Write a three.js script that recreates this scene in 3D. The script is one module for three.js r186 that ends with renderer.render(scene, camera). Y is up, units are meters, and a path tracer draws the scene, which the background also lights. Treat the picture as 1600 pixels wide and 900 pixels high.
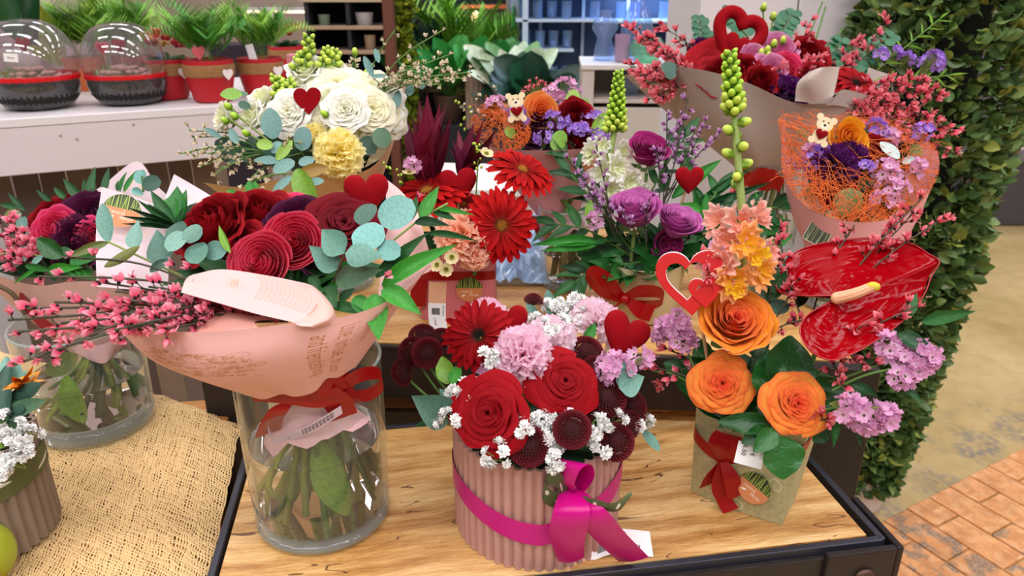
import * as THREE from 'three';
import { RoundedBoxGeometry } from 'three/addons/geometries/RoundedBoxGeometry.js';
import { mergeGeometries } from 'three/addons/utils/BufferGeometryUtils.js';
import { RectAreaLightUniformsLib } from 'three/addons/lights/RectAreaLightUniformsLib.js';
import { createNoise2D, createNoise3D } from 'simplex-noise';

// ---------------------------------------------------------------- camera, light, exposure
const scene = new THREE.Scene();
scene.background = new THREE.Color(0x9aa4ad);
const camera = new THREE.PerspectiveCamera(42.27, 16 / 9, 0.05, 40);
camera.position.set(0, 1.3, 0);
camera.rotation.set(-22 * Math.PI / 180, 0, 0);
camera.focus = 0.8;
camera.userData.fStop = 9;
const renderer = new THREE.WebGLRenderer();
renderer.toneMapping = THREE.LinearToneMapping;
renderer.toneMappingExposure = 1.16;
renderer.shadowMap.enabled = true;
RectAreaLightUniformsLib.init();
const CEILING = 3.3;
// rows of recessed ceiling panels: [x, z, width, depth, radiance]
const PANELS = [];
for (const z of [1.9, 0.35, -1.25, -2.9, -4.6]) for (const x of [-2.3, -0.75, 0.8, 2.6, 4.6]) PANELS.push([x, z, 1.15, 0.32, z > 1 ? 21 : z > 0 ? 16 : 9.5]);

// ---------------------------------------------------------------- small helpers
let seed = 7;
const rnd = () => { seed = (seed + 0x6d2b79f5) | 0; let t = Math.imul(seed ^ (seed >>> 15), 1 | seed); t = (t + Math.imul(t ^ (t >>> 7), 61 | t)) ^ t; return ((t ^ (t >>> 14)) >>> 0) / 4294967296; };
const rr = (a, b) => a + (b - a) * rnd();
const n2 = createNoise2D(rnd), n3 = createNoise3D(rnd);
const V = (x, y, z) => Array.isArray(x) ? new THREE.Vector3(x[0], x[1], x[2]) : x.isVector3 ? x.clone() : new THREE.Vector3(x, y, z);
const lerp = (a, b, t) => a + (b - a) * t, clamp = (x, a, b) => Math.max(a, Math.min(b, x));
const mix3 = (a, b, t) => [lerp(a[0], b[0], t), lerp(a[1], b[1], t), lerp(a[2], b[2], t)];
const lin = (hex) => new THREE.Color(hex).toArray();
const C = (hex) => new THREE.Color(hex);
const used = {};
const numbered = (n) => { used[n] = (used[n] ?? -1) + 1; return used[n] ? n + '_' + String(used[n]).padStart(3, '0') : n; };
const flag = (m) => { m.castShadow = m.receiveShadow = true; return m; };
function thing(name, label, category, pos = [0, 0, 0], group) {
  const g = new THREE.Group(); g.name = numbered(name); g.position.set(...pos); scene.add(g);
  g.userData = { label, category }; if (group) g.userData.group = group;
  return g;
}
function single(name, label, category, geo, mat, pos, group) {
  const m = flag(new THREE.Mesh(geo, mat)); m.name = numbered(name); if (pos) m.position.set(...pos); scene.add(m);
  m.userData = { label, category }; if (group) m.userData.group = group;
  return m;
}
function struct(name, geo, mat, pos) {
  const m = flag(new THREE.Mesh(geo, mat)); m.name = name; if (pos) m.position.set(...pos); scene.add(m);
  m.userData = { kind: 'structure' }; return m;
}
function part(parent, name, geo, mat, label) {
  const m = flag(new THREE.Mesh(geo, mat)); m.name = name; parent.add(m); if (label) m.userData.label = label; return m;
}
function sub(parent, name) { const g = new THREE.Group(); g.name = name; parent.add(g); return g; }
// a world point in the axes of a thing whose groups are only moved, never turned
function rel(parent, p) { const v = V(p).clone(); for (let o = parent; o && o !== scene; o = o.parent) v.sub(o.position); return v; }
const rels = (parent, pts) => pts.map((p) => rel(parent, p));
const YUP = new THREE.Vector3(0, 1, 0);
function aim(o, dir, roll = 0) { o.quaternion.setFromUnitVectors(YUP, V(dir).normalize()); if (roll) o.quaternion.multiply(new THREE.Quaternion().setFromAxisAngle(YUP, roll)); return o; }
// a copy of a prototype (Mesh or Group) set at a world point, its own y axis along dir
function put(parent, proto, p, size, dir = [0, 1, 0], roll, name) {
  const o = proto.clone(); if (name) o.name = name; o.position.copy(rel(parent, p)); o.scale.setScalar(size); aim(o, dir, roll ?? rnd() * 6.28); parent.add(o); return o;
}
const box = (w, h, d, x = 0, y = 0, z = 0) => new THREE.BoxGeometry(w, h, d).translate(x, y, z);
const rbox = (w, h, d, r = 0.004, x = 0, y = 0, z = 0, s = 2) => new RoundedBoxGeometry(w, h, d, s, r).translate(x, y, z);
// a sheet from f(u, v) with optional colour c(u, v)
function sheet(nu, nv, f, c) {
  const p = [], uv = [], col = [], idx = [];
  for (let j = 0; j <= nv; j++) for (let i = 0; i <= nu; i++) {
    const u = i / nu, v = j / nv, q = f(u, v); p.push(q[0] ?? q.x, q[1] ?? q.y, q[2] ?? q.z); uv.push(u, v); if (c) col.push(...c(u, v));
  }
  for (let j = 0; j < nv; j++) for (let i = 0; i < nu; i++) { const a = j * (nu + 1) + i, b = a + nu + 1; idx.push(a, a + 1, b, a + 1, b + 1, b); }
  const g = new THREE.BufferGeometry();
  g.setAttribute('position', new THREE.Float32BufferAttribute(p, 3)); g.setAttribute('uv', new THREE.Float32BufferAttribute(uv, 2));
  if (c) g.setAttribute('color', new THREE.Float32BufferAttribute(col, 3));
  g.setIndex(idx); g.computeVertexNormals(); return g;
}
const paint = (g, c) => { const n = g.attributes.position.count, a = new Float32Array(n * 3), q = typeof c === 'function' ? null : c; for (let i = 0; i < n; i++) { const k = q ?? c(g.attributes.position, i); a.set(k, i * 3); } g.setAttribute('color', new THREE.BufferAttribute(a, 3)); return g; };
const merge = (list) => { const any = list.some((g) => g.index), l = any ? list.map((g) => g.index ? g : g.clone().setIndex([...Array(g.attributes.position.count).keys()])) : list; return mergeGeometries(l.map((g) => { const k = g.clone(); for (const n of Object.keys(k.attributes)) if (!['position', 'normal', 'uv', 'color'].includes(n)) k.deleteAttribute(n); return k; })); };
const curve = (pts, t = 0.5) => new THREE.CatmullRomCurve3(pts.map((p) => V(p)), false, 'catmullrom', t);
// a skin over a few curves; each curve a list of points
function loft(curves, nu = 24, nv = 16, fn) {
  const cs = curves.map((k) => curve(k));
  const rows = []; for (let i = 0; i <= nu; i++) rows.push(curve(cs.map((k) => k.getPoint(i / nu))));
  const cache = rows.map((r) => Array.from({ length: nv + 1 }, (_, j) => r.getPoint(j / nv)));
  return sheet(nu, nv, (u, v) => { const p = cache[Math.round(u * nu)][Math.round(v * nv)]; return fn ? fn(p, u, v) : p; });
}
// a flat strip along a path; wide: one vector or one for each point (half widths are taken of their length)
function strip(pts, wide, nu = 28, nv = 4, belly = 0) {
  const k = curve(pts), w = curve(Array.isArray(wide[0]) ? wide : pts.map(() => wide));
  return sheet(nv, nu, (u, v) => { const a = k.getPoint(v), b = w.getPoint(v), s = 2 * u - 1; const t = k.getTangent(v), n = t.cross(b).normalize(); return a.addScaledVector(b, s).addScaledVector(n, belly * (1 - s * s)); });
}
const tube = (pts, r, seg = 16, rs = 6) => new THREE.TubeGeometry(curve(pts), seg, r, rs, false);
function taper(pts, r0, r1, seg = 16, rs = 6) {
  const k = curve(pts), fr = k.computeFrenetFrames(seg, false);
  return sheet(rs, seg, (u, v) => { const i = Math.round(v * seg), a = u * Math.PI * 2, r = lerp(r0, r1, v); return k.getPointAt(v).addScaledVector(fr.normals[i], Math.cos(a) * r).addScaledVector(fr.binormals[i], Math.sin(a) * r); });
}
const lathe = (pts, seg = 48) => new THREE.LatheGeometry(pts.map((p) => new THREE.Vector2(p[0], p[1])), seg);
const ball = (r, w = 10, h = 7) => new THREE.SphereGeometry(r, w, h);
function canvas(w, h, draw) {
  const c = document.createElement('canvas'); c.width = w; c.height = h; draw(c.getContext('2d'), w, h);
  const t = new THREE.CanvasTexture(c); t.colorSpace = THREE.SRGBColorSpace; t.wrapS = t.wrapT = THREE.RepeatWrapping; return t;
}
// a computed texture; f(x, y) in 0..1 gives [r, g, b] in 0..255 (colour) or a number 0..1 (bump)
function field(w, h, f, colour = true) {
  const d = new Uint8Array(w * h * 4);
  for (let y = 0; y < h; y++) for (let x = 0; x < w; x++) { const q = f(x / w, y / h), i = (y * w + x) * 4; if (colour) { d[i] = clamp(q[0], 0, 255); d[i + 1] = clamp(q[1], 0, 255); d[i + 2] = clamp(q[2], 0, 255); } else d[i] = d[i + 1] = d[i + 2] = clamp(q * 255, 0, 255); d[i + 3] = 255; }
  const t = new THREE.DataTexture(d, w, h); t.wrapS = t.wrapT = THREE.RepeatWrapping; t.magFilter = THREE.LinearFilter; t.minFilter = THREE.LinearFilter; if (colour) t.colorSpace = THREE.SRGBColorSpace; t.needsUpdate = true; return t;
}
const fbm = (x, y, o = 4) => { let s = 0, a = 0.5; for (let i = 0; i < o; i++) { s += a * n2(x, y); x = x * 2.03 + 5.1; y = y * 2.03 + 1.7; a *= 0.5; } return s; };
const std = (color, roughness = 0.6, more = {}) => new THREE.MeshStandardMaterial({ color, roughness, side: THREE.DoubleSide, ...more });
const phy = (color, roughness = 0.5, more = {}) => new THREE.MeshPhysicalMaterial({ color, roughness, side: THREE.DoubleSide, ...more });
const planarUV = (g, ax, ay, sx = 1, sy = sx) => { const p = g.attributes.position, uv = new Float32Array(p.count * 2); for (let i = 0; i < p.count; i++) { const q = [p.getX(i), p.getY(i), p.getZ(i)]; uv[2 * i] = q[ax] * sx; uv[2 * i + 1] = q[ay] * sy; } g.setAttribute('uv', new THREE.BufferAttribute(uv, 2)); return g; };
// uv of a box from its own metres, by the way each face looks
const boxUV = (g, s = 1) => { const p = g.attributes.position, n = g.attributes.normal, uv = new Float32Array(p.count * 2); for (let i = 0; i < p.count; i++) { const a = [Math.abs(n.getX(i)), Math.abs(n.getY(i)), Math.abs(n.getZ(i))], q = [p.getX(i), p.getY(i), p.getZ(i)]; const k = a[1] >= a[0] && a[1] >= a[2] ? [0, 2] : a[0] > a[2] ? [2, 1] : [0, 1]; uv[2 * i] = q[k[0]] * s; uv[2 * i + 1] = q[k[1]] * s; } g.setAttribute('uv', new THREE.BufferAttribute(uv, 2)); return g; };

// ---------------------------------------------------------------- the room
const M = {};
M.wall = std(0x7d797a, 0.85); M.pinkwall = std(0xc4a9ab, 0.85); M.ceil = std(0x626266, 0.9); M.white = std(0xd6d2d4, 0.55);
M.darkwall = std(0x161b24, 0.8);
const floorTex = field(1536, 1536, (x, y) => {
  const X = x * 10 - 4, Z = y * 10 - 7; // metres
  const m = fbm(X * 1.1, Z * 1.1, 5), f = fbm(X * 9, Z * 9, 3);
  let r = 190 + m * 26 + f * 12, g = 164 + m * 24 + f * 12, b = 112 + m * 28 + f * 12;
  // worn grey dirt where the concrete meets the tiles
  const d = (X - 1.016) * 0.49 + (Z + 1.61) * 0.87;
  const s = clamp(fbm(X * 5 + 9, Z * 5, 4) * 1.6 + 0.15, 0, 1) * clamp(1 - Math.abs(d + 0.06) / 0.26, 0, 1) * clamp(0.55 + fbm(X * 30, Z * 30, 2) * 1.4, 0, 1);
  r = lerp(r, 122, s); g = lerp(g, 116, s); b = lerp(b, 112, s);
  const crack = Math.abs(fbm(X * 0.8 + 3, Z * 0.8, 4) - 0.08); if (crack < 0.003) { r *= 0.86; g *= 0.84; b *= 0.82; }
  return [r, g, b];
});
const floorBump = field(512, 512, (x, y) => 0.5 + fbm(x * 14, y * 14, 4) * 0.5, false); floorBump.repeat.set(5, 5);
const floorG = planarUV(box(10, 0.1, 10, 1, -0.054, -2), 0, 2, 0.1); { const u = floorG.attributes.uv; for (let i = 0; i < u.count; i++) u.setXY(i, u.getX(i) + 0.4, u.getY(i) + 0.7); }
const floor = struct('floor', floorG, std(0xffffff, 0.38, { map: floorTex, bumpMap: floorBump, bumpScale: 0.002 }));
// terracotta tiles: columns along d2, each column running along d1, every other one shifted
{
  const tileTex = [0, 1, 2].map((k) => field(256, 256, (x, y) => {
    const m = fbm(x * 3 + k * 7, y * 3, 4), f = fbm(x * 22, y * 22 + k, 3), pale = clamp(fbm(x * 4 + 30, y * 4 + k * 3, 3) * 1.5, 0, 0.6);
    const st = k === 2 ? clamp(fbm(x * 3.5 + 11, y * 3.5, 5) * 2 + 0.25, 0, 0.85) * clamp(0.7 + fbm(x * 25, y * 25, 2), 0, 1) : 0;
    const q = [212 + m * 26 + f * 10 + pale * 14, 146 + m * 26 + f * 10 + pale * 30, 90 + m * 24 + f * 8 + pale * 38];
    return [lerp(q[0], 112, st), lerp(q[1], 104, st), lerp(q[2], 98, st)];
  }));
  const mats = tileTex.map((t) => std(0xffffff, 0.5, { map: t, bumpMap: t, bumpScale: 0.0008 }));
  const geos = [0, 1, 2, 3].map((k) => { const g = rbox(0.092, 0.02, 0.169, 0.003, 0, 0, 0, 1); planarUV(g, 0, 2, 4); const u = g.attributes.uv; for (let i = 0; i < u.count; i++) u.setXY(i, u.getX(i) + k * 0.31, u.getY(i) + k * 0.23); return g; });
  const halfTile = planarUV(rbox(0.092, 0.02, 0.082, 0.003, 0, 0, 0, 1), 0, 2, 4);
  const d1 = [0.472, 0.881], d2 = [0.866, -0.5], P0 = [1.016, -1.61];
  for (let i = -3; i < 13; i++) for (let j = 0; j < 9; j++) {
    const odd = i & 1, half = odd && j === 0, a = i * 0.0965, b = half ? 0.044 : 0.088 + j * 0.1735 - (odd ? 0.0868 : 0);
    const stained = b < 0.4 && i < 3 && rnd() < 0.75;
    const m = part(floor, 'tile', half ? halfTile : geos[(rnd() * 4) | 0], mats[stained ? 2 : (rnd() * 2) | 0]);
    m.position.set(P0[0] + d1[0] * b + d2[0] * a, -0.0065 + rr(-0.0006, 0.0006), P0[1] + d1[1] * b + d2[1] * a);
    m.rotation.y = Math.atan2(d1[0], d1[1]) + rr(-0.006, 0.006);
    if (i === 1 && j === 1) m.rotation.y += 0.01;
  }
}
struct('ceiling', box(10.4, 0.1, 10.4, 1, CEILING + 0.05, -2), M.ceil);
struct('wall_left', box(0.1, CEILING, 10, -4.05, CEILING / 2, -2), M.wall);
struct('wall_right', box(0.1, CEILING, 10, 6.05, CEILING / 2, -2), M.wall);
struct('wall_front', box(10.2, CEILING, 0.1, 1, CEILING / 2, 3.05), M.wall);
struct('wall_back', box(10.2, CEILING, 0.1, 1, CEILING / 2, -7.05), std(0xbdb2a8, 0.85));
struct('partition_pink', box(1.9, 2.2, 0.08, -2.55, 1.1, -2.9), M.pinkwall);
struct('partition_dark', box(2.3, 2.4, 0.08, 0.05, 1.2, -5.3), M.darkwall);
{ // ceiling panels: a glowing diffuser in a frame, and its light just below
  const frame = merge([box(1.21, 0.03, 0.03, 0, -0.015, 0.175), box(1.21, 0.03, 0.03, 0, -0.015, -0.175), box(0.03, 0.03, 0.32, 0.59, -0.015, 0), box(0.03, 0.03, 0.32, -0.59, -0.015, 0)]);
  const glow = new THREE.MeshStandardMaterial({ color: 0xffffff, emissive: 0xfdfaff, emissiveIntensity: 2.2 });
  const t = thing('ceiling_light', 'long white ceiling light panel in a slim frame', 'light', [0, CEILING, 0], 'ceiling light panels');
  part(t, 'frame', frame, M.white); part(t, 'diffuser', box(1.15, 0.008, 0.32, 0, -0.008, 0), glow);
  PANELS.forEach(([x, z, w, d, I], i) => {
    const o = i ? t.clone() : t; if (i) { o.name = numbered('ceiling_light'); scene.add(o); }
    o.position.set(x, CEILING, z);
    const L = new THREE.RectAreaLight(0xfdf9fc, I, w, d); L.position.set(x, CEILING - 0.03, z); L.lookAt(x, 0, z); L.name = 'ceiling_light_panel'; scene.add(L);
  });
}
// ---------------------------------------------------------------- the two low tables
M.steel = std(0x2b2223, 0.42, { metalness: 0.35, bumpMap: field(256, 256, (x, y) => 0.5 + fbm(x * 20, y * 20, 3) * 0.5, false), bumpScale: 0.0004 });
M.edge = std(0x3a3a44, 0.38, { metalness: 0.5 }); M.bolt = std(0x5b4034, 0.45, { metalness: 0.6 });
const woodTex = (w, h, s, dark) => field(w, h, (x, y) => {
  // x along the grain
  const kx = x * s, wob = fbm(kx * 0.55, y * 1.3, 3) * 0.3 + fbm(kx * 2.2, y * 6, 2) * 0.05;
  const g = (y + wob * 0.12) * 26, band = fbm(kx * 0.7, g * 0.5, 3), fine = fbm(kx * 5, g * 6, 3), pore = fbm(kx * 16, g * 22, 2);
  let t = 0.5 + band * 0.75 + fine * 0.35 + pore * 0.25;
  const line = Math.abs(fbm(kx * 0.9 + 4, g * 0.33 + 2, 3)); const cr = line < 0.016 && fbm(kx * 1.3, y * 6 + 8, 2) > 0.16 ? 0.75 : 0;
  t = clamp(t, 0, 1);
  const q = mix3(mix3([166, 112, 54], [208, 160, 96], clamp(t * 2, 0, 1)), [234, 200, 142], clamp(t * 2 - 1, 0, 1));
  return mix3(q, [86, 50, 24], cr * dark);
});
M.oak = std(0xffffff, 0.42, { map: woodTex(2048, 1024, 3.2, 1) }); M.oak.map.repeat.set(1.42, 2.2); M.oak.map.offset.set(0.5, 0.3);
M.oakpale = std(0xf2ece0, 0.5, { map: woodTex(1024, 512, 3.4, 0.5) });
const TY = 0.764;
{
  const t = thing('display_table', 'low table with an oak board set in a black steel frame', 'table', [0.016, 0, -0.762]);
  t.rotation.y = 9 * Math.PI / 180;
  // local x from -0.335 to 0.335, z from -0.10 (back) to 0.19 (front)
  const top = part(t, 'tabletop', boxUV(rbox(0.664, 0.022, 0.284, 0.0015, 0.002, TY - 0.011, 0.043)), M.oak);
  top.geometry.attributes.uv.needsUpdate = true;
  part(t, 'frame', merge([rbox(0.69, 0.05, 0.008, 0.0015, 0, TY - 0.023, 0.193), rbox(0.69, 0.05, 0.008, 0.0015, 0, TY - 0.023, -0.103), rbox(0.008, 0.05, 0.3, 0.0015, -0.337, TY - 0.023, 0.045), rbox(0.008, 0.05, 0.3, 0.0015, 0.345, TY - 0.023, 0.045)]), M.edge, 'dark steel angle rim');
  for (const [x, z, sx, sz] of [[0.337, 0.197, 1, 1], [-0.337, 0.197, -1, 1], [0.337, -0.107, 1, -1], [-0.337, -0.107, -1, -1]]) {
    const g = merge([rbox(0.078, 0.74, 0.008, 0.0025, x - sx * 0.022, TY - 0.37, z + sz * 0.008), rbox(0.008, 0.74, 0.085, 0.0025, x + sx * 0.021, TY - 0.37, z - sz * 0.031)]);
    if (sx < 0) g.translate(0.04, -0.03, -sz * 0.02);
    const leg = part(t, 'leg', g, M.steel);
    if (sz > 0 && sx > 0) { const b = part(leg, 'bolt', new THREE.SphereGeometry(0.0125, 16, 8, 0, Math.PI * 2, 0, Math.PI / 2).scale(1, 0.5, 1).rotateX(Math.PI / 2), M.bolt, 'rusty domed bolt head'); b.position.set(x - sx * 0.016, TY - 0.034, z + 0.0125); }
  }
  part(t, 'front_rail', rbox(0.6, 0.09, 0.006, 0.0015, 0, TY - 0.052, 0.2005), M.steel);
}
const RY = 0.864;
{
  const t = thing('display_table', 'taller wood topped steel table standing behind the front table', 'table', [0.1, 0, -1.13]);
  t.rotation.y = -5 * Math.PI / 180;
  // front rail face at local z = 0.27, right end at local x = 0.36
  part(t, 'tabletop', boxUV(rbox(0.83, 0.024, 0.53, 0.0015, -0.06, RY - 0.012, 0)), M.oakpale);
  part(t, 'rail', merge([rbox(0.85, 0.078, 0.008, 0.002, -0.06, RY - 0.04, 0.271), rbox(0.85, 0.078, 0.008, 0.002, -0.06, RY - 0.04, -0.271), rbox(0.008, 0.078, 0.53, 0.002, 0.36, RY - 0.04, 0), rbox(0.008, 0.078, 0.53, 0.002, -0.481, RY - 0.04, 0)]), M.steel);
  for (const [x, z] of [[0.338, 0.282], [0.338, -0.282], [-0.455, 0.282], [-0.455, -0.282]]) {
    const leg = part(t, 'leg', rbox(0.085, RY, 0.012, 0.002, x, RY / 2, z), M.steel);
    if (z > 0 && x > 0) { const b = part(leg, 'bolt', merge([new THREE.CylinderGeometry(0.012, 0.012, 0.006, 16).rotateX(Math.PI / 2), new THREE.SphereGeometry(0.009, 14, 8).scale(1, 1, 0.6).translate(0, 0, 0.005)]), M.bolt, 'rusty bolt'); b.position.set(x + 0.004, RY - 0.04, z + 0.009); }
  }
}
// low crates stored under the taller table, seen through the gap below its rail
{
  const m = std(0x6a4a2c, 0.7, { map: M.oakpale.map }), m2 = std(0x3a2a20, 0.7);
  const t = thing('wooden_crate', 'small brown wooden crate under the rear table', 'crate', [-0.10, TY - 0.06, -1.0]);
  for (const y of [0.01, 0.045, 0.08]) part(t, 'slat', boxUV(rbox(0.22, 0.03, 0.01, 0.002, 0, y, 0.06)), y > 0.04 ? m : m2);
  part(t, 'body', merge([box(0.01, 0.1, 0.12, -0.105, 0.045, 0), box(0.01, 0.1, 0.12, 0.105, 0.045, 0), box(0.22, 0.008, 0.12, 0, 0, 0)]), m2);
}
// ---------------------------------------------------------------- white column, hedge, dark counter
{
  const c = struct('column', box(0.356, CEILING, 0.34, 0.591, CEILING / 2, -1.935), M.white);
  part(c, 'panel', rbox(0.214, 2.4, 0.016, 0.003, 0.521, 1.25, -1.758), std(0xd9d3d4, 0.5)); part(c, 'panel', rbox(0.138, 2.4, 0.016, 0.003, 0.7, 1.25, -1.758), std(0xd4ced1, 0.5));
}
{
  const t = thing('topiary_column', 'tall column of clipped box leaves in a white pot', 'plant', [0.99, 0, -1.66]);
  part(t, 'pot', lathe([[0, 0], [0.05, 0], [0.055, 0.01], [0.066, 0.1], [0.068, 0.11], [0.064, 0.112], [0.06, 0.1], [0, 0.095]], 40).translate(-0.05, 0, 0), std(0xd8cfca, 0.4), 'white round pot');
  const rad = (y) => y < 0.4 ? lerp(0.055, 0.098, clamp((y - 0.05) / 0.35, 0, 1)) : lerp(0.098, 0.15, clamp((y - 0.4) / 0.6, 0, 1));
  const ax = (y) => -0.05 - 0.03 * clamp((y - 0.3) / 0.9, 0, 1);
  part(t, 'trunk', taper([[-0.05, 0.08, 0], [-0.06, 0.6, 0], [-0.08, 1.2, 0], [-0.085, 1.75, 0]], 0.035, 0.105, 16, 16), std(0x1a1c10, 0.95));
  const leaf = sheet(4, 5, (u, v) => { const s = 2 * u - 1, w = Math.pow(Math.sin(Math.PI * (Math.pow(v, 1.25) * 0.93 + 0.05)), 0.75) * 0.33; return [s * w, v, 0.18 * s * s * w * 2 - 0.25 * v * v + 0.05 * v]; });
  const tones = [0x54703a, 0x66824a, 0x446034, 0x76904c, 0xa0a850, 0x5c7842].map((h) => std(h, 0.36));
  const list = [];
  for (let i = 0; i < 9500; i++) {
    const y = 0.07 + 1.7 * Math.pow(rnd(), 0.95), a = rnd() * 6.283, lump = 1 + 0.13 * n3(Math.cos(a) * 2, y * 9, Math.sin(a) * 2), R = rad(y) * lump * rr(0.84, 1.07);
    const p = [ax(y) + Math.cos(a) * R, y, Math.sin(a) * R];
    const dir = V(Math.cos(a) + rr(-0.9, 0.9), rr(-0.35, 1.0), Math.sin(a) + rr(-0.9, 0.9));
    list.push([p, dir, rr(0.024, 0.042), p[2] * 0.9 - p[0] * 0.35 + (R / rad(y)) * 0.06 + rnd() * 0.05]);
  }
  list.sort((a, b) => b[3] - a[3]);
  const rest = tones.map(() => []);
  const seen = list.filter((l) => l[0][1] < 1.38); const near = new Set(seen.slice(0, 900).filter((_, i) => i % 3 === 0).slice(0, 290));
  for (const l of list) {
    const k = (rnd() * tones.length) | 0; const kk = k === 4 && rnd() < 0.5 ? 1 : k;
    const o = new THREE.Object3D(); o.position.set(...l[0]); aim(o, l[1], rnd() * 6.283); o.scale.setScalar(l[2]);
    if (near.has(l)) { const m = part(t, 'leaf', leaf, tones[kk]); m.position.copy(o.position); m.quaternion.copy(o.quaternion); m.scale.copy(o.scale); } else { o.updateMatrix(); rest[kk].push(o.matrix.clone()); }
  }
  const all = [].concat(...rest.map((r, k) => r.map((m) => [m, C(tones[k].color.getHex())])));
  const im = flag(new THREE.InstancedMesh(leaf, std(0xffffff, 0.38), all.length)); im.name = 'foliage'; im.userData.kind = 'stuff'; t.add(im);
  all.forEach(([m, c], i) => { im.setMatrixAt(i, m); im.setColorAt(i, c); });
}
{
  const t = thing('shop_counter', 'dark grey counter with pale lettering behind the topiary', 'counter', [3.55, 0, -4.5]);
  part(t, 'cabinet', rbox(1.75, 0.38, 0.6, 0.006, 0, 0.19, 0), std(0x4a454c, 0.5));
  const sign = canvas(1024, 350, (c, w, h) => { c.fillStyle = '#77717b'; c.fillRect(0, 0, w, h); c.fillStyle = '#d2ced6'; c.font = 'italic bold 46px sans-serif'; c.fillText('s', 4, 318); c.font = 'italic bold 66px sans-serif'; c.fillText('NOW', 28, 318); c.fillStyle = '#9d98a3'; c.font = '14px sans-serif'; for (let k = 0; k < 14; k++) c.fillRect(6 + k * 15, 332, 10, 6); });
  part(t, 'upper_panel', rbox(1.78, 0.62, 0.64, 0.006, 0, 0.69, 0), std(0x77717b, 0.5));
  const f = part(t, 'sign', new THREE.PlaneGeometry(1.76, 0.6), std(0xffffff, 0.5, { map: sign }), 'grey sign with pale italic letters'); f.position.set(0, 0.69, 0.322);
}
// ---------------------------------------------------------------- leaves shared by everything
const leafCanvas = (base, vein, mode) => canvas(256, 512, (c, w, h) => {
  c.fillStyle = base; c.fillRect(0, 0, w, h);
  const im = c.getImageData(0, 0, w, h), d = im.data;
  for (let y = 0; y < h; y++) for (let x = 0; x < w; x++) { const i = (y * w + x) * 4, f = 1 + fbm(x / 60, y / 60, 4) * 0.14 + fbm(x / 12, y / 12, 2) * 0.03 + (mode === 1 ? fbm(x / 5, y / 160, 2) * 0.2 : 0); d[i] *= f; d[i + 1] *= f; d[i + 2] *= f; }
  c.putImageData(im, 0, 0);
  c.strokeStyle = vein; c.lineCap = 'round';
  c.globalAlpha = 0.75; c.lineWidth = 5; c.beginPath(); c.moveTo(w / 2, h); c.lineTo(w / 2, 0); c.stroke();
  c.globalAlpha = 0.45; c.lineWidth = mode === 1 ? 1.5 : 2.5;
  if (mode === 1) for (let i = 1; i < 9; i++) for (const s of [-1, 1]) { c.beginPath(); c.moveTo(w / 2, h); c.quadraticCurveTo(w / 2 + s * i * 15, h / 2, w / 2 + s * i * 3, 0); c.stroke(); }
  else for (let i = 0; i < 9; i++) for (const s of [-1, 1]) { const y = h - 30 - i * 52; c.beginPath(); c.moveTo(w / 2, y); c.quadraticCurveTo(w / 2 + s * 50, y - 30, w / 2 + s * 128, y - (mode === 2 ? 95 : 60)); c.stroke(); }
});
const T_euc = leafCanvas('#f4f6f2', '#ffffff', 0), T_blade = leafCanvas('#f2f4ee', '#ffffff', 1), T_rose = leafCanvas('#e9ece4', '#ffffff', 2);
const LM = {
  euc: [0x68988a, 0x5a8a7a, 0x7aa698, 0x507a6c].map((h) => std(h, 0.55, { map: T_euc, bumpMap: T_euc, bumpScale: 0.00015 })),
  eucdark: [0x34584a, 0x426858, 0x4d7052].map((h) => std(h, 0.55, { map: T_euc, bumpMap: T_euc, bumpScale: 0.00015 })),
  eucblue: [0x78b4ae, 0x70a8a0].map((h) => std(h, 0.5, { map: T_euc, bumpMap: T_euc, bumpScale: 0.00015 })),
  blade: [0x2f8a2a, 0x27742a, 0x3d9a30].map((h) => std(h, 0.38, { map: T_blade, bumpMap: T_blade, bumpScale: 0.0005 })),
  bladedark: [0x1e5526, 0x245f2b, 0x1a4722].map((h) => std(h, 0.38, { map: T_blade, bumpMap: T_blade, bumpScale: 0.0005 })),
  ruscus: [0x1d5a25, 0x27692a, 0x184a20].map((h) => std(h, 0.35, { map: T_blade, bumpMap: T_blade, bumpScale: 0.0004 })),
  lime: [0x7fae3c, 0x93bb46].map((h) => std(h, 0.45, { map: T_rose })),
  rose: [0x1f5a22, 0x286628, 0x1b4d20].map((h) => std(h, 0.32, { map: T_rose, bumpMap: T_rose, bumpScale: 0.0008 })),
  olive: [0x5d6a2c, 0x6f7433].map((h) => std(h, 0.5, { map: T_euc })),
};
// unit leaves: base at the origin, along +y, face to +z
const leafShape = (wid, bend, fold, nu = 6, nv = 10, wave = 0) => sheet(nu, nv, (u, v) => { const s = 2 * u - 1, w = wid(v) * 0.5; return [s * w, v, bend * (v * v - v * 0.3) + fold * w * s * s + wave * Math.sin(v * 14) * s * s * w]; });
const wOval = (v) => Math.pow(Math.sin(Math.PI * clamp(v * 0.97 + 0.02, 0, 1)), 0.62) * (0.95 + 0.12 * (0.5 - v));
const wRound = (v) => Math.sqrt(Math.max(0, 1 - Math.pow(2 * v - 1, 2))) * 1.0;
const wDrop = (v) => Math.sin(Math.PI * Math.pow(v, 0.62)) * (1 - 0.12 * v) + 0.02 * (1 - v);
const wLance = (v) => Math.sin(Math.PI * Math.pow(v * 0.985 + 0.015, 0.7));
const wRoseLeaf = (v) => Math.pow(Math.sin(Math.PI * Math.pow(v * 0.98 + 0.01, 0.8)), 0.8) * (1 + 0.035 * Math.abs(((v * 18) % 1) - 0.5));
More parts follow.
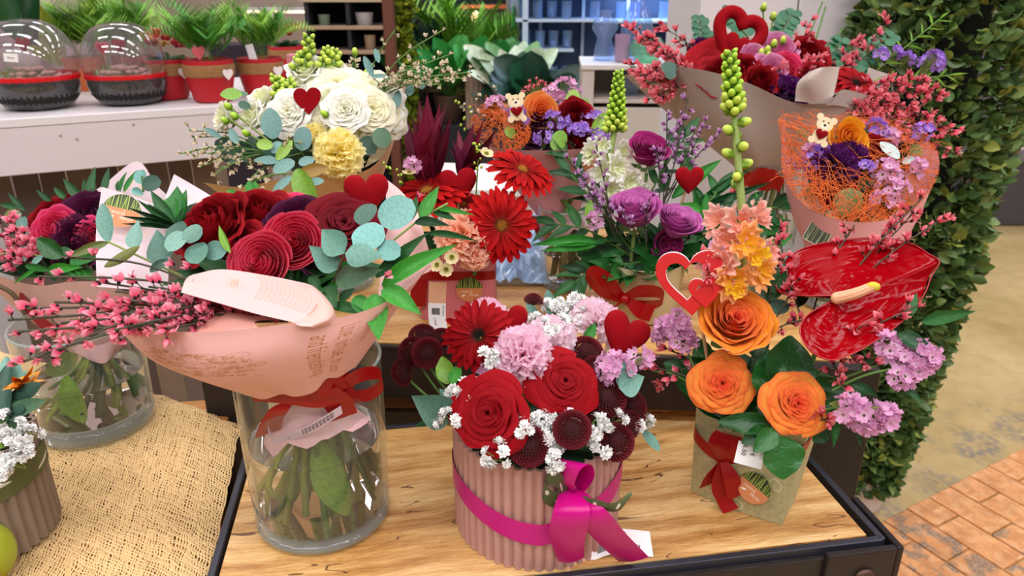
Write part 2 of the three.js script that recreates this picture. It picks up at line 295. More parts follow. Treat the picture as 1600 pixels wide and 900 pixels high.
const LG = {
  oval: [leafShape(wOval, -0.12, 0.1), leafShape(wOval, -0.22, 0.25), leafShape(wOval, 0.08, -0.12)],
  round: [leafShape(wRound, -0.12, 0.12), leafShape(wRound, -0.22, 0.3), leafShape(wRound, 0.1, -0.1)],
  drop: [leafShape(wDrop, -0.18, 0.2), leafShape(wDrop, -0.3, 0.3), leafShape(wDrop, 0.1, -0.1)],
  lance: [leafShape(wLance, -0.2, 0.35), leafShape(wLance, -0.4, 0.3), leafShape(wLance, 0.05, 0.25)],
  rose: [leafShape(wRoseLeaf, -0.25, 0.25, 8, 36, 0.1), leafShape(wRoseLeaf, -0.1, 0.3, 8, 36, -0.08)],
};
// a leaf from a world point to another; wide: breadth over length; facing: the way its face looks
function leaf(parent, shape, mats, a, b, wide, facing = [0, 0.75, 0.65], variant) {
  const A = rel(parent, a), B = rel(parent, b), y = B.clone().sub(A), L = y.length(); y.normalize();
  const f = V(facing).normalize(), z = f.addScaledVector(y, -f.dot(y)); if (z.lengthSq() < 1e-4) z.set(0.3, 0.5, 0.8).cross(y); z.normalize();
  const x = y.clone().cross(z), gs = LG[shape], m = part(parent, 'leaf', gs[variant ?? ((rnd() * gs.length) | 0)], mats[(rnd() * mats.length) | 0]);
  m.matrixAutoUpdate = true; m.position.copy(A); m.quaternion.setFromRotationMatrix(new THREE.Matrix4().makeBasis(x, y, z)); m.scale.set(L * wide, L, L * (0.5 + 0.5 * wide)); return m;
}
function stem(parent, pts, r, mat, name = 'stem', r1) { return part(parent, name, r1 ? taper(rels(parent, pts), r, r1, 14, 5) : tube(rels(parent, pts), r, 12, 5), mat); }
const SM = { green: std(0x4f7a2c, 0.5), pale: std(0x8ea356, 0.5), dark: std(0x2c3f1f, 0.6), brown: std(0x57472c, 0.7), olive: std(0x6b7a2a, 0.45), wood: std(0xcfa879, 0.6), twig: std(0x3d3a26, 0.6) };

// ---------------------------------------------------------------- white bench with plants, left
const BY = 1.0;
{
  const t = thing('white_bench', 'long white painted wooden bench with a deep front board', 'bench', [-1.255, 0, -1.848]);
  t.rotation.y = 27 * Math.PI / 180;
  const bm = std(0xd3c9cb, 0.5, { bumpMap: field(512, 256, (x, y) => 0.5 + fbm(x * 5, y * 40, 3) * 0.4, false), bumpScale: 0.0006 });
  part(t, 'top_board', boxUV(rbox(1.55, 0.022, 0.7, 0.003, 0.0, BY - 0.011, -0.34)), std(0xdcd6d8, 0.42));
  part(t, 'front_board', boxUV(rbox(1.55, 0.118, 0.022, 0.003, 0.0, BY - 0.081, -0.003)), bm);
  for (const x of [-0.7, 0.7]) part(t, 'leg', rbox(0.07, BY - 0.14, 0.07, 0.003, x, (BY - 0.14) / 2, -0.3), bm);
  for (const [x, y] of [[0.12, -0.05], [0.155, -0.062], [0.29, -0.035]]) { const k = part(t, 'knot', new THREE.CircleGeometry(0.0035, 10), std(0xa08a80, 0.7)); k.position.set(x, BY + y, 0.0092); }
}
{ // boards leaning below the bench
  const tones = [0x6d5a50, 0x81695c, 0x5d4c46, 0x8b7466, 0x74625a];
  const t = thing('plank_screen', 'screen of grey brown planks below the white bench', 'screen', [-1.32, 0, -2.05]); t.rotation.y = 27 * Math.PI / 180;
  for (let i = 0; i < 12; i++) { const p = part(t, 'plank', rbox(0.062, 0.84, 0.014, 0.002), std(tones[i % 5], 0.7)); p.position.set(-0.3 + i * 0.066, 0.42, (i % 2) * 0.006); }
}
{
  const w = struct('wall_low', box(0.62, 0.76, 0.1, -1.55, 0.38, -1.68), std(0xb9b4b6, 0.6));
  const bm = std(0xd2cfd4, 0.4);
  for (let r = 0; r < 6; r++) for (let i = 0; i < 3; i++) { const b = part(w, 'brick', rbox(0.18, 0.116, 0.012, 0.003), bm); b.position.set(-1.71 + i * 0.186 - (r % 2) * 0.04, 0.07 + r * 0.122, -1.627); }
}
const glassThin = phy(0xf2f4f4, 0.015, { transmission: 0.97, thickness: 0, ior: 1.6 }); const domeGlass = phy(0xe8e4e6, 0.015, { transmission: 0.93, thickness: 0, ior: 1.75 });
const soil = std(0x1d1714, 0.95, { bumpMap: field(256, 256, (x, y) => 0.5 + fbm(x * 30, y * 30, 3) * 0.5, false), bumpScale: 0.004 });
const felt = phy(0x900310, 0.9, { specularIntensity: 0.3, sheen: 0.12, sheenColor: C(0xff6070), sheenRoughness: 0.6, bumpMap: field(256, 256, (x, y) => 0.5 + fbm(x * 60, y * 60, 2) * 0.5, false), bumpScale: 0.0006 });
// heart outline, point at the bottom, about one unit wide
function heartShape(s = 1) {
  const h = new THREE.Shape(); h.moveTo(0, -0.5 * s); h.bezierCurveTo(-0.18 * s, -0.3 * s, -0.52 * s, -0.06 * s, -0.5 * s, 0.2 * s); h.bezierCurveTo(-0.48 * s, 0.5 * s, -0.1 * s, 0.52 * s, 0, 0.26 * s);
  h.bezierCurveTo(0.1 * s, 0.52 * s, 0.48 * s, 0.5 * s, 0.5 * s, 0.2 * s); h.bezierCurveTo(0.52 * s, -0.06 * s, 0.18 * s, -0.3 * s, 0, -0.5 * s); return h;
}
// a stuffed heart: thickness falls to nothing at the outline
function puffyHeart(depth = 0.42, N = 40) {
  const pts = heartShape(1).getSpacedPoints(N), g = [];
  const half = (sg) => sheet(N, 10, (u, v) => { const p = pts[Math.round(u * N) % N], r = 1 - v, z = sg * depth * 0.5 * Math.sqrt(1 - r * r); return [p.x * r, (p.y - 0.02) * r + 0.02, z * (1 - 0.12 * Math.exp(-p.x * p.x * r * r * 40) * clamp((p.y * r - 0.0) * 4, 0, 1))]; });
  return merge([half(1), half(-1)]);
}
const G_puff = puffyHeart(), G_flatHeart = new THREE.ExtrudeGeometry(heartShape(1), { depth: 0.05, bevelEnabled: true, bevelSize: 0.015, bevelThickness: 0.015, bevelSegments: 2, curveSegments: 14 });
// orient: local x, y in the picture plane of a heart facing dir, turned by roll
function face(o, dir, roll = 0) { const z = V(dir).normalize(), x = new THREE.Vector3(0, 1, 0).cross(z).normalize(), y = z.clone().cross(x); o.quaternion.setFromRotationMatrix(new THREE.Matrix4().makeBasis(x, y, z)); o.rotateZ(roll); return o; }

function pebbleDish(t, r, y) { const g = []; for (let i = 0; i < 26; i++) { const a = rnd() * 6.28, q = Math.sqrt(rnd()) * r * 0.9; g.push(ball(rr(0.005, 0.011), 7, 5).scale(1, 0.7, 1.1).translate(Math.cos(a) * q, y + 0.004, Math.sin(a) * q)); } return g; }
function terrarium(pos, label, sc, withTag) {
  const t = thing('terrarium', label, 'terrarium', pos);
  const b = [[0, 0.002], [0.066, 0.002], [0.084, 0.008], [0.101, 0.032], [0.109, 0.06], [0.107, 0.08]].map((p) => [p[0] * sc, p[1] * sc]);
  part(t, 'bowl', lathe(b), glassThin, 'clear glass bowl');
  part(t, 'soil', lathe([[0, 0.004], [0.068, 0.004], [0.085, 0.01], [0.101, 0.031], [0.107, 0.055], [0.104, 0.072], [0.06, 0.076], [0, 0.074]].map((p) => [p[0] * sc, p[1] * sc]), 40), soil);
  part(t, 'dome', lathe([[0.108, 0.082], [0.114, 0.1], [0.115, 0.125], [0.109, 0.158], [0.094, 0.19], [0.072, 0.212], [0.045, 0.224], [0.02, 0.228], [0, 0.229]].map((p) => [p[0] * sc, p[1] * sc])), domeGlass, 'clear glass dome');
  const rib = []; for (let i = 0; i < 72; i++) { const a = i / 72 * 6.283; rib.push(box(0.0075, 0.01, 0.004).rotateZ(0.7).translate(0, 0.081 + (i % 2) * 0.002, 0.109).rotateY(a).scale(sc, sc, sc)); }
  part(t, 'ribbon', merge([lathe([[0.107, 0.076], [0.1095, 0.078], [0.1095, 0.088], [0.107, 0.09]].map((p) => [p[0] * sc, p[1] * sc])), ...rib]), std(0xd01018, 0.35), 'red braided ribbon');
  part(t, 'pebbles', merge(pebbleDish(t, 0.095 * sc, 0.078 * sc).concat(pebbleDish(t, 0.07 * sc, 0.088 * sc), pebbleDish(t, 0.04 * sc, 0.098 * sc))), std(0xb58f86, 0.8)).userData.kind = 'stuff';
  const moss = []; for (let i = 0; i < 90; i++) { const a = rnd() * 6.28, q = Math.sqrt(rnd()) * 0.05; moss.push(LG.lance[0].clone().scale(0.004, rr(0.015, 0.04), 0.01).rotateX(rr(-0.6, 0.6)).rotateZ(rr(-0.6, 0.6)).translate(-0.03 + Math.cos(a) * q, 0.078 * sc, Math.sin(a) * q)); }
  const ms = part(t, 'moss', merge(moss), std(0x6f9a34, 0.6)); ms.userData.kind = 'stuff';
  const h = part(t, 'heart', G_puff, felt, 'small red felt heart'); h.scale.setScalar(0.038); h.position.set(0.005, 0.165 * sc, 0.02); 
  part(t, 'heart_stick', tube([[0.005, 0.075, 0.018], [0.005, 0.15, 0.018]], 0.001, 4, 5), SM.wood);
  if (withTag) { const g = part(t, 'price_sticker', new THREE.PlaneGeometry(0.032, 0.02), std(0xf0efec, 0.5, { map: canvas(128, 80, (c, w, h) => { c.fillStyle = '#f3f1ee'; c.fillRect(0, 0, w, h); c.fillStyle = '#333'; c.font = 'bold 26px sans-serif'; c.fillText('Nova', 30, 50); }) }), 'white price sticker'); g.position.set(0.024, 0.14 * sc, 0.1145 * sc); g.rotation.x = -0.1; g.rotation.y = 0.2; g.rotation.z = -0.06; }
  return t;
}
terrarium([-1.2606,1.001,-2.0294], 'glass terrarium dome with a white price sticker at the end of the bench', 0.98, true);
terrarium([-1.0566,1.001,-2.1124], 'glass terrarium dome without sticker, next to the red pots', 0.93, false);
// feathery palm frond, along +y and arching to +z
function frondGeo(n, L, droop, wl) {
  const g = [], k = curve([[0, 0, 0], [0, L * 0.45, 0.06 * L], [0, L * 0.8, 0.22 * L * droop], [0, L, 0.5 * L * droop]]);
  g.push(tube(k.getPoints(5).map((p) => p.toArray()), 0.0022, 6, 4));
  for (let i = 0; i < n; i++) for (const s of [-1, 1]) { const v = 0.25 + 0.75 * i / n, p = k.getPoint(v), len = L * 0.42 * Math.sin(Math.PI * (0.2 + 0.75 * v)) * rr(0.85, 1.1); g.push(sheet(1, 3, (u, w) => { const q = (u * 2 - 1) * wl * Math.sin(Math.PI * (0.1 + 0.88 * w)); return [0, w, q - 0.25 * w * w]; }).scale(len, len, len).rotateZ(-s * rr(0.75, 1.05)).translate(p.x, p.y, p.z)); }
  return merge(g);
}
const FR = [frondGeo(15, 1, 0.7, 0.04), frondGeo(14, 1, 1.3, 0.042), frondGeo(16, 1, 0.3, 0.04)];
const FM = [0x5aa030, 0x78b43a, 0x458c2a, 0x98c84c].map((h) => std(h, 0.5));
function palmTop(t, y, h, n, spread = 0.6, mats = FM) { for (let i = 0; i < n; i++) { const f = part(t, 'frond', FR[i % 3], mats[(rnd() * mats.length) | 0]); f.position.set(rr(-0.02, 0.02), y, rr(-0.02, 0.02)); f.scale.setScalar(h * rr(0.7, 1.05)); f.rotation.set(rr(0, spread), rnd() * 6.283, 0, 'YXZ'); } }
const jute = std(0xd8b48c, 0.9, { map: field(256, 256, (x, y) => { const k = 0.75 + 0.3 * Math.sin(y * 120 + Math.sin(x * 40)) * 0.5 + fbm(x * 30, y * 60, 2) * 0.3; return [235 * k, 205 * k, 165 * k]; }) });
const redpot = std(0xb5101f, 0.55);
function redPot(pos, label, sc, tag) {
  const t = thing('potted_plant', label, 'plant', pos, undefined);
  part(t, 'pot', lathe([[0, 0], [0.042, 0], [0.05, 0.006], [0.062, 0.06], [0.066, 0.11], [0.062, 0.112], [0.058, 0.1], [0, 0.098]].map((p) => [p[0] * sc, p[1] * sc])), redpot, 'red pot');
  part(t, 'jute_band', lathe([[0.063, 0.068], [0.0665, 0.07], [0.0685, 0.098], [0.065, 0.1]].map((p) => [p[0] * sc, p[1] * sc])), jute, 'brown jute band');
  part(t, 'soil', new THREE.CircleGeometry(0.058 * sc, 24).rotateX(-Math.PI / 2).translate(0, 0.1 * sc, 0), soil);
  if (tag) { const h = part(t, 'wooden_heart', G_flatHeart, std(0xe9dfdc, 0.6), 'white wooden heart'); h.scale.setScalar(0.03); h.position.set(0.062 * sc, 0.075 * sc, 0.034 * sc); h.rotation.y = 0.9; }
  return t;
}
{
  let t = redPot([-.8429,1.001,-2.15], 'bushy palm in a red pot with jute band, between terrarium and white tag', 1.02, true);
  palmTop(t, 0.1, 0.17, 40, 0.75);
  const hp = part(t, 'heart_pick', G_flatHeart, std(0xd5606a, 0.6), 'pink wooden heart'); hp.scale.setScalar(0.036); hp.position.set(0.002, 0.135, 0.062); hp.rotation.y = 1.0;
  t = redPot([-.7348,1.001,-2.2567], 'palm in a red pot with jute band and a long white plant tag', 0.98, true);
  palmTop(t, 0.1, 0.155, 32, 0.6);
  const g = part(t, 'plant_tag', rbox(0.022, 0.05, 0.001, 0.0004), std(0xe6e4ea, 0.5), 'white plant tag'); g.position.set(0.0, 0.125, 0.06); g.rotation.z = 0.2;
  t = redPot([-.9844,1.001,-2.2021], 'dark red pot with red flowering plant behind the right terrarium', 1.0, true);
  // kalanchoe: fleshy leaves and flat heads of tiny flowers
  const kal = (t, y, r, cols, n = 22) => {
    for (let i = 0; i < n; i++) { const a = i * 2.4, q = r * (0.35 + 0.65 * rnd()); leaf(t, 'round', LM.bladedark, t.position.clone().add(V(Math.cos(a) * q * 0.2, y, Math.sin(a) * q * 0.2)).toArray(), t.position.clone().add(V(Math.cos(a) * q, y + rr(0.0, 0.03), Math.sin(a) * q)).toArray(), 0.8, [0, 1, 0.2]); }
    for (let i = 0; i < 9; i++) { const a = i * 2.4, q = r * 0.75 * Math.sqrt(i / 9), l = []; for (let k = 0; k < 16; k++) l.push(ball(rr(0.0035, 0.006), 6, 4).translate(rr(-0.016, 0.016), rr(0, 0.012), rr(-0.016, 0.016))); const f = part(t, 'flower_head', merge(l), std(cols[i % cols.length], 0.6)); f.position.set(Math.cos(a) * q, y + 0.05 + rr(-0.01, 0.02), Math.sin(a) * q); f.userData.kind = 'stuff'; }
  };
  kal(t, 0.1, 0.075, [0xb51222, 0xd9a13a, 0xc8283a]);
  t = redPot([-.8,1.001,-2.7651], 'red pot of red and cream flowers behind the white bouquet', 0.95, false); kal(t, 0.1, 0.07, [0xd0202a, 0xe8dfa8, 0xd0202a]);
  const t2 = thing('potted_plant', 'mustard yellow leafy plant in an orange pot behind the terrariums', 'plant', [-1.3279,1.001,-2.405]);
  part(t2, 'pot', lathe([[0, 0], [0.045, 0], [0.062, 0.1], [0.058, 0.1], [0, 0.09]]), std(0xd06a34, 0.5), 'orange pot');
  palmTop(t2, 0.09, 0.19, 44, 0.75, [std(0x7fae3a, 0.5), std(0x5c9a2a, 0.5), std(0x93b53c, 0.5)]);
  for (let i = 0; i < 6; i++) leaf(t2, 'oval', [std(0x8b8a1c, 0.5)], t2.position.clone().add(V(-0.05, 0.08, 0.03)).toArray(), t2.position.clone().add(V(-0.07 - 0.02 * i % 3, 0.2 + 0.02 * i, 0.04 + rr(-0.02, 0.02))).toArray(), 0.5, [0.1, 0.2, 1]);
  const t3 = thing('potted_plant', 'second green feathery plant just left of the red pots', 'plant', [-1.1918,1.001,-2.4369]);
  part(t3, 'pot', lathe([[0, 0], [0.045, 0], [0.06, 0.1], [0.056, 0.1], [0, 0.09]]), std(0x8a1a22, 0.5), 'dark red pot');
  palmTop(t3, 0.09, 0.18, 40, 0.7);
  for (const [p, col] of [[[-1.1019,1.1479,-2.1], 0xd5606a], [[-.9669,1.1832,-2.14], 0xd9a08a]]) { const h = single('heart_pick', col === 0xd5606a ? 'pink edged wooden heart pick between the two terrariums' : 'pale brown heart pick above the right terrarium', 'decoration', G_flatHeart.clone().scale(0.035, 0.035, 0.035), std(col, 0.6), p); const i = part(h, 'red_heart', G_flatHeart.clone().scale(0.024, 0.024, 0.03).translate(0, 0, 0.002), std(0xb01020, 0.6), 'red inner heart'); part(h, 'stick', tube([[0, -0.015, 0], [0, -0.1, -0.01]], 0.0012, 3, 5), SM.wood); }
  const b = thing('gift_bag', 'small pink and red striped paper bag behind the pots', 'bag', [-.6853,1.001,-2.4863]);
  part(b, 'bag', rbox(0.06, 0.1, 0.05, 0.002, 0, 0.05, 0), std(0xd98a94, 0.6)); part(b, 'stripe', rbox(0.012, 0.1, 0.052, 0.002, 0.012, 0.051, 0), redpot, 'red stripe');
  const o = thing('potted_orchid', 'dark green strap leaves and black stakes behind the left terrarium', 'plant', [-1.747,1.001,-2.7651]);
  part(o, 'pot', lathe([[0, 0], [0.05, 0], [0.065, 0.1], [0, 0.09]]), std(0xc7b6b6, 0.5));
  leaf(o, 'lance', LM.bladedark, [-1.3554,1.1661,-2.15], [-1.3417,1.376,-2.1], 0.34, [0.2, 0.1, 1], 2); leaf(o, 'lance', LM.bladedark, [-1.3467,1.1648,-2.17], [-1.2955,1.3638,-2.2], 0.3, [0.3, 0.1, 1], 0);
  stem(o, [[-1.3417,1.1492,-2.2], [-1.3082,1.2668,-2.2], [-1.2955,1.3638,-2.2]], 0.007, std(0x14120f, 0.5), 'stake'); stem(o, [[-1.3666,1.1479,-2.22], [-1.3414,1.2665,-2.22], [-1.2989,1.3638,-2.2]], 0.005, std(0x14120f, 0.5), 'stake');
}
// ---------------------------------------------------------------- the shop behind
{
  // dark shelf unit with oak boards and a brown post
  const t = thing('shelf_unit', 'dark shelf unit with oak boards and a brown post', 'shelf', [-0.85, 0, -4.0]);
  part(t, 'back_panel', box(0.4, 1.6, 0.02, 0.02, 0.8, -0.16), M.darkwall);
  for (const y of [0.72, 1.0, 1.115, 1.24, 1.4]) part(t, 'board', rbox(y === 1.115 ? 0.46 : 0.4, 0.018, 0.3, 0.003, y === 1.115 ? -0.01 : 0.02, y, 0), y > 1.2 ? std(0xb9a58c, 0.6) : std(0xa88f74, 0.6));
  for (const x of [-0.15, 0.05]) part(t, 'upright', rbox(0.02, 1.6, 0.3, 0.003, x, 0.8, -0.01), std(0x1b1d24, 0.6));
  part(t, 'post', rbox(0.05, 1.7, 0.09, 0.004, 0.245, 0.85, 0.1), std(0x6b3b2a, 0.6), 'brown post');
  for (const [x, y, h, r, c] of [[-0.08, 1.124, 0.05, 0.03, 0x77907a], [0.12, 1.124, 0.06, 0.045, 0xb8b4b8], [-0.02, 0.729, 0.09, 0.035, 0x8aa0a6], [0.14, 1.009, 0.07, 0.03, 0xa88f74]]) single('shelf_pot', ({ 0x77907a: 'sage green pot on the middle board', 0xb8b4b8: 'pale grey pot on the middle board', 0x8aa0a6: 'blue grey pot on the bottom board', 0xa88f74: 'tan pot on the lower board' })[c] + ' of the dark shelf unit', 'pot', lathe([[0, 0], [r * 0.8, 0], [r, h], [r * 0.9, h], [0, h * 0.9]], 20), std(c, 0.5), [-0.85 + x, y, -4.0 + 0.08]);
}
{ // warm strip lamp far left, over a dark recess
  const t = thing('strip_light', 'warm glowing strip lamp on the far wall', 'lamp', [-1.28, 1.18, -4.58]);
  part(t, 'housing', rbox(0.5, 0.02, 0.05, 0.003), M.white); part(t, 'post', rbox(0.03, 0.18, 0.03, 0.003, -0.1, -0.09, 0.06), M.white); part(t, 'tube', box(0.48, 0.014, 0.03, 0, -0.012, 0.012), new THREE.MeshStandardMaterial({ color: 0xffffff, emissive: 0xffd8b0, emissiveIntensity: 1.6 }));
  const L = new THREE.RectAreaLight(0xffd8b0, 4, 0.48, 0.03); L.position.set(-1.28, 1.158, -4.588); L.lookAt(-1.28, 0, -4.588); L.name = 'strip_light_glow'; scene.add(L);
  single('far_cabinet', 'dark far cabinet under the warm strip lamp', 'cabinet', rbox(0.8, 1.0, 0.24, 0.004, 0, 0.5, 0), std(0x3a3340, 0.6), [-1.3, 0, -4.5]);
  single('far_display', 'beige far display block behind the palms', 'display', rbox(1.4, 1.5, 0.2, 0.004, 0, 0.75, 0), std(0xb49f90, 0.7), [-1.9, 0, -4.95]);
}
{ // moss panel and green plants in front of the dark partition
  const tuft = sheet(2, 3, (u, v) => { const s = 2 * u - 1; return [s * 0.3 * Math.sin(Math.PI * (v * 0.9 + 0.08)), v, -0.2 * v * v]; });
  const m = thing('moss_panel', 'narrow yellow green moss panel beside the brown post', 'panel', [-0.56, 0, -4.0]);
  part(m, 'board', box(0.1, 1.6, 0.03, 0, 0.8, -0.03), std(0x2b3a16, 0.9));
  const im = flag(new THREE.InstancedMesh(tuft, std(0xffffff, 0.7), 1500)); im.name = 'moss'; im.userData.kind = 'stuff'; m.add(im);
  for (let i = 0; i < 1500; i++) { const o = new THREE.Object3D(); o.position.set(rr(-0.06, 0.06) + 0.02 * Math.sin(i), rr(0.3, 1.6), rr(-0.02, 0.02)); aim(o, [rr(-1, 1), rr(-0.3, 1), rr(0.3, 1.5)], rnd() * 6); o.scale.setScalar(rr(0.025, 0.05)); o.updateMatrix(); im.setMatrixAt(i, o.matrix); im.setColorAt(i, C([0x8a9a1a, 0x6f8a1c, 0xa8b02a][i % 3])); }
  const big = (name, label, pos, n, L, mats, shape, wide, tilt, pot) => {
    const t = thing(name, label, 'plant', pos);
    part(t, 'pot', lathe([[0, 0], [0.07, 0], [0.09, 0.14], [0.085, 0.14], [0, 0.12]], 24), std(pot, 0.6));
    for (let i = 0; i < n; i++) { const a = i * 2.4 + rr(-0.3, 0.3), q = rr(0.25, 1), e = tilt * q; const d = V(Math.cos(a) * Math.sin(e), Math.cos(e), Math.sin(a) * Math.sin(e)), A = V(pos).add(V(0, 0.12, 0)).addScaledVector(d, L * 0.45 * q), B = A.clone().addScaledVector(d, L * rr(0.35, 0.6)).add(V(rr(-0.05, 0.05), -0.12 * q * L, rr(-0.05, 0.05))); leaf(t, shape, mats, A.toArray(), B.toArray(), wide, [d.x * 0.2, 1, 0.9]); if (i % 2) stem(t, [V(pos).add(V(0, 0.12, 0)).toArray(), A.toArray()].map((p) => p), 0.004, SM.green); }
    return t;
  };
  const gl = [0x2f8a3a, 0x3fa04a, 0x57b45a, 0x1f6a34].map((h) => std(h, 0.42, { map: T_rose })), ye = [0x6fb02a, 0x8cc43a].map((h) => std(h, 0.45, { map: T_rose })), dk = [0x123f2a, 0x1c5a3c, 0x0f3326].map((h) => std(h, 0.4, { map: T_rose })), va = [0xcfe0c0, 0x8fc78a, 0xe2ead0].map((h) => std(h, 0.45, { map: T_rose }));
  single('dark_counter', 'dark low counter carrying the green plants at the back', 'counter', rbox(0.62, 0.62, 0.5, 0.005, 0, 0.31, 0), std(0x1c2026, 0.6), [-0.3, 0, -4.25]);
  big('leafy_plant', 'bright green bushy plant in the middle of the far plants', [-0.34, 0.62, -4.15], 46, 0.5, gl, 'oval', 0.55, 1.1, 0x5a4636);
  const p = thing('palm_plant', 'yellow green fan palm standing above the far plants', 'plant', [-0.28, 0.62, -4.35]); part(p, 'pot', lathe([[0, 0], [0.07, 0], [0.09, 0.14], [0, 0.12]], 20), std(0x3a3a3a, 0.6)); palmTop(p, 0.12, 0.52, 24, 0.5, ye);
  const p2 = thing('palm_plant', 'dark blue green palm beside the moss panel', 'plant', [-0.5, 0.62, -4.3]); part(p2, 'pot', lathe([[0, 0], [0.07, 0], [0.09, 0.14], [0, 0.12]], 20), std(0x2a2a2a, 0.6)); palmTop(p2, 0.12, 0.45, 18, 0.35, dk);
  big('leafy_plant', 'broad bright green leaves at the right of the far plants', [-0.12, 0.62, -4.2], 34, 0.48, ye.concat(gl), 'oval', 0.6, 1.0, 0x8a7462);
  big('variegated_plant', 'plant with large cream and green leaves next to the glass shelves', [0.02, 0.62, -4.0], 26, 0.46, va, 'oval', 0.5, 1.1, 0xb08d5f);
  big('leafy_plant', 'dark blue green plant below the framed panel', [0.1, 0.62, -3.85], 34, 0.42, dk, 'round', 0.8, 1.25, 0xa98a5c);
  const bk = thing('bamboo_vase', 'tall vase wrapped in pale sticks among the far plants', 'vase', [-0.19, 0.62, -3.95]); for (let i = 0; i < 22; i++) { const a = i / 22 * 6.283; part(bk, 'stick', new THREE.CylinderGeometry(0.007, 0.007, rr(0.24, 0.27), 6).translate(Math.cos(a) * 0.045, 0.125, Math.sin(a) * 0.045), i % 2 ? std(0xa08a76, 0.7) : std(0x8a7568, 0.7)); }
  single('cardboard_box', 'brown cardboard box below the dark green plant', 'box', rbox(0.12, 0.13, 0.1, 0.003, 0, 0.065, 0), std(0xa98459, 0.8), [0.02, 0.66, -3.55]);
  single('plinth', 'dark plinth that carries the cardboard box', 'plinth', rbox(0.3, 0.66, 0.2, 0.004, 0, 0.33, 0), std(0x23262c, 0.6), [0.0, 0, -3.55]);
  const sh = thing('wall_shelf', 'reddish wooden wall shelf behind a small warm bulb', 'shelf', [-0.12, 1.185, -5.1]); part(sh, 'board', rbox(0.42, 0.022, 0.2, 0.003), std(0x8a4a38, 0.6)); for (const x of [-0.18, 0.18]) part(sh, 'bracket', rbox(0.015, 0.1, 0.16, 0.002, x, -0.06, 0), M.darkwall);
  const bl = thing('pendant_bulb', 'small warm glowing bulb below the wooden shelf', 'lamp', [-0.22, 1.13, -4.85]); const gm = new THREE.MeshStandardMaterial({ color: 0xffffff, emissive: 0xffc880, emissiveIntensity: 3 }); part(bl, 'bulb', ball(0.028, 14, 10).scale(1, 1.25, 1), gm); part(bl, 'cord', tube([[0, 0.03, 0], [0, 0.4, 0], [0, CEILING - 1.13, 0]], 0.003, 4, 5), M.darkwall);
  const pl = new THREE.PointLight(0xffc880, 0.25); pl.position.set(-0.22, 1.13, -4.85); pl.shadow.radius = 1.2; pl.castShadow = true; pl.name = 'pendant_bulb_glow'; scene.add(pl);
  const fr = thing('framed_panel', 'tall pale framed panel with green bottles at the back', 'panel', [0.05, 0.98, -4.6]);
  part(fr, 'frame', merge([rbox(0.02, 0.6, 0.03, 0.003, -0.075, 0.3, 0), rbox(0.02, 0.6, 0.03, 0.003, 0.075, 0.3, 0), rbox(0.17, 0.02, 0.03, 0.003, 0, 0.0, 0), rbox(0.17, 0.02, 0.03, 0.003, 0, 0.6, 0)]), std(0x8a7a6a, 0.6)); part(fr, 'backing', box(0.15, 0.6, 0.006, 0, 0.3, -0.012), std(0xb7c0cc, 0.5));
  for (let i = 0; i < 3; i++) part(fr, 'bottle', lathe([[0, 0], [0.016, 0], [0.017, 0.12], [0.007, 0.16], [0.007, 0.2], [0, 0.2]], 12).translate(-0.04 + i * 0.04, 0.02 + (i % 2) * 0.2, 0.012), std([0x3f9a5a, 0x9ab8d0, 0x58a878][i], 0.3));
}
{ // glass shelves lit blue
  const t = thing('glass_shelf_unit', 'blue lit shelf unit full of glassware', 'shelf', [0.6, 0, -4.3]);
  const bl = std(0xc4d6ea, 0.4), bk = std(0x34486a, 0.6);
  part(t, 'back_panel', box(1.12, 1.9, 0.02, 0, 0.95, -0.19), bk); 
  for (const x of [-0.53, -0.44, -0.2, 0.05, 0.32, 0.54]) part(t, 'upright', rbox(x === -0.53 ? 0.03 : 0.018, 1.9, 0.02, 0.002, x, 0.95, x === -0.53 ? 0.13 : -0.16), bl);
  const S = [[-0.33, 1.135, 0.5], [-0.42, 0.985, 0.3], [-0.42, 0.80, 0.3], [-0.33, 1.29, 0.5], [0.16, 1.13, 0.44], [0.44, 1.07, 0.24], [0.44, 1.24, 0.24], [0.16, 0.9, 0.5]];
  const tum = lathe([[0, 0.003], [0.024, 0.003], [0.028, 0.09], [0.0265, 0.09], [0.0225, 0.008], [0, 0.008]], 18);
  const gt = phy(0xd8ecff, 0.05, { transmission: 0.9, thickness: 0 });
  const rowName = ['upper left', 'middle left', 'lowest left', 'top left', 'upper central', 'middle right', 'top right', 'lowest central'];
  for (const [x, y, w] of S) { part(t, 'shelf', rbox(w, 0.014, 0.3, 0.002, x, y, -0.01), bl); const n = Math.floor(w / 0.075); for (let i = 0; i < n; i++) { if (rnd() < 0.12) continue; single('drinking_glass', 'clear drinking glass in the row on the ' + rowName[S.findIndex((q) => q[0] === x && q[1] === y)] + ' shelf of the blue lit unit', 'glass', tum, gt, [0.6 + x - w / 2 + 0.045 + i * 0.075, y + 0.0075, -4.3 + rr(0.02, 0.08)], 'glasses on the ' + rowName[S.findIndex((q) => q[0] === x && q[1] === y)] + ' blue lit shelf'); } }
  // cool strip lamps along the front of the top boards
  const em = new THREE.MeshStandardMaterial({ color: 0xffffff, emissive: 0xbcd8ff, emissiveIntensity: 2 });
  for (const [x, y, w] of [[-0.3, 1.52, 0.5], [0.3, 1.52, 0.5]]) { part(t, 'lamp_strip', box(w, 0.012, 0.02, x, y + 0.01, 0.12), em, 'cool white strip lamp'); const L = new THREE.RectAreaLight(0xb4d4ff, 60, w, 0.05); L.position.set(0.6 + x, y, -4.3 + 0.12); L.lookAt(0.6 + x, 0.6, -4.3 - 0.1); L.name = 'shelf_lamp_strip'; scene.add(L); }
}
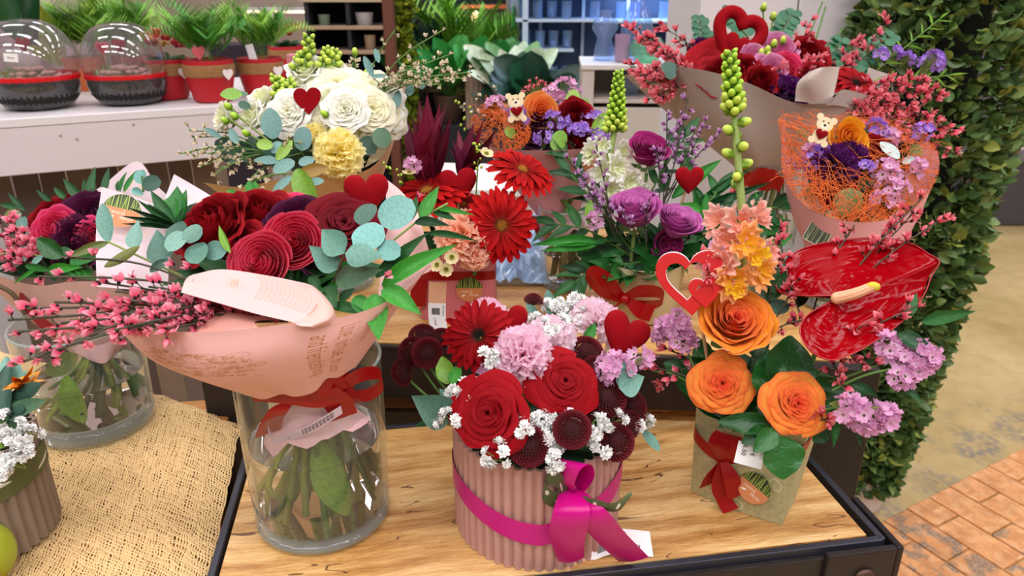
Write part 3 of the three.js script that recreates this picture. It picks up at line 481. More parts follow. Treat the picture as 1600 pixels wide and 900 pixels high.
{ // white cabinet with a niche, glass vases on top
  const t = thing('white_cabinet', 'white open cabinet with a glass bowl in its niche', 'cabinet', [0.5, 0, -3.3]); t.rotation.y = -0.06;
  const w = std(0xcfc6bd, 0.55);
  part(t, 'top', rbox(0.52, 0.02, 0.4, 0.003, 0.05, 1.0, 0), std(0xdcd8d4, 0.5)); part(t, 'side_panel', rbox(0.05, 0.99, 0.38, 0.003, -0.18, 0.495, 0), w); part(t, 'side_panel', rbox(0.05, 0.99, 0.38, 0.003, 0.28, 0.495, 0), w); part(t, 'back_panel', box(0.5, 0.98, 0.01, 0.05, 0.49, -0.18), std(0xb5a794, 0.6)); part(t, 'shelf', rbox(0.42, 0.016, 0.36, 0.002, 0.05, 0.865, 0), w); part(t, 'front_panel', rbox(0.42, 0.8, 0.016, 0.002, 0.05, 0.44, 0.175), w);
  const top = 1.011, gb = phy(0xcfe4ff, 0.03, { transmission: 0.85, thickness: 0 }), gg = phy(0xa8e0c0, 0.03, { transmission: 0.75, thickness: 0 }), gp = phy(0xc8a8c8, 0.15, { transmission: 0.4, thickness: 0 });
  single('glass_bowl', 'round glass bowl in the niche of the white cabinet', 'bowl', lathe([[0, 0.002], [0.03, 0.003], [0.06, 0.03], [0.062, 0.06], [0.045, 0.085], [0.043, 0.085]], 30), gb, [0.5, 0.875, -3.26]);
  single('glass_vase', 'squat clear glass jar with wide shoulders on the white cabinet', 'vase', lathe([[0, 0.002], [0.045, 0.004], [0.04, 0.05], [0.03, 0.09], [0.055, 0.13], [0.05, 0.16], [0.02, 0.18], [0.03, 0.2], [0.028, 0.2]], 32), gb, [0.39, top, -3.3]);
  single('glass_vase', 'clear glass vase with long thin neck on the white cabinet', 'vase', lathe([[0, 0.002], [0.04, 0.003], [0.055, 0.06], [0.07, 0.12], [0.055, 0.18], [0.018, 0.25], [0.014, 0.36], [0.016, 0.4]], 32), gb, [0.53, top, -3.34]);
  single('glass_vase', 'round pale green glass vase on the white cabinet', 'vase', lathe([[0, 0.002], [0.04, 0.003], [0.07, 0.04], [0.07, 0.07], [0.05, 0.1], [0.048, 0.1]], 32), gg, [0.555, top, -3.2]);
  single('glass_vase', 'straight mauve glass cylinder on the white cabinet', 'vase', lathe([[0, 0.002], [0.03, 0.003], [0.032, 0.11], [0.03, 0.11], [0.028, 0.006]], 28), gp, [0.455, top, -3.22]);
  single('glass_vase', 'small green tinted bottle at the right of the white cabinet', 'vase', lathe([[0, 0.002], [0.035, 0.003], [0.045, 0.05], [0.02, 0.09], [0.015, 0.14], [0.018, 0.15]], 28), gg, [0.68, top, -3.3]);
  const d = thing('display_plinth', 'pale low plinth behind the purple roses', 'plinth', [0.04, 0, -2.25]); d.rotation.y = -0.1; part(d, 'body', rbox(0.56, 0.74, 0.3, 0.004, 0, 0.37, 0), std(0xd8d4d2, 0.55)); part(d, 'top', rbox(0.6, 0.02, 0.34, 0.003, 0, 0.75, 0), std(0xe2dfdc, 0.5));
  for (let i = 0; i < 5; i++) part(d, 'bar', rbox(0.012, 0.6, 0.008, 0.002, -0.05 + i * 0.045, 0.4, 0.154), i % 2 ? std(0x8fa89a, 0.5) : std(0xf0efee, 0.5));
}
// ---------------------------------------------------------------- flowers: prototypes of unit radius, axis +y, centre of the head at the origin
const petalMat = phy(0xffffff, 0.85, { vertexColors: true, specularIntensity: 0.4, transmission: 0.35, thickness: 0 });
const frillMat = phy(0xffffff, 0.9, { vertexColors: true, specularIntensity: 0.3, transmission: 0.5, thickness: 0 });
const petalMatV = phy(0xffffff, 0.75, { vertexColors: true, specularIntensity: 0.3, sheen: 0.12, sheenColor: C(0xff2a40), sheenRoughness: 0.4 });
const group = (name) => { const g = new THREE.Group(); g.name = name; return g; };
const bud = (g, name, geo, mat) => { const m = flag(new THREE.Mesh(geo, mat)); m.name = name; g.add(m); return m; };
// layered cup flowers: rose, ranunculus, lisianthus
function cupFlower(name, o) {
  const g = group(name), N = o.n, parts = [];
  for (let k = 0; k < N; k++) {
    const t = k / (N - 1), az = k * 2.39996 + rr(-0.25, 0.25), w = lerp(o.w[0], o.w[1], t) * rr(0.92, 1.08), rho = o.r0 + (1 - o.r0) * Math.pow(t, o.pr ?? 0.85), top = lerp(o.top[0], o.top[1], Math.pow(t, o.pt ?? 1.5)) + rr(-0.03, 0.03);
    const curl = lerp(o.curl[0], o.curl[1], t * t) * rr(0.7, 1.2), ph = rr(0, 6), base = lerp(-0.25, -0.75, t), inc = (o.inc ?? 0) * (1 - t), tint = rr(-0.06, 0.06);
    const f = (u, v) => {
      const s = 2 * u - 1, wide = 0.3 + 0.7 * Math.sin(Math.min(1, v * 0.85 + 0.2) * Math.PI / 2), ang = az + s * w * wide;
      const vv = v * (1 - o.round * Math.pow(Math.abs(s), 2.6)) + (o.point ?? 0) * v * v * Math.max(0, 1 - Math.abs(s) * 3) * t;
      let r = rho * Math.pow(Math.sin(Math.min(1, vv * 0.98 + 0.02) * Math.PI / 2), 0.75);
      r -= inc * rho * Math.pow(Math.max(0, vv - 0.45), 1.5) * 1.5;
      const c = Math.max(0, vv - 0.68); r += curl * c * c * 3.2; let y = base + (top - base) * vv - curl * c * c * (3.2 + 2 * s * s);
      r *= 1 + (o.spiral ?? 0.06) * s; r += (o.rip ?? 0.015) * Math.sin(s * (o.rf ?? 5) + ph) * vv * vv * (0.4 + t); y += (o.rip ?? 0.015) * 1.2 * Math.sin(s * (o.rf ?? 5) * 1.3 + ph * 2) * vv * vv * vv;
      return [Math.cos(ang) * r, y, Math.sin(ang) * r];
    };
    const col = (u, v) => { const s = Math.abs(2 * u - 1), e = clamp((v - (o.edgeAt ?? 0.9)) * 12, 0, 1); let q = mix3(o.c0, o.c1, clamp(t * (o.ct ?? 1) + tint, 0, 1)); if (o.cb) q = mix3(o.cb, q, clamp(v * 1.8 - 0.2, 0, 1)); const st = 1 + 0.08 * n2(u * 22 + k * 3, v * 2); if (o.ce) q = mix3(q, o.ce, e * (o.es ?? 0.8)); return [q[0] * st, q[1] * st, q[2] * st]; };
    const geo = sheet(o.nu ?? 12, o.nv ?? 9, f, col);
    if (o.joined) parts.push(geo); else bud(g, 'petal', geo, o.mat ?? petalMat);
  }
  if (o.joined) bud(g, 'petals', merge(parts), o.mat ?? petalMat);
  if (o.sepal) for (let i = 0; i < 5; i++) { const a = i * 1.2566; bud(g, 'sepal', sheet(3, 6, (u, v) => { const s = 2 * u - 1, w = 0.2 * Math.sin(Math.PI * (0.25 + 0.75 * v)), r = 0.15 + 0.62 * Math.pow(v, 0.7); return [Math.cos(a + s * w / r) * r, -0.86 + 0.35 * v * v + 0.02, Math.sin(a + s * w / r) * r]; }), std(0x55752c, 0.5)); }
  return g;
}
const P = {};
const roseShape = { n: 34, r0: 0.06, w: [2.0, 0.98], top: [0.46, 0.12], pt: 1.3, round: 0.15, curl: [0.42, 0.95], inc: 0.12, pr: 1.15, spiral: 0.12, rip: 0.022, point: 0.05, nu: 14, nv: 11 };
P.redrose = () => cupFlower('rose', { ...roseShape, c0: lin(0x7c020e), c1: lin(0x980512), mat: petalMatV });
P.redrose2 = () => cupFlower('rose', { ...roseShape, n: 28, curl: [0.4, 1.1], c0: lin(0x7a020d), c1: lin(0x94040f), mat: petalMatV });
const orangeShape = { ...roseShape, n: 46, w: [1.5, 0.9], top: [0.34, 0.16], inc: 0.1, curl: [0.35, 0.95], rip: 0.036, rf: 5.5, sepal: true, c0: lin(0xdc3218), c1: lin(0xf09438), ct: 1.15, cb: lin(0xfabc38), ce: lin(0xec6030), es: 0.75 };
P.orangerose = () => cupFlower('rose', orangeShape);
P.yelloworange = () => cupFlower('rose', { ...orangeShape, n: 38, top: [0.74, 0.55], curl: [0.3, 0.55], pr: 0.85, c0: lin(0xee5430), c1: lin(0xf5a01c), cb: lin(0xf7b320), ce: lin(0xf08a4a) });
P.purplerose = () => cupFlower('rose', { ...roseShape, n: 30, top: [0.78, 0.62], curl: [0.28, 0.42], pr: 0.8, sepal: true, c0: lin(0xd470bc), c1: lin(0xc452a8), ce: lin(0xdf94cc), es: 0.5 });
P.darkrose = () => cupFlower('rose', { ...roseShape, n: 24, curl: [0.4, 0.8], top: [0.5, 0.3], c0: lin(0x560310), c1: lin(0x680414), mat: petalMatV });
P.magentarose = () => cupFlower('rose', { ...roseShape, n: 22, top: [0.8, 0.7], curl: [0.3, 0.5], sepal: true, c0: lin(0xa01468), c1: lin(0xa81a6e), ce: lin(0xb83a86), es: 0.5 });
P.ranunculus = () => cupFlower('ranunculus', { n: 54, r0: 0.08, w: [1.2, 0.72], top: [0.3, 0.14], round: 0.1, curl: [0.1, 0.3], inc: 0.45, pr: 0.9, pt: 1.2, spiral: 0.05, rip: 0.012, nu: 8, nv: 6, c0: lin(0xd8184a), c1: lin(0xc80e38), ce: lin(0xf2607c), edgeAt: 0.9, es: 0.75 });
P.ranunculusdark = () => cupFlower('ranunculus', { n: 40, r0: 0.1, w: [1.2, 0.8], top: [0.3, 0.15], round: 0.15, curl: [0, 0.5], inc: 0.5, rip: 0.03, nu: 8, nv: 6, c0: lin(0x4a0630), c1: lin(0x3d062c), ce: lin(0x651048), joined: true });
P.ranunculuspink = () => cupFlower('ranunculus', { n: 30, r0: 0.1, w: [1.2, 0.8], top: [0.3, 0.15], round: 0.15, curl: [0, 0.6], inc: 0.4, rip: 0.04, nu: 8, nv: 6, c0: lin(0xd81e54), c1: lin(0xdc2a60), ce: lin(0xee5a84), joined: true });
P.redcluster = () => cupFlower('ranunculus', { n: 36, r0: 0.1, w: [1.2, 0.8], top: [0.35, 0.15], round: 0.15, curl: [0, 0.6], inc: 0.4, rip: 0.05, nu: 8, nv: 6, c0: lin(0x86060f), c1: lin(0x7a040e), ce: lin(0x980a18), joined: true, mat: petalMatV });
P.whiterose = () => cupFlower('lisianthus', { n: 34, r0: 0.07, w: [1.7, 0.98], top: [0.42, 0.2], round: 0.14, curl: [0.4, 0.85], inc: 0.1, rip: 0.055, rf: 7, c0: lin(0xf2f0d2), c1: lin(0xf8f7f2), ce: lin(0xfbfbf8), sepal: true });
P.whitecup = () => cupFlower('lisianthus', { n: 9, r0: 0.3, w: [1.4, 0.95], top: [0.35, 0.3], round: 0.14, curl: [0.1, 0.9], inc: 0.1, rip: 0.07, rf: 7, c0: lin(0xeeefc4), c1: lin(0xf9f8f2), cb: lin(0xd8e094), ce: lin(0xfbfbf8), sepal: true });
P.creambloom = () => cupFlower('cream_rose', { n: 34, r0: 0.08, w: [1.6, 0.98], top: [0.42, 0.2], round: 0.16, curl: [0.4, 0.9], inc: 0.1, rip: 0.05, rf: 6, c0: lin(0xf5efbe), c1: lin(0xf8f5dc), ce: lin(0xfaf8ec), sepal: true });
P.pinktulip = () => cupFlower('lisianthus', { n: 9, r0: 0.3, w: [1.4, 0.95], top: [0.5, 0.4], round: 0.14, curl: [0.1, 0.6], inc: 0.1, rip: 0.05, rf: 6, c0: lin(0xd06a9c), c1: lin(0xd989b4), ce: lin(0xe7a8c8), joined: true });
P.yellowrose = () => cupFlower('rose', { ...roseShape, n: 16, top: [0.7, 0.6], curl: [0, 0.5], c0: lin(0xf0920e), c1: lin(0xf5b01c), ce: lin(0xf8c040), joined: true });
P.peachrose = () => cupFlower('rose', { ...roseShape, n: 14, top: [0.7, 0.6], curl: [0, 0.5], c0: lin(0xf08a3a), c1: lin(0xf59a48), ce: lin(0xf8b070), joined: true });
// frilled fans on a dome: carnation
function carnation(cBase, cTip, cEdge, n = 44, flat = 1, joined) {
  const g = group('carnation'), parts = [];
  const vs = [0, 1, 2, 3].map((k) => { const ph = rr(0, 9); return sheet(16, 7, (u, v) => { const s = 2 * u - 1, a = s * (0.12 + 0.62 * Math.pow(v, 1.1)), L = 0.25 + 0.75 * v, zig = v > 0.99 ? 1 + 0.06 * (((u * 8 + k * 0.3) % 1) < 0.5 ? 1 : -1) * 0.6 : 1, ruf = 0.13 * v * v * Math.sin(s * 7 + ph) + 0.05 * v * v * Math.sin(s * 15 + ph * 2); return [Math.sin(a) * L * zig, Math.cos(a) * L * zig, ruf]; }, (u, v) => { const m = 1 + 0.06 * n2(u * 14, v * 3 + k); let q = mix3(cBase, cTip, clamp(v * 1.6 - 0.5, 0, 1)); q = mix3(q, cEdge, clamp((v - 0.95) * 14 + 0.2 * n2(u * 9 + k * 5, v * 2), 0, 1) * 0.65); return [q[0] * m, q[1] * m, q[2] * m]; }); });
  for (let i = 0; i < n; i++) {
    const t = i / (n - 1), az = i * 2.39996 + rr(-0.2, 0.2), th = 0.08 + 1.45 * Math.pow(t, 0.75) * flat + rr(-0.08, 0.08), L = lerp(0.82, 1.0, t) * rr(0.92, 1.05);
    const m = new THREE.Object3D(); m.rotation.order = 'YXZ'; m.rotation.set(th, az, 0); m.position.y = -0.42; m.scale.set(L, L, L); const y = new THREE.Matrix4().makeRotationY(rr(-0.9, 0.9)); m.updateMatrix(); m.matrix.multiply(y);
    if (joined) parts.push(vs[i % 4].clone().applyMatrix4(m.matrix)); else { const b = bud(g, 'petal', vs[i % 4], frillMat); m.matrix.decompose(b.position, b.quaternion, b.scale); }
  }
  if (joined) bud(g, 'petals', merge(parts), frillMat);
  bud(g, 'calyx', lathe([[0.02, -0.95], [0.14, -0.9], [0.2, -0.55], [0.26, -0.3]], 10), std(0x6f8f3a, 0.55));
  return g;
}
P.pinkcarnation = () => carnation(lin(0xf6a8cc), lin(0xfff6fa), lin(0xf07cc0), 38);
P.palecarnation = () => carnation(lin(0xfad8e4), lin(0xfff8fa), lin(0xf3a4d0), 32);
P.peachcarnation = () => carnation(lin(0xffb488), lin(0xffd4b8), lin(0xffe4d2), 34);
P.yellowcarnation = () => carnation(lin(0xffef78), lin(0xfff6b0), lin(0xfffbe0), 34);
P.purplecarnation = () => carnation(lin(0x4a0850), lin(0x55085c), lin(0x6d1274), 34, 1, true);
// ray flowers
function gerbera(c, c2, disc, eye) {
  const g = group('gerbera');
  const ray = (L, w, ph) => sheet(5, 9, (u, v) => { const s = 2 * u - 1, ww = 1.45 * w * Math.pow(Math.sin(Math.PI * Math.min(1, v * 0.8 + 0.12)), 0.55) * (v > 0.97 ? 0.7 : 1), notch = v > 0.95 ? -0.03 * Math.cos(s * 6.3) : 0; return [s * ww, 0.03 + 0.1 * v - 0.22 * v * v + 0.35 * ww * s * s + 0.012 * Math.sin(s * 9) * v, 0.2 + L * v + notch]; }, (u, v) => { const st = 1 + 0.12 * Math.sin((u * 2 - 1) * 12 + ph) * 0.5; const q = mix3(c, c2, clamp(v * 1.4 - 0.3, 0, 1)); return q.map((x) => x * st); });
  const A = [ray(0.78, 0.085, 0), ray(0.8, 0.075, 1), ray(0.74, 0.09, 2)], B = [ray(0.56, 0.07, 1), ray(0.6, 0.065, 3)];
  for (let i = 0; i < 26; i++) { const b = bud(g, 'petal', A[i % 3], petalMatV); b.rotation.set(rr(-0.06, 0.08), i / 26 * 6.283 + rr(-0.05, 0.05), rr(-0.15, 0.15), 'YXZ'); }
  for (let i = 0; i < 20; i++) { const b = bud(g, 'petal', B[i % 2], petalMatV); b.rotation.set(rr(-0.22, -0.08), i / 20 * 6.283 + rr(-0.08, 0.08), rr(-0.15, 0.15), 'YXZ'); b.position.y = 0.03; }
  const fl = []; for (let i = 0; i < 130; i++) { const q = Math.sqrt(i / 130), a = i * 2.39996, L = lerp(0.035, 0.15, q * q); fl.push(paint(new THREE.ConeGeometry(0.022, L, 4).translate(0, L / 2, 0).rotateX(0.25 + 0.8 * q * q).rotateY(a).translate(Math.sin(a) * 0.25 * q, 0.1 - 0.05 * q * q, Math.cos(a) * 0.25 * q), q < 0.5 ? eye : q < 0.86 ? disc : (i % 3 ? disc : c2))); }
  bud(g, 'disc', merge(fl), petalMat);
  bud(g, 'calyx', lathe([[0.03, -0.3], [0.16, -0.2], [0.24, 0.02], [0.2, 0.06]], 14), std(0x4d7a2a, 0.6));
  return g;
}
P.redgerbera = () => gerbera(lin(0x880303), lin(0xae0606), lin(0xa8330e), lin(0xc98a2a));
P.darkgerbera = () => gerbera(lin(0x80030a), lin(0x9a0510), lin(0x7a0c12), lin(0x1c0506));
// small button chrysanthemum: quilled florets over a cushion
function pompon(c, tip) {
  const g = group('pompon_chrysanthemum'), l = [];
  const q = sheet(2, 3, (u, v) => { const s = 2 * u - 1; return [s * 0.058 * (0.7 + 0.6 * v), v * 0.3, 0.05 * s * s - 0.2 * v * v]; }, (u, v) => mix3(c, tip, clamp(v * 4 - 3, 0, 1)));
  for (let i = 0; i < 240; i++) { const t = i / 240, th = Math.acos(1 - 1.25 * t), az = i * 2.39996; const m = new THREE.Object3D(); m.rotation.order = 'YXZ'; m.rotation.set(th * 0.9 + 0.55, az, 0); m.position.set(Math.sin(th) * 0.66 * Math.sin(az), Math.cos(th) * 0.52 - 0.1, Math.sin(th) * 0.66 * Math.cos(az)); m.scale.setScalar(lerp(0.55, 1.15, t)); m.updateMatrix(); l.push(q.clone().applyMatrix4(m.matrix)); }
  bud(g, 'florets', merge(l), petalMat); bud(g, 'cushion', ball(0.56, 16, 10).scale(1, 0.75, 1).translate(0, -0.12, 0), std(0x3a040a, 0.85)); return g;
}
P.pompon = () => pompon(lin(0x5c040c), lin(0x94323f));
// five small petals round a throat: limonium, wax flower, gypsophila
function floret(name, n, c, cm, cup, r0 = 0.2, notch = 0.12, wd = 0.55) {
  const g = group(name), l = [];
  for (let i = 0; i < n; i++) l.push(sheet(4, 4, (u, v) => { const s = 2 * u - 1, w = wd * Math.sin(Math.PI * (0.18 + 0.62 * v)), L = r0 + (1 - r0) * v * (1 - notch * (v > 0.9 ? (1 - Math.abs(s)) : 0)); return [s * w, cup * v * v + 0.12 * w * s * s, L]; }, (u, v) => mix3(cm, c, clamp(v * 2.2, 0, 1))).rotateY(i / n * 6.283));
  bud(g, 'petals', merge(l), petalMat); return g;
}
const single1 = (g) => { const m = g.children[0]; m.name = g.name; return m; };
P.lilacfloret = () => single1(floret('floret', 5, lin(0xe4acd2), lin(0xecd0de), 0.55, 0.2, 0.2, 0.42));
P.purplefloret = () => single1(floret('floret', 5, lin(0xb286e0), lin(0xd6c4f0), 0.5, 0.2, 0.2, 0.45));
P.waxflower = () => { const g = floret('wax_flower', 5, lin(0xf0e2b4), lin(0xdfe08a), 0.25, 0.3, 0, 0.5); bud(g, 'disc', merge([lathe([[0.3, 0.1], [0.36, 0.03], [0.28, -0.06], [0, -0.08]], 16), ball(0.1, 8, 6).translate(0, 0.02, 0)]), std(0x7a7a14, 0.5)); for (let i = 0; i < 10; i++) { const a = i * 0.628; bud(g, 'stamen', ball(0.05, 6, 4).translate(Math.cos(a) * 0.33, 0.12, Math.sin(a) * 0.33), std(0xdcc24a, 0.6)); } return g; };
P.gyp = () => { const l = []; for (let i = 0; i < 22; i++) { const t = i / 22, th = 0.2 + 1.3 * t, az = i * 2.4; const q = sheet(2, 3, (u, v) => { const s = 2 * u - 1; return [s * 0.3 * Math.sin(Math.PI * (0.2 + 0.7 * v)), v * 0.95, 0.1 * Math.sin(s * 4) * v + 0.15 * v * v]; }); l.push(q.rotateX(th).rotateY(az)); } const m = flag(new THREE.Mesh(merge(l), std(0xf3f3f0, 0.7))); m.name = 'floret'; return m; };
// pea flower of the broom sprays: standard, wings, keel and a dark calyx; axis +y
function peaFlower(c, c2, dark) {
  const l = [];
  l.push(sheet(4, 4, (u, v) => { const s = 2 * u - 1, w = 0.42 * Math.sin(Math.PI * (0.12 + 0.8 * v)); return [s * w, 0.1 + 0.75 * v - 0.1 * s * s, -0.1 - 0.45 * v * v + 0.2 * s * s * w]; }, (u, v) => mix3(c, c2, clamp(v * 1.3 - 0.3, 0, 1))));
  for (const k of [-1, 1]) l.push(sheet(3, 4, (u, v) => { const s = 2 * u - 1, w = 0.22 * Math.sin(Math.PI * (0.1 + 0.85 * v)); return [k * (0.1 + 0.16 * v) + s * w * 0.35, 0.12 + 0.82 * v, 0.12 + s * w + 0.1 * v]; }, (u, v) => mix3(c, c2, v * 0.8)));
  l.push(paint(ball(0.13, 6, 5).scale(0.8, 1.5, 1).translate(0, 0.4, 0.1), c2));
  l.push(paint(ball(0.17, 7, 5).scale(1, 1.1, 1).translate(0, 0.05, 0), dark));
  const m = flag(new THREE.Mesh(merge(l.map((g) => g)), petalMat)); m.name = 'blossom'; return m;
}
P.peapink = () => peaFlower(lin(0xec4a72), lin(0xfab8c6), lin(0x2c1016));
P.peacoral = () => peaFlower(lin(0xdc3e54), lin(0xf5a0a8), lin(0x3a1016));
P.pealilac = () => peaFlower(lin(0x9a4a98), lin(0xe2bfe0), lin(0x3a1030));
P.peawhite = () => peaFlower(lin(0xd8c8a0), lin(0xefe6d2), lin(0x6a4a2a));
// snapdragon
P.snapbud = () => { const l = [paint(ball(0.42, 10, 8).scale(0.9, 1.4, 0.95).translate(0, 0.5, 0), (p, i) => mix3(lin(0x86ac2c), lin(0xc2d650), clamp(p.getY(i) * 1.1 - 0.1, 0, 1)))]; for (let i = 0; i < 5; i++) l.push(paint(sheet(2, 3, (u, v) => { const s = 2 * u - 1; return [s * 0.22 * Math.sin(Math.PI * (0.3 + 0.65 * v)), v * 0.5, 0.1 + 0.38 * Math.sqrt(v)]; }).rotateY(i * 1.2566), lin(0x6f9a26))); const m = flag(new THREE.Mesh(merge(l), std(0xffffff, 0.45, { vertexColors: true }))); m.name = 'bud'; return m; };
P.snapgreen = () => { const m = P.snapbud(); const c = m.geometry.attributes.color; for (let i = 0; i < c.count; i++) c.setXYZ(i, c.getX(i) * 0.8, c.getY(i), c.getZ(i) * 0.6); return m; };
function snapFlower(c, c2, throat) {
  const g = group('snapdragon_floret');
  const lobe = (w, L, curl, ph) => sheet(8, 7, (u, v) => { const s = 2 * u - 1, ww = w * Math.sin(Math.PI * Math.min(1, 0.14 + 0.8 * v)) * (v > 0.96 ? 0.8 : 1); return [s * ww, 0.15 + L * v - curl * v * v * v, 0.1 + 0.42 * v + curl * 0.7 * v * v + 0.17 * Math.sin(s * 6 + ph * 3) * v * v - 0.15 * s * s * ww]; }, (u, v) => mix3(c2, c, clamp(v * 1.5, 0, 1)));
  for (const a of [-0.5, 0.5]) { const b = bud(g, 'petal', lobe(0.78, 1.0, 0.32, a), petalMat); b.rotation.y = 0; b.rotation.z = a * 0.9; }
  for (const a of [-0.9, 0, 0.9]) { const b = bud(g, 'petal', lobe(0.6, 0.9, 0.3, a), petalMat); b.rotation.set(0, 0, Math.PI + a * 0.85); }
  bud(g, 'throat', paint(merge([ball(0.24, 12, 9).scale(0.9, 0.8, 0.9).translate(-0.11, -0.16, 0.34), ball(0.24, 12, 9).scale(0.9, 0.8, 0.9).translate(0.11, -0.16, 0.34), new THREE.CylinderGeometry(0.34, 0.26, 0.8, 12).rotateX(Math.PI / 2).translate(0, 0, -0.05)]), (p, i) => p.getZ(i) > 0.3 ? throat : c2), petalMat);
  return g; // looks along +z
}
P.snappeach = () => snapFlower(lin(0xf6b8a4), lin(0xf2a494), lin(0xf3b48a));
P.snaporange = () => snapFlower(lin(0xf6b070), lin(0xf4b050), lin(0xf6cf1e));
P.snappink = () => snapFlower(lin(0xf5bab0), lin(0xf0a4a2), lin(0xf2b496));
P.snapwhite = () => snapFlower(lin(0xf1f0e0), lin(0xe4e6b8), lin(0xe6dc6a));
P.snapwhitecup = () => cupFlower('snapdragon_floret', { n: 8, r0: 0.35, w: [1.0, 0.7], top: [0.35, 0.3], round: 0.2, curl: [0.2, 0.9], rip: 0.13, rf: 8, c0: lin(0xecf0c8), c1: lin(0xf8f8ee), cb: lin(0xd8e2a0), ce: lin(0xfcfcf6) });
P.snapcup = () => cupFlower('snapdragon_floret', { n: 8, r0: 0.35, w: [1.0, 0.7], top: [0.35, 0.3], round: 0.2, curl: [0.2, 0.9], rip: 0.13, rf: 8, c0: lin(0xf2a898), c1: lin(0xf6bcac), cb: lin(0xf0a07c), ce: lin(0xf8cdbf) });
P.snapgold = () => cupFlower('snapdragon_floret', { n: 8, r0: 0.35, w: [1.0, 0.7], top: [0.35, 0.3], round: 0.2, curl: [0.2, 0.9], rip: 0.13, rf: 8, c0: lin(0xf4b030), c1: lin(0xf3ab6c), cb: lin(0xf5c21c), ce: lin(0xf6bb90) });
P.goldlip = () => cupFlower('snapdragon_floret', { n: 6, r0: 0.5, w: [1.1, 0.8], top: [0.3, 0.5], round: 0.2, curl: [0.3, 0.5], inc: 0.6, rip: 0.1, rf: 7, c0: lin(0xf4c81c), c1: lin(0xf6d030), ce: lin(0xf8da50) });
const cacheP = {};
const proto = (k, v = 0) => (cacheP[k + v] ??= P[k]());
function flower(t, key, p, r, dir, label, roll, v = 0) { const o = put(t, proto(key, v), p, r, dir, roll); if (label) o.userData.label = label; return o; }
function flowerFace(t, key, p, r, dir, roll = 0) { const o = proto(key).clone(); o.position.copy(rel(t, p)); o.scale.setScalar(r); face(o, dir, roll); t.add(o); return o; }
// a thin curved broom spray from a to b with blossoms on the last part
function broom(t, name, a, b, key, n, size, o = {}) {
  const s = sub(t, name), A = V(a), B = V(b), L = A.distanceTo(B), sag = o.sag ?? 0.06, mid = A.clone().lerp(B, 0.5).add(V(rr(-0.03, 0.03), sag, rr(-0.03, 0.03)).multiplyScalar(L / 0.3 * 0.5));
  const k = curve([a, mid.toArray(), b]);
  const twigs = [tube(rels(s, k.getPoints(6)), o.r ?? 0.0009, 12, 4)], from = o.from ?? 0.35;
  const bl = [];
  for (let i = 0; i < n; i++) {
    const v = from + (1 - from) * Math.pow((i + rnd() * 0.8) / n, 0.9), p = k.getPoint(Math.min(1, v)), tg = k.getTangent(Math.min(1, v)), off = V(rr(-1, 1), rr(-0.6, 1), rr(-1, 1)).normalize(), d = tg.clone().multiplyScalar(0.7).add(off).normalize(), q = p.clone().addScaledVector(d, rr(0.3, 1) * (o.out ?? 0.006));
    twigs.push(tube(rels(s, [p, p.clone().lerp(q, 0.5).addScaledVector(tg, 0.001), q]), 0.0006, 2, 3)); bl.push([q, d]);
  }
  part(s, 'stem', merge(twigs), o.mat ?? SM.twig);
  if (o.joined) { const pr = proto(key); const gs = bl.map(([q, d]) => { const m = new THREE.Object3D(); m.position.copy(rel(s, q)); aim(m, d, rnd() * 6); m.scale.setScalar(size * rr(0.7, 1.15)); m.updateMatrix(); return pr.geometry.clone().applyMatrix4(m.matrix); }); const m = part(s, 'blossoms', merge(gs), pr.material); m.userData.kind = 'stuff'; }
  else for (const [q, d] of bl) put(s, proto(key), q, size * rr(0.75, 1.15), d);
  return s;
}
// a rounded cluster of small florets
function cluster(t, name, key, p, R, n, size, dir = [0, 1, 0.4], o = {}) {
  const s = sub(t, name); s.position.copy(rel(t, p)); const D = V(dir).normalize(), base = V(p).addScaledVector(D, -R * 1.6), tw = [], l = [];
  for (let i = 0; i < n; i++) { const a = V(rr(-1, 1), rr(-1, 1), rr(-1, 1)).normalize().addScaledVector(D, 0.7).normalize(), q = V(p).add(a.clone().multiply(V(1, o.flat ?? 0.8, 1)).multiplyScalar(R * rr(0.55, 1))); tw.push(tube(rels(s, [base, base.clone().lerp(q, 0.6).addScaledVector(D, R * 0.1), q]), 0.0007, 4, 3)); l.push([q, a]); }
  part(s, 'stems', merge(tw), o.mat ?? SM.pale);
  if (o.joined) { const pr = proto(key); const m = part(s, 'florets', merge(l.map(([q, d]) => { const m = new THREE.Object3D(); m.position.copy(rel(s, q)); aim(m, d, rnd() * 6); m.scale.setScalar(size * rr(0.8, 1.15)); m.updateMatrix(); return pr.geometry.clone().applyMatrix4(m.matrix); })), pr.material); m.userData.kind = 'stuff'; }
  else for (const [q, d] of l) put(s, proto(key), q, size * rr(0.8, 1.15), d);
  return s;
}
// a bud spike from a to b, buds larger towards the foot
function spike(t, a, b, r0, r1, n, key = 'snapbud', mat = SM.pale) {
  const s = sub(t, 'flower_spike'), k = curve([a, V(a).lerp(V(b), 0.5).add(V(0.004, 0, 0.002)).toArray(), b]);
  part(s, 'stem', taper(rels(s, k.getPoints(6)), 0.0042, 0.0022, 14, 8), mat);
  for (let i = 0; i < n; i++) { const v = Math.pow(i / (n - 1), 0.8), az = i * 2.4, r = lerp(r0, r1, v), p = k.getPoint(Math.min(0.995, v)), d = V(Math.cos(az), lerp(0.55, 1.2, v), Math.sin(az)).normalize(); put(s, proto(key), p.add(V(Math.cos(az), 0, Math.sin(az)).multiplyScalar(0.003)).toArray(), r, d.toArray()); }
  return s;
}
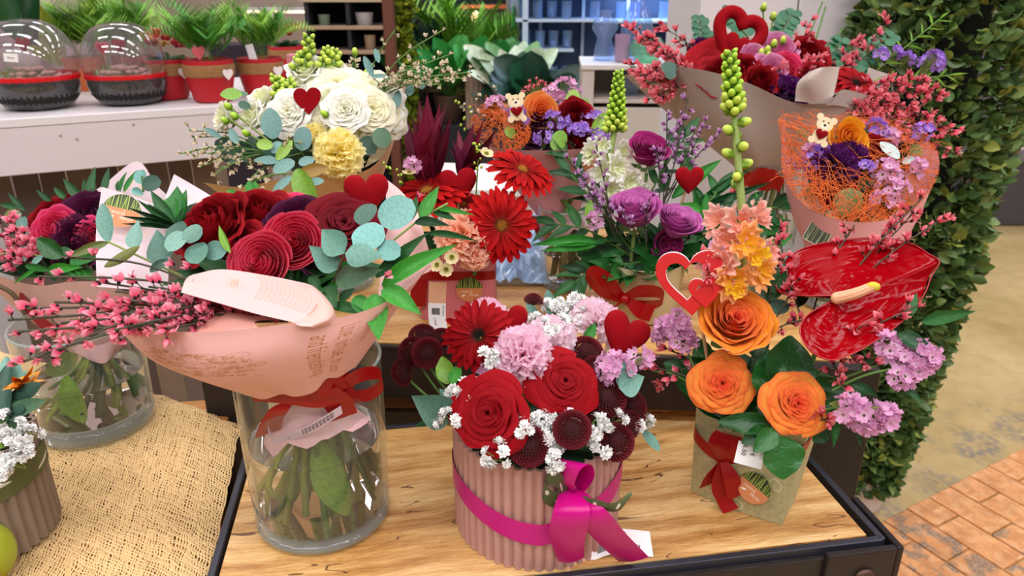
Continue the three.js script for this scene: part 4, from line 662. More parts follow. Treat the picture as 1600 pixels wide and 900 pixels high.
// eucalyptus twig: stem through pts with pairs of leaves
function eucalyptus(t, pts, pairs, L, mats = LM.euc, shape = 'round', wide = 0.75, facing = [0.1, 0.7, 0.7]) {
  const s = sub(t, 'eucalyptus_twig'), k = curve(pts); part(s, 'stem', taper(rels(s, k.getPoints(6)), 0.0016, 0.0008, 12, 5), SM.brown);
  for (let i = 0; i < pairs; i++) { const v = (i + 0.6) / pairs, p = k.getPoint(v), tg = k.getTangent(v), side = tg.clone().cross(V(facing)).normalize(); for (const q of [-1, 1]) { const l = L * lerp(1, 0.65, v) * rr(0.85, 1.1), d = side.clone().multiplyScalar(q).addScaledVector(tg, rr(0.2, 0.7)).add(V(rr(-0.2, 0.2), rr(-0.2, 0.3), rr(-0.2, 0.2))).normalize(); leaf(s, shape, mats, p.toArray(), p.clone().addScaledVector(d, l).toArray(), wide, V(facing).add(V(rr(-0.35, 0.35), 0, rr(-0.3, 0.3))).toArray()); } }
  return s;
}
// feather of narrow leaves along a stem (ruscus)
function ruscus(t, pts, n, L, mats = LM.ruscus, wide = 0.34, facing = [0, 0.8, 0.6]) {
  const s = sub(t, 'ruscus_stem'), k = curve(pts); part(s, 'stem', tube(rels(s, k.getPoints(6)), 0.0013, 10, 4), SM.green);
  for (let i = 0; i < n; i++) { const v = (i + 0.6) / n, p = k.getPoint(v), tg = k.getTangent(v), sd = tg.clone().cross(V(facing)).normalize().multiplyScalar(i % 2 ? 1 : -1), d = sd.addScaledVector(tg, rr(0.6, 1.1)).normalize(); leaf(s, 'lance', mats, p.toArray(), p.clone().addScaledVector(d, L * rr(0.8, 1.1)).toArray(), wide, V(facing).add(V(rr(-0.4, 0.4), 0, rr(-0.4, 0.4))).toArray()); }
  const e = k.getPoint(1), tg = k.getTangent(1); leaf(s, 'lance', mats, e.toArray(), e.clone().addScaledVector(tg, L).toArray(), wide, facing);
  return s;
}
function heartPick(label, p, size, dir, roll, stick, kind = 'felt') {
  const t = thing('heart_pick', label, 'decoration', p);
  const h = part(t, 'heart', kind === 'flat' ? G_flatHeart : G_puff, felt); h.scale.setScalar(size); face(h, dir, roll);
  if (stick) part(t, 'stick', tube([[0, 0, 0], rel(t, stick).multiplyScalar(0.5), rel(t, stick)], 0.0018, 4, 6), SM.wood); return t;
}
// teddy cut from thin wood with a felt heart on its belly
function teddy(label, p, s, dir, roll) {
  const t = thing('teddy_pick', label, 'decoration', p); const a = sub(t, 'figure'); a.scale.setScalar(s); face(a, dir, roll);
  const w = std(0xe6d2a8, 0.6), slab = (x, y, rx, ry, d = 0.08, z = 0) => new THREE.CylinderGeometry(1, 1, d, 24).rotateX(Math.PI / 2).scale(rx, ry, 1).translate(x, y, z);
  part(a, 'body', merge([slab(0, -0.55, 0.36, 0.4)]), w); part(a, 'head', slab(0, 0.05, 0.42, 0.36, 0.1, 0.01), w); for (const x of [-0.36, 0.36]) { part(a, 'ear', slab(x, 0.34, 0.17, 0.17), w); part(a, 'foot', slab(x * 0.95, -0.86, 0.17, 0.17, 0.1, 0.05), w); }
  part(a, 'muzzle', slab(0, -0.06, 0.2, 0.16, 0.03, 0.07), std(0xf2e8cc, 0.6)); const bk = std(0x17120f, 0.4); part(a, 'nose', slab(0, 0.0, 0.075, 0.055, 0.03, 0.09), bk); for (const x of [-0.13, 0.13]) part(a, 'eye', slab(x, 0.17, 0.035, 0.045, 0.03, 0.06), bk);
  const h = part(a, 'heart', G_puff, felt, 'red felt heart'); h.scale.set(0.62, 0.55, 0.4); h.position.set(0, -0.48, 0.12); return t;
}
// glass vase with water; lean in, rim out
const waterM = phy(0xffffff, 0.0, { transmission: 1, thickness: 0.05, ior: 1.33 });
const glassRim = phy(0xdfe9e6, 0.06, { transmission: 0.75, thickness: 0, ior: 1.5 });
const glassBase = phy(0xdfe8ea, 0.03, { transmission: 0.84, thickness: 0, ior: 1.6 });
function vase(label, pos, r, h, o = {}) {
  const t = thing('glass_vase', label, 'vase', pos), rb = r * (o.foot ?? 0.97), b = o.base ?? 0.012;
  part(t, 'wall', lathe([[rb, b], [r * (o.mid ?? 0.99), h * 0.5], [r, h]], 64), glassThin); part(t, 'inner_wall', lathe([[rb - 0.004, b + 0.001], [r * (o.mid ?? 0.99) - 0.0035, h * 0.5], [r - 0.003, h]], 64), phy(0xffffff, 0.02, { transmission: 1, thickness: 0, ior: 1.25 }));
  part(t, 'rim', new THREE.TorusGeometry(r - 0.0015, 0.0019, 10, 72).rotateX(Math.PI / 2).translate(0, h, 0), glassRim);
  part(t, 'foot', lathe([[0, 0.0005], [rb - 0.006, 0.0005], [rb - 0.001, 0.003], [rb, b * 0.6], [rb - 0.0005, b], [rb - 0.006, b + 0.0005], [0, b - 0.003]], 64), glassBase, 'thick clear glass foot');
  if (o.water) part(t, 'water', lathe([[0, b + 0.003], [rb - 0.008, b + 0.003], [rb - 0.0065, b + 0.005], [lerp(rb, r, o.water / h) - 0.0055, o.water + 0.0015], [lerp(rb, r, o.water / h) - 0.0075, o.water], [0, o.water]], 64), waterM, 'clear water');
  return t;
}
const paper = (hex, map, more = {}) => std(hex, 0.7, { map: map ?? null, ...more });
const satin = (hex, sheenHex) => phy(hex, 0.34, { sheen: 0.4, sheenColor: C(sheenHex ?? 0xffffff), sheenRoughness: 0.4, specularIntensity: 0.8 });
const ribbonRed = satin(0x9c0409, 0xff3030), ribbonPink = satin(0xc8087e, 0xff50b0);
// the grower's round label: stems above, orange below
const T_label = canvas(256, 256, (c, w, h) => {
  c.fillStyle = '#d98a58'; c.fillRect(0, 0, w, h); c.fillStyle = '#2f3a1c'; c.fillRect(0, 0, w, 112);
  for (let i = 0; i < 30; i++) { c.strokeStyle = ['#8fa63a', '#55702a', '#b3c25a', '#2b3a16'][i % 4]; c.lineWidth = 7; c.beginPath(); c.moveTo(i * 9, 112); c.lineTo(i * 9 + 14 * Math.sin(i), 0); c.stroke(); }
  c.strokeStyle = '#f0dccb'; c.fillStyle = '#f6e6d8'; c.lineWidth = 3; c.font = '34px sans-serif'; c.fillText('Centro', 44, 160); c.fillText('Verde', 128, 194); c.beginPath(); c.moveTo(140, 118); c.quadraticCurveTo(160, 150, 146, 182); c.stroke(); c.beginPath(); c.ellipse(70, 188, 22, 9, -0.4, 0, 6.3); c.fill();
});
const labelM = std(0xffffff, 0.5, { map: T_label });
function priceTag(lines, w = 160, h = 256, bar = true, orange = 0.38) {
  return canvas(w, h, (c) => { c.fillStyle = '#f2efee'; c.fillRect(0, 0, w, h); c.fillStyle = '#dfa882'; c.fillRect(0, 0, w, h * orange); c.fillStyle = '#222';
    if (bar) for (let i = 0; i < 26; i++) c.fillRect(w * 0.2 + i * w * 0.018, h * (orange + 0.1), w * 0.009 * (1 + (i * 7 % 3) * 0.5), h * 0.14);
    c.save(); c.translate(w * 0.82, h * (orange + 0.03)); c.rotate(Math.PI / 2); c.font = 'bold ' + w * 0.1 + 'px sans-serif'; c.fillText(lines[0], 0, 0); c.restore(); c.save(); c.translate(w * 0.3, h * (orange + 0.32)); c.rotate(Math.PI / 2); c.font = 'bold ' + w * 0.17 + 'px sans-serif'; c.fillText(lines[1], 0, 0); c.restore(); });
}
// ================================================================ wrapped bouquet in the front glass vase
const T_paper = canvas(1024, 1024, (c, w, h) => {
  c.fillStyle = '#e6b0aa'; c.fillRect(0, 0, w, h); c.fillStyle = '#b0682a'; c.strokeStyle = '#b06c34';
  // flower sketches, left part
  c.lineWidth = 1.6; let s = 3; const q = () => { s = (s * 16807) % 2147483647; return s / 2147483647; };
  for (let i = 0; i < 150; i++) { const x = 30 + q() * 330, y = 330 + (x - 30) * 0.55 + (q() - 0.5) * 300, r = 9 + q() * 13; c.beginPath(); for (let k = 0; k <= 40; k++) { const a = k / 40 * 6.283, rad = r * (0.75 + 0.25 * Math.cos(a * 7)); c.lineTo(x + Math.cos(a) * rad, y + Math.sin(a) * rad * 0.8); } c.stroke(); }
  for (const [x, y, r] of [[330, 330, 42], [230, 300, 34], [385, 480, 30]]) { c.beginPath(); for (let k = 0; k <= 90; k++) { const a = k / 90 * 6.283, rad = r * (0.7 + 0.3 * Math.abs(Math.cos(a * 8))); c.lineTo(x + Math.cos(a) * rad, y + Math.sin(a) * rad); } c.stroke(); c.beginPath(); c.arc(x, y, r * 0.35, 0, 6.3); c.stroke(); }
  // upright lines of lettering, read downwards
  const word = (t, x, y, px, f = 'serif') => { c.save(); c.translate(x, y); c.rotate(Math.PI / 2); c.font = px + 'px ' + f; c.fillText(t, 0, 0); c.restore(); };
  word('Love, virtue, trust', 664, 170, 96, 'bold serif'); word('and friendship', 562, 230, 96, 'bold serif');
  word('sweet dreams to you', 790, 190, 44, 'sans-serif'); word('color in a mystery', 846, 150, 44, 'sans-serif'); word('carry the love to you', 902, 130, 44, 'sans-serif');
  c.globalAlpha = 0.75; for (let i = 0; i < 3; i++) word('forever yours my dear happy days', 948 + i * 28, 60 + i * 8, 24, 'sans-serif');
  c.globalAlpha = 0.5; c.strokeRect(735, 130, 400, 900);
});
const T_print = canvas(512, 512, (c, w, h) => { c.fillStyle = '#dcaeaa'; c.fillRect(0, 0, w, h); c.fillStyle = '#c98a6a'; c.font = '20px serif'; for (let i = 0; i < 13; i++) { c.save(); c.translate(290 + i * 18, 30); c.rotate(Math.PI / 2); c.fillText('lovely words in old letters of the day', 0, 0); c.restore(); } c.strokeStyle = '#c08a60'; for (let r = 0; r < 3; r++) { c.beginPath(); c.ellipse(120, 250, 60 + r * 26, 110 + r * 40, 0, 0, 6.3); c.stroke(); } c.font = 'bold 40px serif'; c.save(); c.translate(190, 150); c.rotate(Math.PI / 2); c.fillText('TIMES', 0, 0); c.restore(); });
const T_white = canvas(512, 512, (c, w, h) => { c.fillStyle = '#d0bcc0'; c.fillRect(0, 0, w, h); c.fillStyle = '#dcb691'; c.font = 'italic 34px serif'; for (let i = 0; i < 5; i++) { c.save(); c.translate(140 + i * 70, 260 + i * 10); c.rotate(1.2); c.fillText('with love', 0, 0); c.restore(); } c.globalAlpha = 0.5; c.fillRect(300, 230, 26, 260); });
const T_roll = canvas(256, 256, (c, w, h) => { c.fillStyle = '#dfb0a8'; c.fillRect(0, 0, w, h); c.fillStyle = '#b98a64'; c.font = '13px serif'; for (let i = 0; i < 11; i++) c.fillText('lovely words in old letters of the day', 8, 18 + i * 21); c.fillStyle = '#a8642c'; c.font = 'bold 24px serif'; c.fillText('TIMES', 120, 246); });
const M_paper = paper(0xffffff, T_paper), M_print = paper(0xffffff, T_print), M_white = paper(0xffffff, T_white), M_pale = paper(0xe2b3b4);
vase('clear cylinder vase of pink wrapped bouquet at the front left of the oak table', [-.2063,.7645,-.6676], 0.074, 0.19, { water: 0.1 });
{
  const b = thing('wrapped_bouquet', 'large bouquet of red ranunculus and eucalyptus in pink printed paper', 'bouquet', [-.1952,.9083,-.645]);
  const G = (...a) => leaf(b, ...a);
  // stems through the neck, splayed in the water
  const nk = [-.1936,.9113,-.64], ft = [-.2063,.7645,-.6676], tones = [SM.olive, SM.green, std(0x93a03a, 0.45), std(0x6c7c2a, 0.5), std(0x76842e, 0.5)];
  for (let i = 0; i < 24; i++) {
    const a = i * 2.4, k = Math.sqrt((i + 0.5) / 24), q = 0.054 * k, bt = [ft[0] + Math.cos(a) * q, 0.776 + rr(0, 0.03), ft[2] + Math.sin(a) * q], c2 = [nk[0] + Math.cos(a + 0.5) * 0.026 * k, nk[1] - 0.01, nk[2] - 0.01 + Math.sin(a + 0.5) * 0.02 * k], up = [nk[0] - Math.cos(a) * 0.012, nk[1] + 0.09, nk[2] - 0.03 - Math.sin(a) * 0.012];
    const md = [lerp(c2[0], bt[0], 0.5) + rr(-0.004, 0.004), lerp(c2[1], bt[1], 0.5), lerp(c2[2], bt[2], 0.5) + rr(-0.004, 0.004)];
    const s = stem(b, [up, c2, md, bt], rr(0.002, 0.0038), tones[i % 5], 'stem');
    if (i % 2 === 0) part(s, 'node', ball(0.0046, 7, 5).translate(...rel(b, [lerp(md[0], bt[0], 0.4), lerp(md[1], bt[1], 0.4), lerp(md[2], bt[2], 0.4)]).toArray()), tones[i % 5]);
  }
  G('oval', LM.lime, [nk[0] + 0.0, 0.88, ft[2] + 0.03], [nk[0] + 0.02, 0.795, ft[2] + 0.045], 0.4, [0, 0.2, 1]);
  // wrapping: front skin, turned collar, back flaps
  const rim = [[-.3508,1.0183,-.6], [-.2947,1.0359,-.56], [-.2438,1.046,-.535], [-.1989,1.0546,-.525], [-.1651,1.0573,-.53], [-.1386,1.0543,-.545], [-.111,1.0558,-.565], [-.0874,1.0628,-.59], [-.0731,1.0697,-.63]];
  const mid = [[-.3191,.9825,-.6], [-.2683,1.0005,-.55], [-.2323,1.0127,-.532], [-.2014,1.02,-.527], [-.1754,1.0231,-.532], [-.15,1.0256,-.543], [-.128,1.0289,-.56], [-.1122,1.0309,-.585], [-.1042,1.0307,-.61]];
  const neck = [[-.245,.9506,-.6], [-.2219,.9583,-.58], [-.2025,.9682,-.572], [-.189,.968,-.568], [-.1718,.9731,-.568], [-.1611,.9846,-.57], [-.1536,.9804,-.58], [-.1447,.9816,-.592], [-.1429,.9772,-.605]];
  part(b, 'wrapping_paper', loft([rels(b, rim), rels(b, mid), rels(b, neck)], 48, 22), M_paper, 'pink front paper with golden lettering').geometry.attributes.uv.array.forEach((x, i, a) => { if (i % 2) a[i] = 1 - x; });
  const inner = [[[-.2665,1.0719,-.555], [-.2363,1.065,-.55], [-.2037,1.059,-.542], [-.1731,1.0559,-.533]], [[-.2705,1.074,-.572], [-.2371,1.0688,-.568], [-.1983,1.0642,-.56], [-.1631,1.0572,-.55]], [[-.2741,1.0724,-.588], [-.2446,1.0691,-.592], [-.2014,1.0642,-.588], [-.1636,1.0603,-.572]], [[-.2749,1.0701,-.6], [-.2517,1.0722,-.607], [-.2123,1.0662,-.607], [-.178,1.0618,-.6]]];
  const outer = [[[-.178,1.0618,-.6], [-.1636,1.0603,-.572], [-.1631,1.0572,-.55], [-.1731,1.0559,-.533]], [[-.17,1.0598,-.596], [-.1542,1.0616,-.562], [-.1523,1.0597,-.538], [-.1643,1.0572,-.523]], [[-.1563,1.0543,-.582], [-.1454,1.0568,-.556], [-.1452,1.0572,-.535], [-.1571,1.0571,-.522]], [[-.143,1.0482,-.556], [-.142,1.0495,-.547], [-.147,1.0517,-.536], [-.1548,1.0551,-.524]]];
  part(b, 'paper_collar', loft(inner.map((k) => rels(b, k)), 36, 24), M_print, 'turned pink collar with fine print');
  part(b, 'paper_roll', loft(outer.map((k) => rels(b, k)), 24, 20), paper(0xffffff, T_roll), 'rolled pink paper edge with fine print');
  part(b, 'paper_fold', loft([rels(b, [[-.2699,1.036,-.555], [-.2432,1.0413,-.545], [-.2003,1.0489,-.535]]), rels(b, [[-.2623,1.0407,-.57], [-.2435,1.0478,-.57], [-.2076,1.0487,-.55]]), rels(b, [[-.2664,1.024,-.6], [-.237,1.032,-.6], [-.1901,1.0453,-.56]])], 16, 10), paper(0xd79a8c), 'brownish inner fold');
  part(b, 'paper_flap', loft([rels(b, [[-.4279,1.1067,-.76], [-.4017,1.0958,-.765], [-.3549,1.0833,-.75]]), rels(b, [[-.4212,1.0685,-.72], [-.3901,1.0617,-.72], [-.3448,1.0548,-.71]]), rels(b, [[-.4026,1.0306,-.67], [-.3641,1.032,-.66], [-.3246,1.0341,-.65]])], 18, 14), M_white, 'pale flap with round label');
  const lb = part(b, 'label', new THREE.CircleGeometry(0.0185, 40).scale(1.02, 0.92, 1), labelM, 'round green and orange label'); lb.position.copy(rel(b, [-.3949,1.0904,-.728])); face(lb, [0.1, 0.5, 0.85], -0.28);
  part(b, 'paper_flap', loft([rels(b, [[-.3824,1.1037,-.83], [-.3509,1.0829,-.83], [-.3114,1.0652,-.81]]), rels(b, [[-.3865,1.0718,-.79], [-.3487,1.0638,-.78], [-.3112,1.0473,-.77]])], 12, 8), M_white);
  part(b, 'paper_flap', loft([rels(b, [[-.1355,1.1076,-.79], [-.1182,1.096,-.78], [-.0987,1.0833,-.75]]), rels(b, [[-.1303,1.0583,-.72], [-.1017,1.0583,-.7], [-.0737,1.066,-.64]]), rels(b, [[-.1234,1.0328,-.63], [-.1039,1.0402,-.62], [-.0799,1.0618,-.62]])], 12, 14), M_print);
  // skirt of paper ends and red ribbon inside the vase rim
  part(b, 'paper_skirt', sheet(40, 8, (u, v) => { const a = u * 6.283, z = (u * 14) % 1, r = lerp(0.02, 0.05, v) + 0.007 * Math.sin(a * 3 + 1), y = lerp(0.024, -0.012 + (0.01 * Math.sin(a * 2) + 0.012 * n2(u * 9, 3)) * v, v); return [Math.cos(a) * r, y, Math.sin(a) * r * 0.8 + 0.008]; }), M_pale, 'pale pink paper ends');
  const R = (pts, w, n = 26, bl = 0) => part(b, 'ribbon', strip(rels(b, pts), w, n, 4, bl), ribbonRed, 'glossy red ribbon');
  R([[-.2371,.9593,-.592], [-.2074,.9601,-.586], [-.1738,.9549,-.588], [-.1484,.956,-.612]], [0, 0.011, 0.002]);
  R([[-.1684,.9493,-.6], [-.1432,.9694,-.6], [-.1269,.962,-.622], [-.126,.943,-.635], [-.1394,.9339,-.63], [-.1612,.9444,-.606]], [0, 0.0085, 0.003]);
  R([[-.2013,.9526,-.592], [-.213,.9417,-.59], [-.2255,.9218,-.6], [-.2329,.9052,-.606]], [[0.006, 0.003, 0], [0.011, 0.003, 0.004], [0.012, 0.004, 0], [0.013, 0.005, 0]]);
  R([[-.1703,.9616,-.588], [-.1602,.9448,-.596], [-.1582,.9236,-.606]], [0.013, 0.005, 0]); R([[-.1836,.9673,-.586], [-.171,.9689,-.582], [-.1489,.9707,-.6]], [0, 0.012, 0.002]);
  R([[-.1968,.9784,-.572], [-.2067,.9751,-.57], [-.2259,.9673,-.578]], [0, 0.006, 0.002]);
  const tg = part(b, 'price_tag', strip(rels(b, [[-.2286,.9162,-.6], [-.2262,.9007,-.602], [-.1908,.9172,-.594], [-.1578,.9368,-.598]]), [0, 0.0055, 0.002], 22, 2), std(0xe8dcea, 0.5, { map: canvas(64, 512, (c, w, h) => { c.fillStyle = '#efe6ee'; c.fillRect(0, 0, w, h); c.fillStyle = '#3a3440'; for (let i = 0; i < 26; i++) c.fillRect(10, 40 + i * 6, 44, 2 + (i * 5 % 3)); c.fillText('€ 24,90', 6, 260); }) }), 'white price strip');
  // blooms
  flower(b, 'redcluster', [-.3016,1.0804,-.71],.0407, [-0.35, 0.8, 0.5]); flower(b, 'redcluster', [-.2648,1.0848,-.74],.0356, [0, 0.9, 0.4], null, 1); flower(b, 'ranunculusdark', [-.2176,1.082,-.72],.0322, [0, 0.85, 0.5], 'dark purple ranunculus'); flower(b, 'ranunculuspink', [-.2349,1.0832,-.76],.027, [0, 0.9, 0.3], 'pink ranunculus');
  flower(b, 'darkrose', [-.1669,1.0784,-.71],.0357, [0.15, 0.75, 0.6], 'velvety dark red rose'); flower(b, 'redcluster', [-.2754,1.0631,-.69],.03, [-0.2, 0.7, 0.7], null, 3);
  flower(b, 'ranunculus', [-.2017,1.0832,-.655],.0266, [0.12, 0.55, 0.85], 'bright crimson ranunculus'); flower(b, 'ranunculus', [-.2292,1.0685,-.635],.0296, [-0.15, 0.6, 0.8], 'bright crimson ranunculus', 2, 1);
  flower(b, 'ranunculusdark', [-.1854,1.0551,-.69],.0264, [0.1, 0.8, 0.6], 'dark purple ranunculus');
  // green filling under the blooms
  for (let i = 0; i < 26; i++) { const a = i * 2.4, c = [-.2253,1.0388,-.68], q = 0.03 + 0.06 * Math.sqrt(i / 26), A = [c[0] + Math.cos(a) * 0.02, c[1] - 0.02, c[2] + Math.sin(a) * 0.02], B = [c[0] + Math.cos(a) * q * 1.3, c[1] + rr(0.0, 0.03), c[2] + Math.sin(a) * q * 0.9]; G('lance', i % 2 ? LM.bladedark : LM.rose, A, B, 0.4, [Math.cos(a) * 0.3, 0.9, 0.4]); }
  const st = (p, r = 0.0012, m = SM.brown) => stem(b, p, r, m);
  // eucalyptus, right of the blooms
  st([[-.1418,1.0911,-.595], [-.1485,1.0766,-.6], [-.1592,1.0557,-.62]], 0.0013);
  G('drop', [LM.euc[1]], [-.1415,1.0915,-.594], [-.1674,1.1065,-.62], 0.62, [-0.1, 0.5, 0.8], 0); G('drop', [LM.euc[0]], [-.1405,1.0922,-.592], [-.1061,1.0918,-.585], 0.64, [0.1, 0.6, 0.75], 2); G('drop', [LM.euc[1]], [-.1497,1.0748,-.6], [-.1742,1.0952,-.605], 0.66, [-0.1, 0.6, 0.8], 0); G('drop', [LM.eucdark[2]], [-.1541,1.0628,-.605], [-.1105,1.0804,-.585], 0.42, [0, 0.4, 0.9], 0);
  G('round', LM.eucblue, [-.1165,1.1008,-.64], [-.0909,1.1228,-.655], 0.84, [0.05, 0.6, 0.75], 0); G('round', LM.eucblue, [-.115,1.1015,-.638], [-.1404,1.0878,-.625], 0.86, [0, 0.7, 0.7], 2); G('round', [LM.eucblue[1]], [-.1199,1.0855,-.63], [-.0985,1.0829,-.615], 0.75, [0, 0.6, 0.8], 0); G('round', [LM.eucdark[1]], [-.1402,1.0959,-.66], [-.1325,1.1123,-.68], 0.8, [-0.3, 0.4, 0.8], 0);
  st([[-.1169,1.1002,-.642], [-.1186,1.0721,-.66], [-.1256,1.032,-.68]]);
  // long green blades, right
  for (const [A, B, w, m] of [[[-.1122,1.0588,-.6], [-.0504,1.1008,-.6], 0.22, 0], [[-.1211,1.0594,-.62], [-.0725,1.0992,-.63], 0.2, 1], [[-.0925,1.0922,-.68], [-.0588,1.094,-.67], 0.3, 1], [[-.0761,1.1007,-.69], [-.0523,1.0941,-.68], 0.32, 1], [[-.0868,1.096,-.68], [-.0701,1.1226,-.7], 0.36, 0], [[-.0962,1.0924,-.69], [-.0933,1.1117,-.71], 0.3, 1], [[-.0736,1.1032,-.69], [-.0352,1.0992,-.68], 0.16, 0], [[-.0772,1.0904,-.65], [-.0312,1.0888,-.64], 0.15, 1], [[-.1098,1.0642,-.63], [-.0826,1.0885,-.63], 0.28, 0], [[-.1169,1.0578,-.585], [-.1092,1.0302,-.55], 0.46, 2], [[-.1096,1.0625,-.585], [-.0752,1.0522,-.56], 0.4, 2], [[-.1357,1.0504,-.6], [-.1231,1.0362,-.58], 0.55, 0], [[-.1713,1.0483,-.62], [-.151,1.0419,-.59], 0.6, 1], [[-.1572,1.0406,-.6], [-.1241,1.0439,-.58], 0.28, 1], [[-.185,1.0529,-.64], [-.1724,1.0433,-.62], 0.4, 1], [[-.1537,1.0413,-.61], [-.1407,1.0495,-.62], 0.5, 1], [[-.3118,1.0929,-.8], [-.2925,1.0818,-.78], 0.3, 2], [[-.2829,1.0848,-.79], [-.2954,1.1017,-.82], 0.3, 0], [[-.2794,1.0848,-.79], [-.2884,1.1002,-.82], 0.26, 2]]) G('lance', m === 1 ? LM.bladedark : m === 2 ? [LM.blade[2]] : LM.blade, A, B, w, [0.1, 0.7, 0.7]);
  st([[-.1119,1.0782,-.67], [-.0856,1.0958,-.685], [-.0611,1.1083,-.69]], 0.0012, SM.pale);
  // palm blades and eucalyptus, left
  for (const [B, w, f] of [[[-.3673,1.1042,-.77], 0.3, 2], [[-.3531,1.1042,-.77], 0.32, 2], [[-.3397,1.1033,-.76], 0.26, 2], [[-.3258,1.0984,-.75], 0.2, 1], [[-.3632,1.1099,-.7], 0.16, 0], [[-.3679,1.0998,-.68], 0.13, 1], [[-.3675,1.1045,-.69], 0.13, 0], [[-.3646,1.1012,-.72], 0.2, 0], [[-.3723,1.1052,-.75], 0.22, 0], [[-.3672,1.094,-.67], 0.1, 1], [[-.3456,1.1002,-.67], 0.12, 0]]) G('lance', f === 2 ? LM.blade : LM.bladedark, [-.3345,1.0777,-.71], B, w, [0.1, 0.5, 0.85]);
  st([[-.3598,1.0903,-.63], [-.3304,1.074,-.63], [-.3035,1.0529,-.64]], 0.0011, SM.pale);
  for (const [s, m, A, B, w, f] of [['oval', LM.euc[0], [-.3599,1.089,-.632], [-.3696,1.12,-.65], 0.44, 0], ['drop', LM.euc[2], [-.3374,1.0825,-.63], [-.3401,1.1056,-.65], 0.52, 0], ['oval', LM.olive[0], [-.3595,1.0891,-.63], [-.3827,1.0841,-.61], 0.3, 1], ['oval', LM.olive[1], [-.3589,1.0716,-.615], [-.329,1.0872,-.625], 0.28, 2], ['drop', LM.euc[3], [-.3137,1.0672,-.63], [-.3255,1.0965,-.65], 0.66, 0], ['round', LM.euc[2], [-.2946,1.096,-.64], [-.3029,1.0853,-.62], 0.7, 0], ['round', LM.euc[2], [-.2944,1.0914,-.632], [-.2752,1.1012,-.635], 0.7, 2], ['round', LM.euc[1], [-.2854,1.0851,-.64], [-.2788,1.0739,-.62], 0.92, 0], ['round', LM.euc[0], [-.2783,1.079,-.64], [-.2564,1.0807,-.63], 0.75, 0], ['round', LM.eucdark[1], [-.3102,1.0797,-.66], [-.3212,1.0928,-.68], 0.85, 0], ['oval', LM.eucdark[0], [-.3166,1.0687,-.61], [-.3019,1.0788,-.615], 0.5, 1], ['lance', LM.lime[0], [-.252,1.0794,-.63], [-.2678,1.1002,-.65], 0.22, 0]]) G(s, [m], A, B, w, [0, 0.45, 0.85], f);
  // pink broom, sweeping left out of the collar
  const S = [-.2015,1.0213,-.61], S2 = [-.2257,1.032,-.6];
  for (const [A, B, n, from] of [[S, [-.3344,1.0625,-.56], 9, 0.3], [S2, [-.2964,1.0506,-.53], 9, 0.2], [S, [-.332,1.0577,-.515], 9, 0.35], [S, [-.3789,1.068,-.51], 9, 0.45], [S, [-.3663,1.0632,-.5], 8, 0.4], [S2, [-.3835,1.0644,-.54], 8, 0.4], [S, [-.3672,1.0656,-.55], 9, 0.35], [S2, [-.3299,1.0534,-.505], 8, 0.35], [[-.262,1.0579,-.56], [-.3373,1.0522,-.48], 8, 0.35], [S, [-.3601,1.0636,-.6], 8, 0.4], [S, [-.3248,1.0589,-.53], 9, 0.3], [S2, [-.3041,1.0504,-.52], 8, 0.3], [S, [-.3109,1.0625,-.56], 9, 0.3], [S, [-.3077,1.0648,-.585], 8, 0.3], [S2, [-.3459,1.0566,-.545], 8, 0.35], [S, [-.2803,1.055,-.555], 8, 0.25], [[-.2804,1.0562,-.53], [-.3535,1.0513,-.47], 6, 0.6], [S, [-.2673,1.0619,-.575], 8, 0.2], [S, [-.25,1.0582,-.57], 7, 0.1], [[-.277,1.0636,-.6], [-.3978,1.0788,-.62], 2, 0.8], [[-.2613,1.0576,-.6], [-.4088,1.0683,-.6], 2, 0.75], [[-.2631,1.051,-.56], [-.3008,1.0595,-.51], 5, 0.4], [S, [-.328,1.0669,-.57], 9, 0.3], [S, [-.2928,1.0544,-.54], 9, 0.2], [S2, [-.3204,1.0553,-.52], 9, 0.3], [S, [-.2769,1.0625,-.56], 9, 0.15], [S, [-.2532,1.0555,-.55], 8, 0.1], [S2, [-.353,1.0562,-.53], 9, 0.35], [S, [-.2763,1.0506,-.53], 8, 0.25]]) broom(b, 'broom_spray', A, B, 'peapink', Math.round(n * 1.3), 0.0088, { from, out: 0.009, sag: 0.02, r: 0.0011 });
  for (const [x] of [[[-.2946,1.0758,-.61]], [[-.2812,1.0728,-.61]], [[-.3174,1.0755,-.58]], [[-.2719,1.0606,-.6]], [[-.3619,1.0853,-.61]], [[-.1047,1.0755,-.58]], [[-.0888,1.1185,-.68]]]) flower(b, 'peapink', x, 0.0085, [rr(-1, 1), 0.5, 0.4]);
  heartPick('red felt heart standing among the ranunculus of the front left bouquet', [-.1491,1.1031,-.745],.046, [0.05, 0.25, 0.95], 0.05, [-.1563,1.0583,-.72]);
}
// ================================================================ corrugated pot of red roses, front middle
const M_corr = std(0xc49488, 0.8, { bumpMap: floorBump, bumpScale: 0.0002 });
function corrugated(t, r, h, n, mat, y0 = 0) {
  const prof = (a) => { const q = (a / 6.2832 * n) % 1; return r - 0.0052 * Math.pow(Math.abs(2 * q - 1), 2.2); };
  part(t, 'corrugated_sleeve', sheet(n * 8, 1, (u, v) => { const a = u * 6.28318, p = prof(a); return [Math.cos(a) * p, y0 + v * h, Math.sin(a) * p]; }), mat);
  part(t, 'sleeve_edge', sheet(n * 8, 1, (u, v) => { const a = u * 6.28318, p = prof(a) - v * 0.004; return [Math.cos(a) * p, y0 + h, Math.sin(a) * p]; }), mat);
  part(t, 'liner', lathe([[0, y0 + 0.002], [r - 0.007, y0 + 0.002], [r - 0.007, y0 + h - 0.004]], 40), mat);
}
const gypCluster = (t, p, n = 8, R = 0.014) => cluster(t, 'gypsophila', 'gyp', p, R, n, 0.0068, [0, 0.7, 0.7]);
